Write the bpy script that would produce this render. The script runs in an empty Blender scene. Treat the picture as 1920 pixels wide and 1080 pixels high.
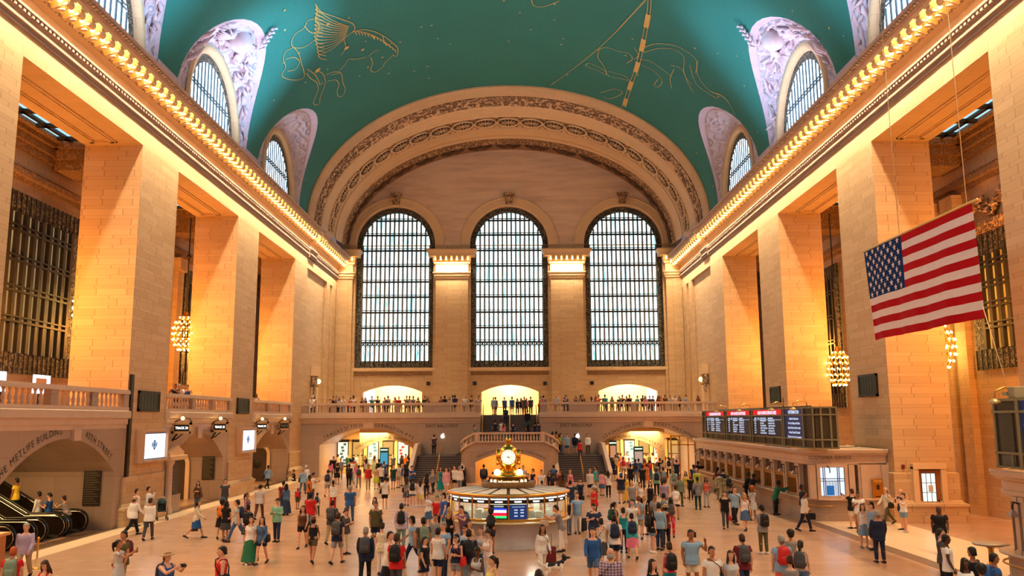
import bpy, bmesh, math, random
from mathutils import Vector, Matrix
random.seed(11)
SC = bpy.context.scene
COL = SC.collection
pi = math.pi
# ------------------------------------------------------------------ camera
F_PX = 1600.0
PITCH = math.atan(246 / F_PX)
YAW = math.atan(3 / F_PX)
ROLL = 0.0055
CAM = Vector((0.12, 0.0, 4.9))
_cp, _sp, _cy, _sy = math.cos(PITCH), math.sin(PITCH), math.cos(YAW), math.sin(YAW)
_R0 = Vector((_cy, -_sy, 0)); FWD = Vector((_sy * _cp, _cy * _cp, _sp)); _U0 = Vector((-_sy * _sp, -_cy * _sp, _cp))
CR = _R0 * math.cos(ROLL) - _U0 * math.sin(ROLL)
CU = _R0 * math.sin(ROLL) + _U0 * math.cos(ROLL)
cam_d = bpy.data.cameras.new('camera')
cam_d.sensor_width = 36.0
cam_d.lens = F_PX / 1920 * 36
cam_d.clip_end = 500
cam_o = bpy.data.objects.new('camera', cam_d)
M = Matrix.Identity(4)
for i in range(3):
    M[i][0] = CR[i]; M[i][1] = CU[i]; M[i][2] = -FWD[i]; M[i][3] = CAM[i]
cam_o.matrix_world = M
COL.objects.link(cam_o)
SC.camera = cam_o

def ray(px, py):
    return FWD + CR * ((px - 960) / F_PX) + CU * ((540 - py) / F_PX)
def onX(px, py, X):
    r = ray(px, py); return CAM + r * ((X - CAM.x) / r.x)
def onY(px, py, Y):
    r = ray(px, py); return CAM + r * ((Y - CAM.y) / r.y)
def onZ(px, py, Z=0.0):
    r = ray(px, py); return CAM + r * ((Z - CAM.z) / r.z)

# ------------------------------------------------------------------ meshes
class MB:
    def __init__(s):
        s.v = []; s.f = []; s.m = []; s.mi = 0; s.sm = []
        s.smooth = False
    def add(s, vs, fs):
        b = len(s.v)
        s.v.extend([tuple(p) for p in vs])
        for f in fs:
            s.f.append(tuple(b + i for i in f)); s.m.append(s.mi); s.sm.append(s.smooth)
        return s
    def quad(s, a, b, c, d): return s.add([a, b, c, d], [(0, 1, 2, 3)])
    def box(s, x0, x1, y0, y1, z0, z1):
        v = [(x, y, z) for z in (z0, z1) for y in (y0, y1) for x in (x0, x1)]
        return s.add(v, [(0, 2, 3, 1), (4, 5, 7, 6), (0, 1, 5, 4), (2, 6, 7, 3), (0, 4, 6, 2), (1, 3, 7, 5)])
    def bbox(s, x0, x1, y0, y1, z0, z1, b=.02):
        """box with chamfered edges"""
        vs = []; 
        bm = bmesh.new()
        bmesh.ops.create_cube(bm, size=1)
        for v in bm.verts:
            v.co = ((x0 + x1) / 2 + v.co.x * (x1 - x0), (y0 + y1) / 2 + v.co.y * (y1 - y0), (z0 + z1) / 2 + v.co.z * (z1 - z0))
        bmesh.ops.bevel(bm, geom=bm.edges[:], offset=b, segments=2, affect='EDGES', profile=.6)
        s.frombm(bm); bm.free(); return s
    def frombm(s, bm, mat=None):
        bm.verts.index_update()
        vs = [(mat @ v.co if mat else v.co)[:] for v in bm.verts]
        return s.add(vs, [[v.index for v in f.verts] for f in bm.faces])
    def rings(s, rings, cap=True, closed=True, loop=False):
        """loft through rings of equal length"""
        n = len(rings[0]); b = len(s.v); fs = []
        vs = [p for r in rings for p in r]
        R = len(rings)
        for i in range(R if loop else R - 1):
            j = (i + 1) % R
            for k in range(n if closed else n - 1):
                l = (k + 1) % n
                fs.append((i * n + k, i * n + l, j * n + l, j * n + k))
        if cap and closed and not loop:
            fs.append(tuple(range(n - 1, -1, -1))); fs.append(tuple((R - 1) * n + k for k in range(n)))
        return s.add(vs, fs)
    def tube(s, pts, rad, n=8, cap=True):
        pts = [Vector(p) for p in pts]
        if not isinstance(rad, (list, tuple)): rad = [rad] * len(pts)
        rings = []; up = None
        for i, p in enumerate(pts):
            t = (pts[min(i + 1, len(pts) - 1)] - pts[max(i - 1, 0)])
            t = t.normalized() if t.length > 1e-9 else Vector((0, 0, 1))
            if up is None:
                up = Vector((0, 0, 1)) if abs(t.z) < .9 else Vector((1, 0, 0))
            a = t.cross(up).normalized(); c = a.cross(t).normalized(); up = c
            r = rad[i]
            rx, ry = r if isinstance(r, tuple) else (r, r)
            rings.append([tuple(p + a * (math.cos(2 * pi * k / n) * rx) + c * (math.sin(2 * pi * k / n) * ry)) for k in range(n)])
        return s.rings(rings, cap)
    def lathe(s, prof, c=(0, 0, 0), n=16, a0=0, a1=2 * pi, cap=False):
        """prof: (r,z) list around the vertical through c"""
        full = abs(a1 - a0 - 2 * pi) < 1e-6
        m = n if full else n + 1
        rings = [[(c[0] + r * math.cos(a0 + (a1 - a0) * k / n), c[1] + r * math.sin(a0 + (a1 - a0) * k / n), c[2] + z) for k in range(m)] for r, z in prof]
        return s.rings(rings, cap, closed=full)
    def sphere(s, c, r, n=10, m=7):
        rx, ry, rz = r if isinstance(r, tuple) else (r, r, r)
        rings = []
        for i in range(m + 1):
            a = -pi / 2 + pi * i / m
            rr = max(math.cos(a), .001)
            rings.append([(c[0] + rx * rr * math.cos(2 * pi * k / n), c[1] + ry * rr * math.sin(2 * pi * k / n), c[2] + rz * math.sin(a)) for k in range(n)])
        return s.rings(rings, True)
    def prism(s, poly, fn, d0, d1):
        """2-D polygon (u,v) extruded along w from d0 to d1, placed by fn(u,v,w)"""
        n = len(poly)
        vs = [fn(u, v, d0) for u, v in poly] + [fn(u, v, d1) for u, v in poly]
        fs = [tuple(range(n - 1, -1, -1)), tuple(range(n, 2 * n))] + [(k, (k + 1) % n, n + (k + 1) % n, n + k) for k in range(n)]
        return s.add(vs, fs)
    def merge(s, o, mat=None):
        b = len(s.v)
        s.v.extend([tuple(mat @ Vector(p)) for p in o.v] if mat else o.v)
        for f, m, sm in zip(o.f, o.m, o.sm):
            s.f.append(tuple(b + i for i in f)); s.m.append(m); s.sm.append(sm)
        return s
    def mesh(s, name, mats, smooth=None):
        me = bpy.data.meshes.new(name)
        me.from_pydata(s.v, [], s.f)
        if not isinstance(mats, (list, tuple)): mats = [mats]
        for m in mats: me.materials.append(m)
        if len(mats) > 1: me.polygons.foreach_set('material_index', s.m)
        me.polygons.foreach_set('use_smooth', [True] * len(s.f) if smooth else s.sm)
        me.validate(); me.update()
        return me
    def build(s, name, mats, parent=None, smooth=None):
        return link(name, s.mesh(name, mats, smooth), parent)

def link(name, data, parent=None, loc=None, rz=None):
    o = bpy.data.objects.new(name, data)
    COL.objects.link(o)
    if parent is not None:
        o.parent = parent
    if loc is not None: o.location = loc
    if rz is not None: o.rotation_euler = (0, 0, rz)
    return o
def build_at(mb, name, mats, parent, origin, smooth=None):
    """mesh given in world coordinates, parented to an Empty standing at origin"""
    mb.v = [(p[0] - origin[0], p[1] - origin[1], p[2] - origin[2]) for p in mb.v]
    return mb.build(name, mats, parent, smooth)
def tag(o, label, cat, group=None, kind=None):
    o['label'] = label; o['category'] = cat
    if group: o['group'] = group
    if kind: o['kind'] = kind
    return o
def empty(name, loc=(0, 0, 0), rz=0):
    o = bpy.data.objects.new(name, None); COL.objects.link(o)
    o.location = loc; o.rotation_euler = (0, 0, rz); o.empty_display_size = .2
    return o
def struct(o, label, cat): return tag(o, label, cat, kind='structure')

# plane placers: (along, up, depth behind the face)
def pl_left(X):  return lambda u, v, w: (X - w, u, v)
def pl_right(X): return lambda u, v, w: (X + w, u, v)
def pl_east(Y):  return lambda u, v, w: (u, Y + w, v)
def pl_west(Y):  return lambda u, v, w: (u, Y - w, v)

def op_top(o, u):
    c, hw, zb, zs, rise, kind = o
    t = max(0.0, 1 - ((u - c) / hw) ** 2)
    return zs + rise * (math.sqrt(t) if kind == 'round' else t)
def wall_open(mb, fn, u0, u1, v0, v1, ops, depth, N=28, back=True):
    """flat wall with arched openings and their reveals"""
    us = {u0, u1}
    for o in ops:
        for k in range(N + 1):
            us.add(round(o[0] - o[1] * math.cos(pi * k / N), 5))
    us = sorted(u for u in us if u0 - 1e-6 <= u <= u1 + 1e-6)
    for a, b in zip(us, us[1:]):
        if b - a < 1e-5: continue
        m = (a + b) / 2
        act = sorted([o for o in ops if abs(m - o[0]) < o[1]], key=lambda o: o[2])
        la = lb = v0
        for o in act:
            if o[2] > la + 1e-6 or o[2] > lb + 1e-6:
                mb.quad(fn(a, la, 0), fn(b, lb, 0), fn(b, o[2], 0), fn(a, o[2], 0))
            la, lb = op_top(o, a), op_top(o, b)
        mb.quad(fn(a, la, 0), fn(b, lb, 0), fn(b, v1, 0), fn(a, v1, 0))
    for i, o in enumerate(ops):
        d = depth[i] if isinstance(depth, (list, tuple)) else depth
        pts = [(o[0] - o[1], o[2])] + [(o[0] - o[1] * math.cos(pi * k / N), op_top(o, o[0] - o[1] * math.cos(pi * k / N))) for k in range(N + 1)] + [(o[0] + o[1], o[2])]
        for (ua, va), (ub, vb) in zip(pts, pts[1:]):
            mb.quad(fn(ua, va, 0), fn(ub, vb, 0), fn(ub, vb, d), fn(ua, va, d))
        if o[2] > v0 + .01:
            mb.quad(fn(o[0] - o[1], o[2], 0), fn(o[0] + o[1], o[2], 0), fn(o[0] + o[1], o[2], d), fn(o[0] - o[1], o[2], d))
    return mb
def sweep_profile(mb, prof, path):
    """prof: list of (out,z); path: function t-> list of points builder given (out,z); path is list of callables"""
    rings = [[f(o, z) for o, z in prof] for f in path]
    return mb.rings(rings, False, closed=False)

# ------------------------------------------------------------------ text
_glyph = {}
def glyphs(body, size, align='CENTER', bold=0.0, extr=0.0, sx=1.0):
    key = (body, size, align, bold, extr, sx)
    if key in _glyph: return _glyph[key]
    cu = bpy.data.curves.new('txt', 'FONT')
    cu.body = body; cu.size = size; cu.align_x = align; cu.align_y = 'TOP_BASELINE'
    cu.offset = bold; cu.extrude = extr; cu.resolution_u = 2
    o = bpy.data.objects.new('txt', cu)
    COL.objects.link(o)
    bpy.context.view_layer.update()
    dg = bpy.context.evaluated_depsgraph_get()
    me = bpy.data.meshes.new_from_object(o.evaluated_get(dg))
    vs = [(v.co.x * sx, v.co.y, v.co.z) for v in me.vertices]; fs = [tuple(p.vertices) for p in me.polygons]
    COL.objects.unlink(o); bpy.data.objects.remove(o); bpy.data.meshes.remove(me); bpy.data.curves.remove(cu)
    _glyph[key] = (vs, fs)
    return vs, fs
def text_flat(mb, body, size, fn, u, v, w=-.01, align='CENTER', bold=0.0, sx=1.0, flip=1):
    vs, fs = glyphs(body, size, align, bold, 0, sx)
    mb.add([fn(u + flip * x, v + y, w) for x, y, z in vs], fs)
def char_w(ch, size):
    if ch == ' ': return size * .32
    vs, _ = glyphs(ch, size, 'LEFT')
    return (max(x for x, y, z in vs) if vs else size * .3) + size * .07
def text_arc(mb, body, size, fn, curve, w=-.012, flip=1, bold=.0, sx=1.0):
    """letters along curve(s)->(u,v,angle) centred on s=0"""
    ws = [char_w(c, size) * sx for c in body]
    s = -sum(ws) / 2
    for c, cw in zip(body, ws):
        if c != ' ':
            u, v, a = curve(s + cw / 2)
            vs, fs = glyphs(c, size, 'LEFT', bold, 0, sx)
            ca, sa = math.cos(a), math.sin(a)
            mb.add([fn(u + flip * ((x - cw / 2) * ca - y * sa), v + (x - cw / 2) * sa + y * ca, w) for x, y, z in vs], fs)
        s += cw

# ------------------------------------------------------------------ materials
def srgb(r, g, b):
    f = lambda c: (c / 255 / 12.92) if c <= 10.3 else ((c / 255 + .055) / 1.055) ** 2.4
    return (f(r), f(g), f(b), 1)
class NT:
    def __init__(s, name):
        s.m = bpy.data.materials.new(name); s.m.use_nodes = True
        s.t = s.m.node_tree; s.b = s.t.nodes['Principled BSDF']; s.o = s.t.nodes['Material Output']
    def n(s, typ, **kw):
        nd = s.t.nodes.new(typ)
        for k, v in kw.items(): setattr(nd, k, v)
        return nd
    def l(s, a, b): s.t.links.new(a, b)
    def val(s, x, sock):
        if hasattr(x, 'is_output'): s.l(x, sock)
        else: sock.default_value = x
    def math(s, op, a, b=0.0, c=0.0):
        nd = s.n('ShaderNodeMath', operation=op)
        s.val(a, nd.inputs[0]); s.val(b, nd.inputs[1]); s.val(c, nd.inputs[2])
        return nd.outputs[0]
    def mix(s, f, a, b, mode='MIX'):
        nd = s.n('ShaderNodeMix', data_type='RGBA', blend_type=mode)
        s.val(f, nd.inputs[0]); s.val(a, nd.inputs[6]); s.val(b, nd.inputs[7])
        return nd.outputs[2]
    def noise(s, vec, scale, det=3, rough=.55):
        nd = s.n('ShaderNodeTexNoise'); nd.inputs['Scale'].default_value = scale; nd.inputs['Detail'].default_value = det
        nd.inputs['Roughness'].default_value = rough
        if vec is not None: s.l(vec, nd.inputs['Vector'])
        return nd.outputs['Fac']
    def ramp(s, fac, stops):
        nd = s.n('ShaderNodeValToRGB'); e = nd.color_ramp.elements
        while len(e) < len(stops): e.new(.5)
        for k, (p, c) in enumerate(stops): e[k].position = p; e[k].color = c
        s.l(fac, nd.inputs[0]); return nd.outputs[0]
    def pos(s): return s.n('ShaderNodeNewGeometry').outputs['Position']
    def sep(s, v):
        nd = s.n('ShaderNodeSeparateXYZ'); s.l(v, nd.inputs[0]); return nd.outputs
    def comb(s, x, y, z):
        nd = s.n('ShaderNodeCombineXYZ'); s.val(x, nd.inputs[0]); s.val(y, nd.inputs[1]); s.val(z, nd.inputs[2]); return nd.outputs[0]
    def bump(s, h, strength=.3, dist=.02):
        nd = s.n('ShaderNodeBump'); nd.inputs['Strength'].default_value = strength; nd.inputs['Distance'].default_value = dist
        s.l(h, nd.inputs['Height']); s.l(nd.outputs[0], s.b.inputs['Normal'])
    def set(s, **kw):
        for k, v in kw.items():
            s.val(v, s.b.inputs[{'base': 'Base Color', 'rough': 'Roughness', 'metal': 'Metallic', 'ior': 'IOR', 'coat': 'Coat Weight', 'spec': 'Specular IOR Level',
                                 'trans': 'Transmission Weight', 'alpha': 'Alpha', 'em': 'Emission Color', 'es': 'Emission Strength', 'sheen': 'Sheen Weight'}[k]])
        return s
def plain(name, rgb, rough=.6, metal=0.0, bump=0, scale=30, var=.12, **kw):
    t = NT(name); c = srgb(*rgb)
    tc = t.n('ShaderNodeTexCoord').outputs['Object']
    n = t.noise(tc, scale)
    lo = tuple(x * (1 - var) for x in c[:3]) + (1,); hi = tuple(min(1, x * (1 + var)) for x in c[:3]) + (1,)
    t.set(base=t.mix(n, lo, hi), rough=rough, metal=metal, **kw)
    if bump: t.bump(n, bump, .02)
    return t.m
def emit(name, rgb, strength, sample=True):
    t = NT(name)
    t.set(base=(0, 0, 0, 1), rough=.5, em=srgb(*rgb), es=strength)
    if not sample:
        t.m.cycles.emission_sampling = 'NONE'
    return t.m
def masonry(name, c1, c2, mortar, bw=1.55, period=.66, thin=.33, ns=.5, bump=.25, rough=.75, uni=False, mort=.011):
    """coursed ashlar in alternating tall and thin courses, mapped on whichever way the wall faces"""
    t = NT(name)
    g = t.n('ShaderNodeNewGeometry'); p = t.sep(g.outputs['Position']); nn = t.sep(g.outputs['True Normal'])
    ax = t.math('GREATER_THAN', t.math('ABSOLUTE', nn[0]), .6)
    az = t.math('GREATER_THAN', t.math('ABSOLUTE', nn[2]), .75)
    u = t.math('ADD', t.math('MULTIPLY', p[1], ax), t.math('MULTIPLY', p[0], t.math('SUBTRACT', 1.0, ax)))
    zz = t.math('ADD', t.math('MULTIPLY', p[1], az), t.math('MULTIPLY', p[2], t.math('SUBTRACT', 1.0, az)))
    if uni:
        v = t.math('DIVIDE', zz, period)
    else:
        q = t.math('DIVIDE', zz, period)
        fl = t.math('FLOOR', q); fr = t.math('SUBTRACT', q, fl)
        k = 1 - thin
        lo = t.math('MINIMUM', t.math('DIVIDE', fr, k), 1.0)
        hi = t.math('MAXIMUM', t.math('DIVIDE', t.math('SUBTRACT', fr, k), thin), 0.0)
        v = t.math('ADD', t.math('MULTIPLY', fl, 2.0), t.math('ADD', lo, hi))
    br = t.n('ShaderNodeTexBrick'); br.offset = .43; br.squash = 1.35; br.squash_frequency = 3
    t.l(t.comb(u, v, 0.0), br.inputs['Vector'])
    br.inputs['Color1'].default_value = srgb(*c1); br.inputs['Color2'].default_value = srgb(*c2); br.inputs['Mortar'].default_value = srgb(*mortar)
    br.inputs['Scale'].default_value = 1; br.inputs['Mortar Size'].default_value = mort; br.inputs['Mortar Smooth'].default_value = .1
    br.inputs['Bias'].default_value = 0; br.inputs['Brick Width'].default_value = bw; br.inputs['Row Height'].default_value = 1
    n1 = t.noise(g.outputs['Position'], .35, 4); n2 = t.noise(g.outputs['Position'], 14, 3)
    c = t.mix(t.math('MULTIPLY', n2, ns), br.outputs['Color'], t.mix(.5, br.outputs['Color'], srgb(*[x * .72 for x in c2])))
    c = t.mix(t.math('MULTIPLY', n1, .35), c, srgb(*[x * .8 for x in c1]))
    t.set(base=c, rough=rough)
    h = t.math('ADD', t.math('SUBTRACT', 1.0, br.outputs['Fac']), t.math('MULTIPLY', n2, .25))
    t.bump(h, bump, .02)
    return t.m
def carved(name, rgb, recess_shade, scale=3.0, amount=.5, rough=.75, dist=.06):
    """stone carved in relief: raised scrolls, with the shade of the recesses painted into the colour"""
    t = NT(name)
    g = t.pos()
    vo = t.n('ShaderNodeTexVoronoi', feature='SMOOTH_F1'); vo.inputs['Scale'].default_value = scale
    w = t.n('ShaderNodeTexNoise'); w.inputs['Scale'].default_value = scale * .8; w.inputs['Detail'].default_value = 2
    t.l(g, w.inputs['Vector'])
    wv = t.n('ShaderNodeVectorMath', operation='MULTIPLY_ADD'); t.l(w.outputs['Color'], wv.inputs[0]); wv.inputs[1].default_value = (.5, .5, .5); t.l(g, wv.inputs[2])
    t.l(wv.outputs[0], vo.inputs['Vector'])
    h = t.math('SINE', t.math('MULTIPLY', vo.outputs['Distance'], 16.0))
    f = t.ramp(h, [(.25, (0, 0, 0, 1)), (.62, (1, 1, 1, 1))])
    n2 = t.noise(g, 6, 3)
    c = t.mix(t.math('MULTIPLY', t.math('SUBTRACT', 1.0, f), amount), srgb(*rgb), srgb(*recess_shade))  # recess shade painted in as a darker colour, following the relief height
    c = t.mix(t.math('MULTIPLY', n2, .25), c, srgb(*[x * .75 for x in rgb]))
    t.set(base=c, rough=rough)
    t.bump(h, .8, dist)
    return t.m

STONE = masonry('buff_ashlar', (220, 184, 138), (204, 166, 120), (136, 106, 78), period=.5, mort=.016, bw=1.5)
STONE_PLAIN = plain('buff_limestone', (222, 188, 144), .7, var=.1, scale=1.5, bump=.05)
CARVED_AISLE = carved('carved_brown_stone', (176, 132, 88), (70, 42, 22), 6.5, .5, dist=.03)
STONE_UNI = masonry('smooth_ashlar', (218, 184, 142), (208, 174, 132), (150, 120, 92), bw=1.7, period=.5, uni=True, ns=.35, bump=.12, mort=.008)
TYMP = None
MARBLE = masonry('polished_botticino', (180, 154, 136), (166, 140, 122), (120, 96, 80), bw=1.5, period=1.2, uni=True, ns=.5, bump=.08, rough=.32, mort=.006)
MARBLE_P = plain('pale_botticino', (196, 168, 146), .35, var=.14, scale=2.2)
CARVED = carved('carved_limestone', (220, 180, 136), (84, 52, 32), 1.9, .85)
CARVED_FINE = carved('carved_fine_limestone', (210, 170, 128), (84, 54, 34), 3.6, .8, dist=.04)
CARVED_W = carved('carved_white_plaster', (206, 190, 204), (150, 122, 132), 1.3, .12, dist=.12)
PLASTER = masonry('white_plaster_blocks', (208, 188, 204), (198, 178, 196), (150, 128, 146), bw=1.2, period=.8, uni=True, ns=.2, bump=.1, mort=.008)
BRONZE = plain('dark_bronze', (58, 50, 40), .45, .7, var=.3, scale=8)
BRONZE_G = plain('green_bronze', (74, 82, 72), .5, .55, var=.2, scale=6)
BRONZE_ORN = carved('ornamental_bronze', (120, 112, 96), (22, 20, 20), 4.5, .95, .5, .05)
STEEL_BLUE = plain('painted_steel', (96, 110, 116), .5, .3, var=.2, scale=5)
GOLD = plain('gilt_brass', (224, 168, 72), .25, 1.0, var=.12, scale=12)
BRASS = plain('polished_brass', (214, 160, 80), .3, .9, var=.12, scale=10)
BLACK = plain('black_enamel', (20, 20, 22), .4)
ENGRAVE = plain('engraved_letters', (44, 36, 32), .7)
WHITE_EM = emit('lit_white', (255, 252, 240), 3.0, False)
# ================================================================== the hall
XW = 18.3                      # pier faces
PIERS = [(-4.3, .3), (10.9, 15.5), (26.1, 30.65), (41.3, 45.97), (56.5, 61.3), (71.95, 76.4)]
BAYS = [(.3, 10.9), (15.5, 26.1), (30.65, 41.3), (45.97, 56.5), (61.3, 71.95)]
ZL = 18.62                     # underside of the lintels
PD = 2.9                       # pier depth
XB = 24.0                      # aisle back walls
YB = 75.9                      # face of the east balcony
YE = 90.0                      # east wall
ZB = 5.3                       # balcony floor
Y0 = -8.0

# ---- floor
def mk_floor():
    t = NT('tennessee_marble_floor')
    p = t.pos(); s = t.sep(p)
    br = t.n('ShaderNodeTexBrick'); br.offset = .5
    t.l(t.comb(s[0], s[1], 0.0), br.inputs['Vector'])
    br.inputs['Color1'].default_value = srgb(202, 162, 132); br.inputs['Color2'].default_value = srgb(188, 146, 116); br.inputs['Mortar'].default_value = srgb(150, 120, 98)
    br.inputs['Scale'].default_value = 1; br.inputs['Mortar Size'].default_value = .006; br.inputs['Brick Width'].default_value = 1.5; br.inputs['Row Height'].default_value = .6
    st = t.n('ShaderNodeVectorMath', operation='MULTIPLY'); t.l(p, st.inputs[0]); st.inputs[1].default_value = (.5, 2.4, 1)
    n = t.noise(st.outputs[0], .6, 3)
    c = t.mix(t.math('MULTIPLY', n, .4), br.outputs['Color'], srgb(164, 126, 102))
    t.set(base=c, rough=t.math('ADD', .17, t.math('MULTIPLY', n, .16)), spec=.6)
    t.bump(t.noise(p, 1.2, 2), .03, .02)
    return t.m
FLOOR_M = mk_floor()
BORDER_M = plain('pale_marble_border', (226, 196, 160), .3, var=.08, scale=1.2)
DARKB_M = plain('dark_marble_border', (120, 92, 72), .35, var=.12, scale=1.5)
mb = MB(); mb.quad((-28, Y0, 0), (28, Y0, 0), (28, 92, 0), (-28, 92, 0))
struct(mb.build('floor', FLOOR_M), 'pink tan polished marble concourse floor', 'floor')
mb = MB()
mb.box(-18.1, -17.1, Y0, 75, .002, .006)
struct(mb.build('trim_1', BORDER_M), 'pale marble strip in the floor along the wall with escalators', 'floor border')
mb = MB(); mb.box(-18.9, -18.1, Y0, 75, .002, .005); struct(mb.build('trim_2', DARKB_M), 'dark marble strip along the foot of the escalator wall', 'floor border')
mb = MB(); mb.box(14.6, 18.3, Y0, 42, .002, .006); struct(mb.build('trim_3', BORDER_M), 'pale marble floor strip beside the ticket booths', 'floor border')
mb = MB(); mb.box(14.0, 14.6, Y0, 42, .002, .005); struct(mb.build('trim_4', DARKB_M), 'dark marble line in the floor in front of the ticket booths', 'floor border')

# ---- piers
pn = ['second pier from the camera', '', '', '', '', '']
def plinth(mb, sx, y0, y1, h=1.55):
    X = sx * XW
    prof = [(.0, 2.3), (.1, 2.26), (.1, 1.02), (.16, .98), (.2, .9), (.34, .86), (.36, .76), (.3, .68), (.3, 0)]
    rings = []
    for o, z in prof:
        rings.append([(X - sx * o, y0 - o, z), (X - sx * o, y1 + o, z), (X + sx * (PD + o), y1 + o, z), (X + sx * (PD + o), y0 - o, z)])
    mb.rings(rings, False)
for side, sx in (('left', -1), ('right', 1)):
    for i, (a, b) in enumerate(PIERS):
        mb = MB()
        xa, xb = sorted((sx * XW, sx * (XW + PD)))
        mb.box(xa, xb, a, b, 0, ZL)
        plinth(mb, sx, a, b)
        o = mb.build('pillar', STONE)
        where = ['behind the camera', 'level with the camera', 'nearest in view, cut by the picture edge', 'second in view, with the larger square grille', 'third in view, with the smaller grille', 'last before the far balcony'][i]
        struct(o, f'square ashlar pier on the {"escalator" if sx < 0 else "ticket booth"} side, {where}', 'pillar')
    # lintel band above piers
    mb = MB()
    xa, xb = sorted((sx * XW, sx * (XW + PD)))
    mb.box(xa, xb, Y0, YE, ZL, 21.9)
    xa, xb = sorted((sx * (XW + .55), sx * (XW + PD))); mb.box(xa, xb, 76.7, YE, 21.9, 24)
    for ya_, yb_ in [(LCX - 15.25 + 6.3, LCX - 6.3) for LCX in [36.5 + 15.25 * q for q in range(-2, 4)]]: mb.box(sx * 18.8 - .3, sx * 18.8 + .3, ya_, yb_, 21.9, 23.3)
    for (a, b) in BAYS:                                    # coffer frame under each lintel
        fr = [(.55, .0), (.55, -.05), (.62, -.1), (.72, -.05), (.78, .0)]
        for k in range(4):
            pass
        for w0, w1, dz in ((.5, .62, .07), (.62, .78, .12), (.78, .86, .05)):
            x0, x1 = xa + w0, xb - w0
            y0, y1 = a + w0, b - w0
            t_ = w1 - w0
            mb.box(x0, x1, y0, y0 + t_, ZL - dz, ZL); mb.box(x0, x1, y1 - t_, y1, ZL - dz, ZL)
            mb.box(x0, x0 + t_, y0, y1, ZL - dz, ZL); mb.box(x1 - t_, x1, y0, y1, ZL - dz, ZL)
    o = mb.build('wall_' + side, STONE_UNI)
    struct(o, f'upper wall and lintels over the bays on the {"escalator" if sx < 0 else "ticket booth"} side', 'wall')
    # end wall between last pier and the east wall
    mb = MB()
    X = sx * (XW + .25)
    fn = pl_left(-XW - .25) if sx < 0 else pl_right(XW + .25)
    wall_open(mb, fn, 76.4, YE, 0, ZL, [], 0)
    for (a, b) in ((84.6, 86.0), (87.2, 89.0)):            # flat pilaster strips
        xa2, xb2 = sorted((sx * (XW - .02), sx * (XW + .26))); mb.box(xa2, xb2, a, b, ZB, ZL)
    o = mb.build('wall_' + side + '_end', STONE)
    struct(o, f'ashlar end wall above the far balcony on the {"escalator" if sx < 0 else "ticket booth"} side', 'wall')

# ---- cornices with rows of brackets and bulbs
CORN = [(.01, 19.55), (.1, 19.6), (.1, 19.72), (.2, 19.78), (.2, 19.9), (.05, 19.95), (.05, 20.08), (.18, 20.14), (.18, 20.22), (.3, 20.27), (.3, 20.38), (.06, 20.44), (.04, 20.46),
        (.04, 20.92), (.12, 20.94), (.28, 20.98), (.36, 21.0), (.36, 21.08), (.44, 21.1), (.44, 21.4), (1.22, 21.42), (1.22, 21.6), (1.32, 21.63), (1.32, 21.67), (1.5, 21.8), (1.55, 21.9), (1.3, 21.94), (-.2, 21.94)]
GREY_STONE = plain('grey_moulding', (150, 126, 112), .8, var=.15, scale=2)  # darker grey for the lower mouldings and dentils
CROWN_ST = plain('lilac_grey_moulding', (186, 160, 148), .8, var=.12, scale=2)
def modillion_mesh(name):
    """scroll bracket, back at x=0, projecting +x, centred on y"""
    pr = [(0, 0), (.12, -.03), (.3, .06), (.48, .12), (.62, .08), (.74, .16), (.76, .3), (.7, .4), (.7, .46), (0, .46)]
    mb = MB(); w = .19
    mb.prism(pr, lambda u, v, ww: (u, ww, v), -w, w)
    mb.prism([(-.0, .38), (.78, .38), (.8, .46), (-.0, .46)], lambda u, v, ww: (u, ww, v), -w - .05, w + .05)
    mb.smooth = True
    mb.tube([(.62, -w - .02, .2), (.62, w + .02, .2)], .115, 10)
    mb.sphere((.3, 0, .0), (.2, .12, .06), 8, 5)
    return mb.mesh(name, BRACKET)
BRACKET = plain('gilded_bracket_stone', (226, 192, 142), .55, var=.1, scale=4)
MOD = modillion_mesh('modillion')
mbb = MB(); mbb.smooth = True
mbb.sphere((0, 0, 0), (.1, .1, .12), 10, 7); mbb.tube([(0, 0, .1), (0, 0, .24)], .05, 8)
BULB_EM = emit('amber_bulb', (255, 200, 110), 10.0, False)
BULB = mbb.mesh('bulb', BULB_EM)
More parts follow.
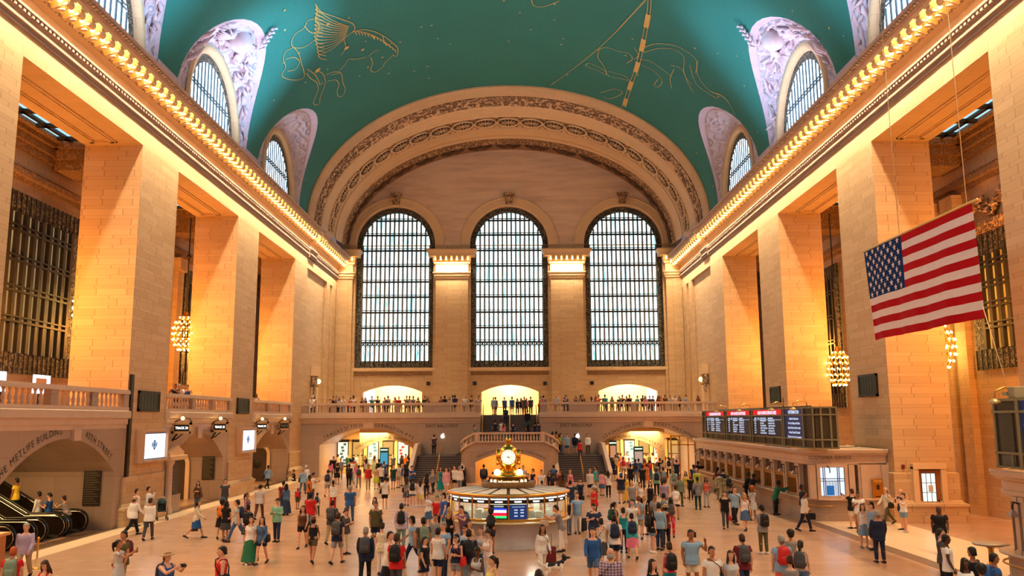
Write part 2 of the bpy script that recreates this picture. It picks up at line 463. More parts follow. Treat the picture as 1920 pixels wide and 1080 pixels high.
def cornice(side, sx, n0, idx):
    root = empty('trim_%d' % idx, (sx * XW, 27, 19.5))
    mb = MB()
    prof = CORN
    X = lambda o: sx * (XW - o)
    path = [lambda o, z: (X(o), Y0, z), lambda o, z: (X(o), 76.2, z), lambda o, z: (X(o + .14), 76.2, z), lambda o, z: (X(o + .14), 78.6, z), lambda o, z: (X(o), 78.6, z), lambda o, z: (X(o), YE, z)]
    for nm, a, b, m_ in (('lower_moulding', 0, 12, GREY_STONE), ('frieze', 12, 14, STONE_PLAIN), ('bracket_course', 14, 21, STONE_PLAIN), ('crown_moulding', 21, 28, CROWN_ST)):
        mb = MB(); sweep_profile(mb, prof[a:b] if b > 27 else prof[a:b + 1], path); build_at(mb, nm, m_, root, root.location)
    # dentils and bead rows
    mb = MB()
    y = 27.0
    while y < 89.6:
        xa, xb = sorted((X(.1), X(.26))); mb.box(xa, xb, y, y + .16, 20.12, 20.26)
        y += .3
    y = 27.0
    while y < 89.6:
        xa, xb = sorted((X(.36), X(.47))); mb.box(xa, xb, y, y + .12, 20.99, 21.08)
        xa, xb = sorted((X(1.32), X(1.5))); mb.box(xa, xb, y, y + .16, 21.67, 21.78)
        y += .27
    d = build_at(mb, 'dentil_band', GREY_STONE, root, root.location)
    y = 27.2
    k = 0
    while y < 89.4:
        if not (75.6 < y < 76.4):
            o = link('bracket', MOD, root); o.location = (-sx * .44, y - 27, 20.95 - 19.5); o.rotation_euler = (0, 0, 0 if sx < 0 else pi)
            bo = link('bulb', BULB, root); bo.location = (-sx * .92, y + .44 - 27, 21.16 - 19.5)
        y += .88; k += 1
    struct(root, f'deep stone cornice with brackets and amber bulbs on the {"escalator" if sx < 0 else "ticket booth"} side', 'cornice')
cornice('left', -1, 0, 5)
cornice('right', 1, 0, 6)

# ---- vault with lunettes
VA, VZ, VH = 18.5, 23.1, 12.8
YV = 76.6
LC = [36.5 + 15.25 * k for k in range(-3, 3)]
LW, LT = 6.35, math.radians(31.5)
def vpt(Y, th, off=0.0):
    return Vector((-(VA - off) * math.cos(th), Y, VZ + (VH - off) * math.sin(th)))
def th_lo(Y):
    for c in LC:
        d = (Y - c) / LW
        if abs(d) < 1: return LT * (1 - d * d) ** .55
    return 0.0
def mk_ceiling():
    t = NT('teal_sky_ceiling')
    p = t.pos(); g = t.sep(p)
    n = t.noise(p, .22, 4); n2 = t.noise(p, 7, 2, .8)
    c = t.mix(n, srgb(22, 110, 102), srgb(32, 134, 122))
    c = t.mix(t.math('MULTIPLY', n2, .5), c, srgb(14, 70, 62))
    br = t.n('ShaderNodeTexBrick'); t.l(t.comb(g[1], t.math('MULTIPLY', t.math('ARCTAN2', t.math('SUBTRACT', g[2], 12.0), g[0]), 20.0), 0.0), br.inputs['Vector'])
    br.inputs['Scale'].default_value = 1; br.inputs['Brick Width'].default_value = .9; br.inputs['Row Height'].default_value = .45; br.inputs['Mortar Size'].default_value = .008
    c = t.mix(t.math('MULTIPLY', br.outputs['Fac'], .25), c, srgb(20, 66, 66))
    vo = t.n('ShaderNodeTexVoronoi'); vo.inputs['Scale'].default_value = .62; t.l(p, vo.inputs['Vector'])
    star = t.math('LESS_THAN', vo.outputs['Distance'], .055)
    c = t.mix(t.math('MULTIPLY', star, .75), c, srgb(222, 190, 110))
    t.set(base=c, rough=.7)
    return t.m
CEIL_M = mk_ceiling()
ys = [Y0, YV]
for c in LC:
    for k in range(25): ys.append(c - LW * math.cos(pi * k / 24) * .9999)
    ys += [c + LW + .01, c - LW - .01]
ys = sorted(y for y in ys if Y0 <= y <= YV)
mb = MB(); mb.smooth = True
rings = []
for y in ys:
    a = th_lo(y); rings.append([vpt(y, a + (pi - 2 * a) * k / 56) for k in range(57)])
mb.rings(rings, False, closed=False)
ceil = mb.build('ceiling', CEIL_M)
struct(ceil, 'teal barrel vault painted with gold stars', 'ceiling')
mb = MB()
for sx in (-1, 1):
    xa, xb = sorted((sx * 16.9, sx * 18.9)); mb.box(xa, xb, Y0, YE, 21.9, 21.95)
struct(mb.build('trim_7', STONE_PLAIN), 'flat stone ledges on top of both cornices', 'ledge')

# lunettes
RELIEF_M = plain('relief_plaster', (200, 180, 188), .8, var=.2, scale=3)
LWIN = 4.15; LZS = 23.6; LX = 18.85
GLASS_L = None
def mk_pane(name, c_hi, c_lo, strength, sc=1.0, vs=.35):
    """lit window glass: daylight with paler and deeper patches of what lies outside"""
    t = NT(name); p = t.pos(); s = t.sep(p)
    n = t.noise(t.comb(t.math('MULTIPLY', t.math('ADD', s[0], s[1]), 3.6), 0.0, t.math('MULTIPLY', s[2], vs)), sc, 3)
    c = t.ramp(n, [(.34, srgb(*c_lo)), (.54, srgb(*c_hi))])
    t.set(base=(.1, .1, .1, 1), rough=.15, em=c, es=strength)
    return t.m
PANE_L = mk_pane('clerestory_glass', (225, 242, 255), (130, 190, 240), 7.0, 1.5)
for sx, sd in ((-1, 'escalator'), (1, 'ticket booth')):
    for li, c in enumerate(LC):
        vis = li >= 2
        # vault-side ribbon and carved field
        n = 40
        X = lambda v: (sx * -v.x if sx > 0 else v.x)
        G = []; G2 = []; W = []
        for k in range(n + 1):
            a = pi * k / n
            y = c - LW * .998 * math.cos(a)
            th = th_lo(y)
            g = vpt(y, th)
            ra = LWIN + .55
            wy = c - ra * math.cos(a); wz = LZS + ra * math.sin(a)
            if k in (0, n): wz = 22.9
            w = Vector((-LX + .25, wy, wz))
            G.append(g); W.append(w)
        def mir(p): return (p.x * (-sx), p.y, p.z) if sx > 0 else (p.x, p.y, p.z)
        mb = MB(); mb.smooth = True
        A = [mir(g) for g in G]; 
        def lerp(f, bulge):
            out = []
            for g, w in zip(G, W):
                q = g.lerp(w, f); q = q + Vector((-.35 * bulge, 0, .35 * bulge)); out.append(mir(q))
            return out
        mb.rings([A, lerp(.16, .35)], False, closed=False)
        root = empty('lunette', (sx * LX, c, 23.3))
        where = ['behind the camera', 'above the camera', 'nearest in view, cut by the top edge', 'second from the picture edge', 'farthest, by the end arch', ''][li] if li < 5 else ''
        if li == 5: where = 'past the end arch'
        struct(root, f'lavender white plaster lunette in the vault on the {sd} side, {where}', 'lunette')
        build_at(mb, 'border', PLASTER, root, root.location)
        mb = MB(); mb.smooth = True
        mb.rings([lerp(f, b) for f, b in ((.16, .35), (.22, .1), (.5, .6), (.8, .45), (1, 0))], False, closed=False)
        build_at(mb, 'carved_field', CARVED_W, root, root.location)
        # stone reveal round the window
        mb = MB(); mb.smooth = True
        def arc(r, x, extra=0):
            pts = [(sx * x, c - r, 22.6)] + [(sx * x, c - r * math.cos(pi * k / 30), LZS + r * math.sin(pi * k / 30)) for k in range(31)] + [(sx * x, c + r, 22.6)]
            return pts
        mb.rings([arc(LWIN + .6, LX - .28), arc(LWIN + .5, LX - .42), arc(LWIN + .15, LX - .38), arc(LWIN, LX - .1), arc(LWIN, LX + .5)], False, closed=False)
        build_at(mb, 'reveal', STONE_UNI, root, root.location)
        if vis and li < 5:
            # carved relief: winged globe, sprays and the leaf finial at the tip
            mb = MB(); mb.smooth = True
            rnd = random.Random(li * 7 + sx)
            top = G[n // 2]; 
            mid = mir(G[n // 2].lerp(W[n // 2], .52) + Vector((.1, 0, 0)))
            nrm = Vector((sx * -.55, 0, -.83))
            tang = Vector((0, 1, 0)); bit = nrm.cross(tang)
            mb.sphere(Vector(mid) + nrm * .1, (.75, .75, .75), 14, 9)
            for sgn in (-1, 1):
                for k in range(9):
                    st = Vector(mid) + tang * sgn * (.6 + .08 * k) + bit * (.2 - .05 * k) * sx
                    a = .25 + k * .17
                    dirv = (tang * sgn * math.cos(a) + bit * math.sin(a) * sx * 1.0).normalized()
                    L = 1.7 - .08 * k
                    mb.tube([st, st + dirv * L * .5 + nrm * .15, st + dirv * L + nrm * .02], [.1, .14, .03], 5)
            for k in range(80):                               # sprays of leaves following the field
                f = rnd.uniform(.2, .8) ; j = rnd.randint(3, n - 3)
                p = Vector(mir(G[j].lerp(W[j], f) + Vector((-.35 * .4, 0, .35 * .4))))
                q = Vector(mir(G[min(n, j + 2)].lerp(W[min(n, j + 2)], f)))
                d = (q - p).normalized() * rnd.choice((-1, 1)) + bit * rnd.uniform(-.8, .8)
                L = rnd.uniform(.5, 1.05)
                mb.tube([p, p + d * L * .5 + nrm * .14, p + d * L + nrm * .03], [.06, rnd.uniform(.1, .17), .02], 5)
            tipb = Vector(mir(G[n // 2 + 2])); up = (Vector(mir(vpt(c, LT + .12))) - tipb).normalized()
            for k in range(11):
                b0 = tipb - up * .9 + up * (.17 * k)
                s_ = (-1) ** k
                d = (up + tang * s_ * .9).normalized()
                mb.tube([b0 + nrm * .12, b0 + d * .28 + nrm * .22, b0 + d * (.5 - .02 * k) + nrm * .1], [.05, .12, .02], 5)
            build_at(mb, 'relief', RELIEF_M, root, root.location)
        if not vis:
            mb = MB(); mb.add([p for p in arc(LWIN, LX + .2)], [tuple(range(33))])
            build_at(mb, 'pane', PANE_L, root, root.location)
            continue
        # window
        wroot = empty('window_%d' % (10 + li + (6 if sx > 0 else 0)), (sx * (LX + .2), c, 23.3))
        struct(wroot, f'arched clerestory window with blue steel bars on the {sd} side, {where}', 'window')
        mb = MB(); r1 = LWIN - .52
        mb.rings([arc(LWIN, LX), arc(LWIN - .04, LX - .05), arc(r1 + .04, LX - .05), arc(r1, LX)], False, closed=False)
        build_at(mb, 'ornamental_border', BRONZE_ORN, wroot, wroot.location)
        mb = MB()
        xi, xo = sorted((sx * (LX), sx * (LX + .05)))
        def top(y): 
            d = abs(y - c); return LZS + math.sqrt(max(0, r1 * r1 - d * d)) if d < r1 else 22.8
        nb = 13
        for k in range(nb):
            y = c - r1 + 2 * r1 * (k + .5) / nb
            mb.box(xi, xo, y - .1, y + .1, 22.8, top(y))
            mb.box(sx * (LX + .0) - .03, sx * (LX + .0) + .03, y - .04, y + .04, 22.8, top(y))
        for z in (25.1, 25.3):
            hw = math.sqrt(max(0, r1 * r1 - (z - LZS) ** 2)); mb.box(xi, xo, c - hw, c + hw, z - .06, z + .06)
        build_at(mb, 'mullions', STEEL_BLUE, wroot, wroot.location)
        mb = MB(); pts = arc(LWIN - .05, LX + .07); mb.add(pts, [tuple(range(len(pts)))])
        build_at(mb, 'pane', PANE_L, wroot, wroot.location)

# plaster bands along the foot of the vault between lunettes
mb = MB()
for sx in (-1, 1):
    for k in range(len(LC) - 1):
        a, b = LC[k] + LW - .1, LC[k + 1] - LW + .1
        r = []
        for th in (0.0, .03, .06): 
            q0, q1 = vpt(a, th, .03), vpt(b, th, .03)
            r.append([(q0.x * -sx, q0.y, q0.z), (q1.x * -sx, q1.y, q1.z)])
        mb.rings(r, False, closed=False)
struct(mb.build('trim_8', PLASTER), 'pale plaster bands at the foot of the vault between lunettes', 'plaster band')

# gold line figures painted on the vault
GOLD_LINE = plain('gold_paint', (206, 172, 92), .5, .2, var=.2, scale=3)
def vray(px, py, off=.05):
    r = ray(px, py); a, b = VA - off, VH - off
    ox, oz = CAM.x, CAM.z - VZ
    A = (r.x / a) ** 2 + (r.z / b) ** 2; B = 2 * (ox * r.x / a ** 2 + oz * r.z / b ** 2); Cc = (ox / a) ** 2 + (oz / b) ** 2 - 1
    return CAM + r * ((-B + math.sqrt(B * B - 4 * A * Cc)) / (2 * A))
def smooth_line(pts, sub=3):
    out = []
    P = [Vector((p[0], p[1], 0)) for p in pts]
    for i in range(len(P) - 1):
        p0, p1, p2, p3 = P[max(0, i - 1)], P[i], P[i + 1], P[min(len(P) - 1, i + 2)]
        for k in range(sub):
            t = k / sub
            out.append(.5 * ((2 * p1) + (p2 - p0) * t + (2 * p0 - 5 * p1 + 4 * p2 - p3) * t * t + (3 * p1 - p0 - 3 * p2 + p3) * t ** 3))
    out.append(P[-1]); return out
def vline(mb, pts, w=.028, sm=True):
    q = smooth_line(pts) if sm else [Vector((p[0], p[1], 0)) for p in pts]
    q3 = [vray(p.x, p.y) for p in q]
    L, Rr = [], []
    for i, p in enumerate(q3):
        t = q3[min(i + 1, len(q3) - 1)] - q3[max(i - 1, 0)]
        nrm = Vector((p.x / VA ** 2, 0, (p.z - VZ) / VH ** 2)).normalized()
        s = t.cross(nrm).normalized() * w
        L.append(tuple(p + s)); Rr.append(tuple(p - s))
    mb.rings([L, Rr], False, closed=False)
def z2(pts, x0=480, y0=0, s=2.7): return [(x0 + a / s, y0 + b / s) for a, b in pts]
mb = MB()
# winged horse, left
for ln in ([(485,165),(540,150),(600,160),(650,185),(690,215),(718,245),(712,285),(690,275)], [(580,290),(590,320),(580,355),(605,365),(640,340),(655,315),(690,285)], [(640,180),(660,230),(690,215)],
           [(570,285),(600,260),(620,255)], [(560,290),(500,300),(470,300),(440,340),(420,360)], [(300,20),(310,60),(300,95),(320,130),(310,180)], [(300,20),(330,60),(400,85),(440,100),(490,120),(500,150),(470,175),(445,200),(455,240),(430,280)],
           [(300,95),(260,105),(245,140),(200,170),(180,210),(190,240),(240,240),(280,215),(310,190)], [(190,240),(150,260),(138,300),(150,340),(130,380),(160,400),(210,405),(245,385),(230,320),(215,270),(190,240)],
           [(150,300),(190,290),(220,310),(200,350),(160,360)], [(255,370),(280,400),(305,415),(315,450),(300,490),(290,520),(300,530),(320,525),(325,490),(345,440),(350,400),(335,370),(310,360)],
           [(260,350),(300,380),(325,430)], [(355,380),(390,365),(430,370),(440,420),(452,450),(440,485),(415,485),(412,455),(420,430),(405,405),(360,412)], [(380,380),(420,370)],
           [(245,130),(270,160),(300,170)], [(590,180),(600,200)]):
    vline(mb, z2(ln))
for k in range(13):                                     # feathers
    f = k / 12
    a = (310 - 22 * math.sin(f * 3), 60 + f * 190); b = (470 - 20 * f, 135 + 60 * f)
    tipx, tipy = (300 - 10 * f + (60 * max(0, f - .6)), 45 + 235 * f)
    vline(mb, z2([(tipx, tipy), ((tipx + b[0]) / 2, (tipy + b[1]) / 2 + 12), b]), .028)
    vline(mb, z2([(tipx, tipy), (tipx + 14, tipy + 16), (tipx + 44, tipy + 22)]), .028)
for k in range(14):                                     # mane
    f = k / 13; x = 490 + 200 * f; y = 155 + 90 * f * f
    vline(mb, z2([(x, y), (x + 14, y + 8), (x + 20, y + 22)]), .028)
o = build_at(mb, 'gold_horse_drawing', GOLD_LINE, ceil, (0, 0, 0))
mb = MB()
# hoof-and-fleece figure, right of the band
for ln in ([(440,250),(480,240),(540,260),(590,270),(610,300),(580,320)], [(440,250),(435,290),(455,320),(470,345),(480,380)], [(370,330),(390,320),(430,335),(470,360),(480,380),(440,360),(400,345),(370,330)],
           [(660,245),(720,222),(800,225),(850,240),(900,270),(935,310),(930,370)], [(670,265),(740,245),(820,250),(870,290),(870,370),(910,430)], [(650,300),(700,310),(760,350),(810,390)],
           [(660,330),(720,360),(760,410),(740,440),(720,430),(740,400)], [(900,330),(930,420),(990,470),(1040,500)], [(940,310),(940,380),(1000,460),(1060,480),(1100,520)], [(480,360),(560,380),(600,410)],
           [(620,240),(640,280),(620,300)], [(500,390),(560,400),(620,420)], [(450,470),(520,450),(560,470),(500,500),(460,490)], [(820,350),(800,400),(810,450)], [(1000,460),(1080,500),(1130,580)], [(800,330),(860,350),(890,420),(920,470)]):
    vline(mb, z2(ln, 960), .026)
build_at(mb, 'gold_beast_drawing', GOLD_LINE, ceil, (0, 0, 0))
mb = MB()
vline(mb, [(960 + 680 / 2.7, 0), (960 + 450 / 2.7, 235 / 2.7), (960 + 200 / 2.7, 430 / 2.7)], .02)
vline(mb, [(960 + 672 / 2.7, 0), (960 + 440 / 2.7, 245 / 2.7), (960 + 190 / 2.7, 435 / 2.7)], .015)
bl = [(697, -10), (690, 75), (660, 235), (630, 350), (600, 430), (565, 545)]
for d in (-8, 8):
    vline(mb, z2([(x + d, y) for x, y in bl], 960), .025)
for (y0, y1) in ((75, 140), (200, 260), (315, 365), (415, 455), (500, 535)):
    def xb(y):
        for (xa, ya), (xc, yc) in zip(bl, bl[1:]):
            if ya <= y <= yc: return xa + (xc - xa) * (y - ya) / (yc - ya)
        return bl[-1][0]
    vline(mb, z2([(xb(y0), y0), (xb((y0 + y1) / 2), (y0 + y1) / 2), (xb(y1), y1)], 960), .2)
vline(mb, z2([(100, 0), (110, 28), (160, 34), (240, 5)], 960), .03)
build_at(mb, 'gold_band_drawing', GOLD_LINE, ceil, (0, 0, 0))
mb = MB()
for (x, y, r) in ((460,242,.28),(312,356,.34),(540,252,.2),(366,122,.18),(218,268,.12),(555,210,.1),(730,214,.12),(525,385,.1),(145,52,.12),(470,90,.1),(640,290,.12),(920,195,.1),(1255,4,.12),(1390,150,.1),(1510,100,.09),(1555,196,.1)):
    p = vray(480 + x / 2.7, y / 2.7, .07)
    nrm = Vector((p.x / VA ** 2, 0, (p.z - VZ) / VH ** 2)).normalized(); a = Vector((0, 1, 0)); b = nrm.cross(a)
    pts = [p + (a * math.cos(pi * k / 8) + b * math.sin(pi * k / 8)) * (r if k % 2 == 0 else r * .5) for k in range(16)]
    mb.add(pts, [tuple(range(16))])
build_at(mb, 'gold_stars', GOLD_LINE, ceil, (0, 0, 0))

# ---- east end: deep archivolt
EB = [(76.3, 36.0), (76.3, 35.75), (76.55, 35.6), (78.0, 35.5), (78.1, 35.66), (78.35, 35.66), (78.4, 35.5), (79.2, 35.42), (79.25, 35.55), (79.45, 35.55), (79.5, 35.4), (80.1, 35.3), (80.2, 35.16), (82.0, 35.0), (82.1, 34.9),
      (82.1, 35.05), (85.0, 34.85), (85.0, 34.7), (85.4, 34.62), (85.8, 34.72), (86.3, 34.5), (86.9, 34.5), (87.0, 34.32), (87.4, 34.4), (88.0, 34.3), (88.1, 34.1), (88.3, 34.25), (89.9, 34.05), (90.0, 34.05)]
def arch_ring(Y, zt, n=72):
    d = 35.9 - zt
    return [(-(VA - d * .75) * math.cos(pi * k / n), Y, VZ + (zt - VZ) * math.sin(pi * k / n)) for k in range(n + 1)]
def band(i0, i1): 
    mb = MB(); mb.smooth = False
    mb.rings([arch_ring(*EB[i]) for i in range(i0, i1 + 1)], False, closed=False); return mb
root = empty('trim_9', (0, 76.3, 23.1))
struct(root, 'wide carved stone arch framing the end of the vault', 'arch')
build_at(band(0, 3), 'outer_band', STONE_UNI, root, root.location)
build_at(band(3, 6), 'leaf_band', CARVED_FINE, root, root.location)
build_at(band(6, 11), 'scroll_band', CARVED, root, root.location)
build_at(band(11, 14), 'plain_band', STONE_PLAIN, root, root.location)
build_at(band(14, 17), 'coffer_band', STONE_PLAIN, root, root.location)
build_at(band(17, 22), 'moulding_band', STONE_PLAIN, root, root.location)
build_at(band(22, 25), 'beaded_band', CARVED_FINE, root, root.location)
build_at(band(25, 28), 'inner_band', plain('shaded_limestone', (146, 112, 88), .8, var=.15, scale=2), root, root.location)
# rosettes in the coffer band
ROS_DARK = plain('dark_limestone', (62, 42, 30), .85, var=.3, scale=6)  # dark brown for the disc behind the rosette petals
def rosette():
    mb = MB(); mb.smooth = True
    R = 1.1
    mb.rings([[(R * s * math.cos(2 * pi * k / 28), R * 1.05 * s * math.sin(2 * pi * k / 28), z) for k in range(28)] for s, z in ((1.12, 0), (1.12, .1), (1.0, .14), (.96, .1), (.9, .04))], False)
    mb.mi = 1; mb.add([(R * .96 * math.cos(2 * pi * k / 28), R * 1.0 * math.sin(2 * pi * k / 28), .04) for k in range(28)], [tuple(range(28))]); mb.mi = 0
    for k in range(12):
        a = 2 * pi * k / 12
        c, s = math.cos(a), math.sin(a)
        mb.tube([(c * .2, s * .2, .06), (c * .55, s * .57, .12), (c * .85, s * .9, .06)], [.02, .045, .02], 6)
    mb.sphere((0, 0, .02), (.2, .2, .16), 10, 6)
    return mb.mesh('rosette', [STONE_PLAIN, ROS_DARK])
ROS = rosette()
nr = 23
for k in range(nr):
    a = pi * (k + .5) / nr
    a = pi / 2 + (a - pi / 2) * .97
    d = 35.9 - 34.95
    p = Vector((-(VA - d * .75) * math.cos(a), 83.55, VZ + (34.9 - VZ) * math.sin(a)))
    inn = Vector((p.x / VA ** 2, 0, (p.z - VZ) / VH ** 2)).normalized() * -1
    tx = Vector((inn.z, 0, -inn.x)); ty = Vector((0, 1, 0))
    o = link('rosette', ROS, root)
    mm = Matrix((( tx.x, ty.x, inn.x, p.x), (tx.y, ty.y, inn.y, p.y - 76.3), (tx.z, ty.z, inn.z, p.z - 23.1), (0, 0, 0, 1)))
    o.matrix_local = mm
mb = MB()                                                   # scroll fillers between rosettes
for k in range(nr + 1):
    a = pi / 2 + (pi * k / nr - pi / 2) * .97
    for s in (-1, 1):
        q = []
        for j in range(9):
            f = j / 8; aa = a + (f - .5) * .04 * s; Y = 83.55 + s * (.3 + 1.0 * abs(f - .5) * 2)
            q.append((-(VA - .7) * math.cos(aa), Y, VZ + (34.88 - VZ) * math.sin(aa)))
        mb.tube(q, .1, 5)
build_at(mb, 'scrollwork', CARVED_FINE, root, root.location)
ORN = MB(); ORN.smooth = True                               # cartouches on the inner band
for s in (-1, 1):
    for k in range(5):
        ORN.tube([(0, 0, .05), (s * (.3 + .15 * k), .25 - .12 * k, .14), (s * (.75 + .05 * k), .32 - .16 * k, .03)], [.05, .1, .03], 5)
ORN.sphere((0, 0, .05), (.3, .4, .16), 10, 6)
ORNM = ORN.mesh('cartouche', plain('dark_carving', (92, 66, 48), .85, var=.35, scale=9))
for k in range(17):
    a = pi / 2 + (pi * (k + .5) / 17 - pi / 2) * .97
    p = Vector((-(VA - 1.3) * math.cos(a), 89.0, VZ + (34.12 - VZ) * math.sin(a)))
    inn = Vector((p.x / VA ** 2, 0, (p.z - VZ) / VH ** 2)).normalized() * -1
    tx = Vector((inn.z, 0, -inn.x)); ty = Vector((0, 1, 0))
    o = link('cartouche', ORNM, root)
    tx *= 1.35; inn *= .9; ty *= 1.3
    o.matrix_local = Matrix(((tx.x, ty.x, inn.x, p.x), (tx.y, ty.y, inn.y, p.y - 76.3), (tx.z, ty.z, inn.z, p.z - 23.1), (0, 0, 0, 1)))

# ---- east wall
def mk_tymp():
    t = NT('stained_limestone'); p = t.pos(); s = t.sep(p)
    n = t.noise(t.comb(t.math('MULTIPLY', s[0], .25), s[1], t.math('MULTIPLY', s[2], 1.7)), .8, 5, .65); n2 = t.noise(p, 5, 3)
    c = t.mix(t.ramp(n, [(.42, (0, 0, 0, 1)), (.72, (1, 1, 1, 1))]), srgb(234, 204, 174), srgb(202, 166, 140))
    c = t.mix(t.math('MULTIPLY', n2, .3), c, srgb(190, 154, 126))
    t.set(base=c, rough=.85); t.bump(n2, .1, .02)
    return t.m
TYMP = mk_tymp()
WC = (-12.15, 0.0, 12.25); WH = 4.2; WZB = 10.3; WZS = 23.45
ops = []
for c in WC:
    ops.append((c, WH, WZB, WZS, WH, 'round'))
BAL_A = [(-12.3, 3.1), (0.03, 3.0), (12.4, 3.1)]
for c, hw in BAL_A: ops.append((c, hw, ZB, 7.75, .72, 'seg'))
mb = MB()
wall_open(mb, pl_east(YE), -18.6, 18.6, ZB, 23.45, [(c, WH, WZB, 23.45, 0.0001, 'seg') for c in WC] + [(c, hw, ZB, 7.75, .72, 'seg') for c, hw in BAL_A], [.9] * 3 + [.95] * 3)
struct(mb.build('wall_east', STONE), 'ashlar end wall behind the far balcony', 'wall')
mb = MB(); wall_open(mb, pl_east(YE), -18.6, 18.6, 23.45, 36, [(c, WH, 23.45, 23.45, WH, 'round') for c in WC], [.9] * 3)
struct(mb.build('wall_east_tympanum', TYMP), 'stained stone tympanum above the three tall windows', 'wall')
# arch rings and keystones over windows
for wi, c in enumerate(WC):
    mb = MB()
    r0, r1 = WH, WH + 1.05
    def ar(r, y): return [(c - r * math.cos(pi * k / 40), y, WZS + r * math.sin(pi * k / 40)) for k in range(41)]
    mb.rings([ar(r0, YE + .2), ar(r0, YE - .12), ar(r0 + .12, YE - .2), ar(r1 - .2, YE - .16), ar(r1 - .1, YE - .2), ar(r1, YE - .16), ar(r1, YE)], False, closed=False)
    o = mb.build('trim_%d' % (20 + wi), STONE_PLAIN)
    struct(o, ['moulded stone ring over the tall window at the escalator side', 'moulded stone ring over the middle tall window', 'moulded stone ring over the tall window at the ticket side'][wi], 'window surround')
    k_ = MB()
    zt = WZS + WH
    k_.prism([(c - .35, zt + .2), (c + .35, zt + .2), (c + .45, zt + 1.2), (c - .45, zt + 1.2)], pl_east(YE), -.55, 0)
    k_.prism([(c - .6, zt + 1.2), (c + .6, zt + 1.2), (c + .6, zt + 1.4), (c - .6, zt + 1.4)], pl_east(YE), -.7, 0)
    k_.smooth = True; k_.tube([(c - .4, YE - .55, zt + .95), (c + .4, YE - .55, zt + .95)], .16, 8); k_.tube([(c - .33, YE - .5, zt + .35), (c + .33, YE - .5, zt + .35)], .13, 8)
    k_.build('keystone', CARVED_FINE, o)
# pilasters and their lit caps
PILC = (-6.1, 6.12)
def cap_profile(mb, c, hw, y, dep):
    prof = [(0, 20.3), (.1, 20.35), (.1, 20.55), (.2, 20.6), (.2, 20.8), (.3, 20.9), (.3, 21.0), (.05, 21.05), (.02, 21.8), (.2, 21.9), (.25, 22.1), (.3, 22.12), (.3, 22.62), (.75, 22.64), (.75, 22.95), (.95, 23.25), (.95, 23.35), (.0, 23.35)]
    rings = []
    prof = [(o, z - .6) for o, z in prof]
    for o, z in prof:
        rings.append([(c - hw - o, y + dep, z), (c - hw - o, y - o, z), (c + hw + o, y - o, z), (c + hw + o, y + dep, z)])
    mb.rings(rings, False, closed=False)
for k, c in enumerate(PILC + (-17.5, 17.5)):
    hw = 1.72 if k < 2 else .85
    root = empty('pilaster', (c, YE - .5, ZB))
    struct(root, ['pilaster between the first and middle tall windows, with a lit bracket capital', 'pilaster between the middle and last tall windows, with a lit bracket capital', 'corner pilaster of the end wall on the escalator side', 'corner pilaster of the end wall on the ticket booth side'][k], 'pilaster')
    mb = MB(); mb.box(c - hw, c + hw, YE - .5, YE + .05, ZB, 19.8); mb.box(c - hw - .28, c + hw + .28, YE - .2, YE + .05, ZB, 22.8)
    build_at(mb, 'shaft', STONE, root, root.location)
    mb = MB(); cap_profile(mb, c, hw, YE - .5, .5)
    build_at(mb, 'capital', STONE_PLAIN, root, root.location)
    n = 6 if k < 2 else 3
    for j in range(n):
        x = c - hw + 2 * hw * (j + .5) / n
        o = link('bracket', MOD, root); o.location = (x - c, -.3, 21.56 - ZB); o.rotation_euler = (0, 0, -pi / 2); o.scale = (.6, .9, 1)
    for j in range(n + 1):
        x = c - hw + 2 * hw * j / n
        o = link('bulb', BULB, root); o.location = (x - c, -.62, 21.7 - ZB)
mb = MB()                                                   # carved sill band under the windows
for c in WC:
    a, b = c - WH - .12, c + WH + .12
    mb.prism([(0, 9.9), (.14, 9.92), (.23, 10.0), (.23, 10.3), (0, 10.3)], lambda u, v, w: (w, YE - u, v), a, b)
sb = mb.build('trim_23', STONE_PLAIN); struct(sb, 'stone sills with carved bands under the three tall windows', 'sill band')
for c in WC:
    mb = MB(); mb.prism([(0, 9.5), (.13, 9.52), (.13, 9.9), (0, 9.9)], lambda u, v, w: (w, YE - u, v), c - WH - .12, c + WH + .12); mb.build('carved_band', CARVED_AISLE, sb)

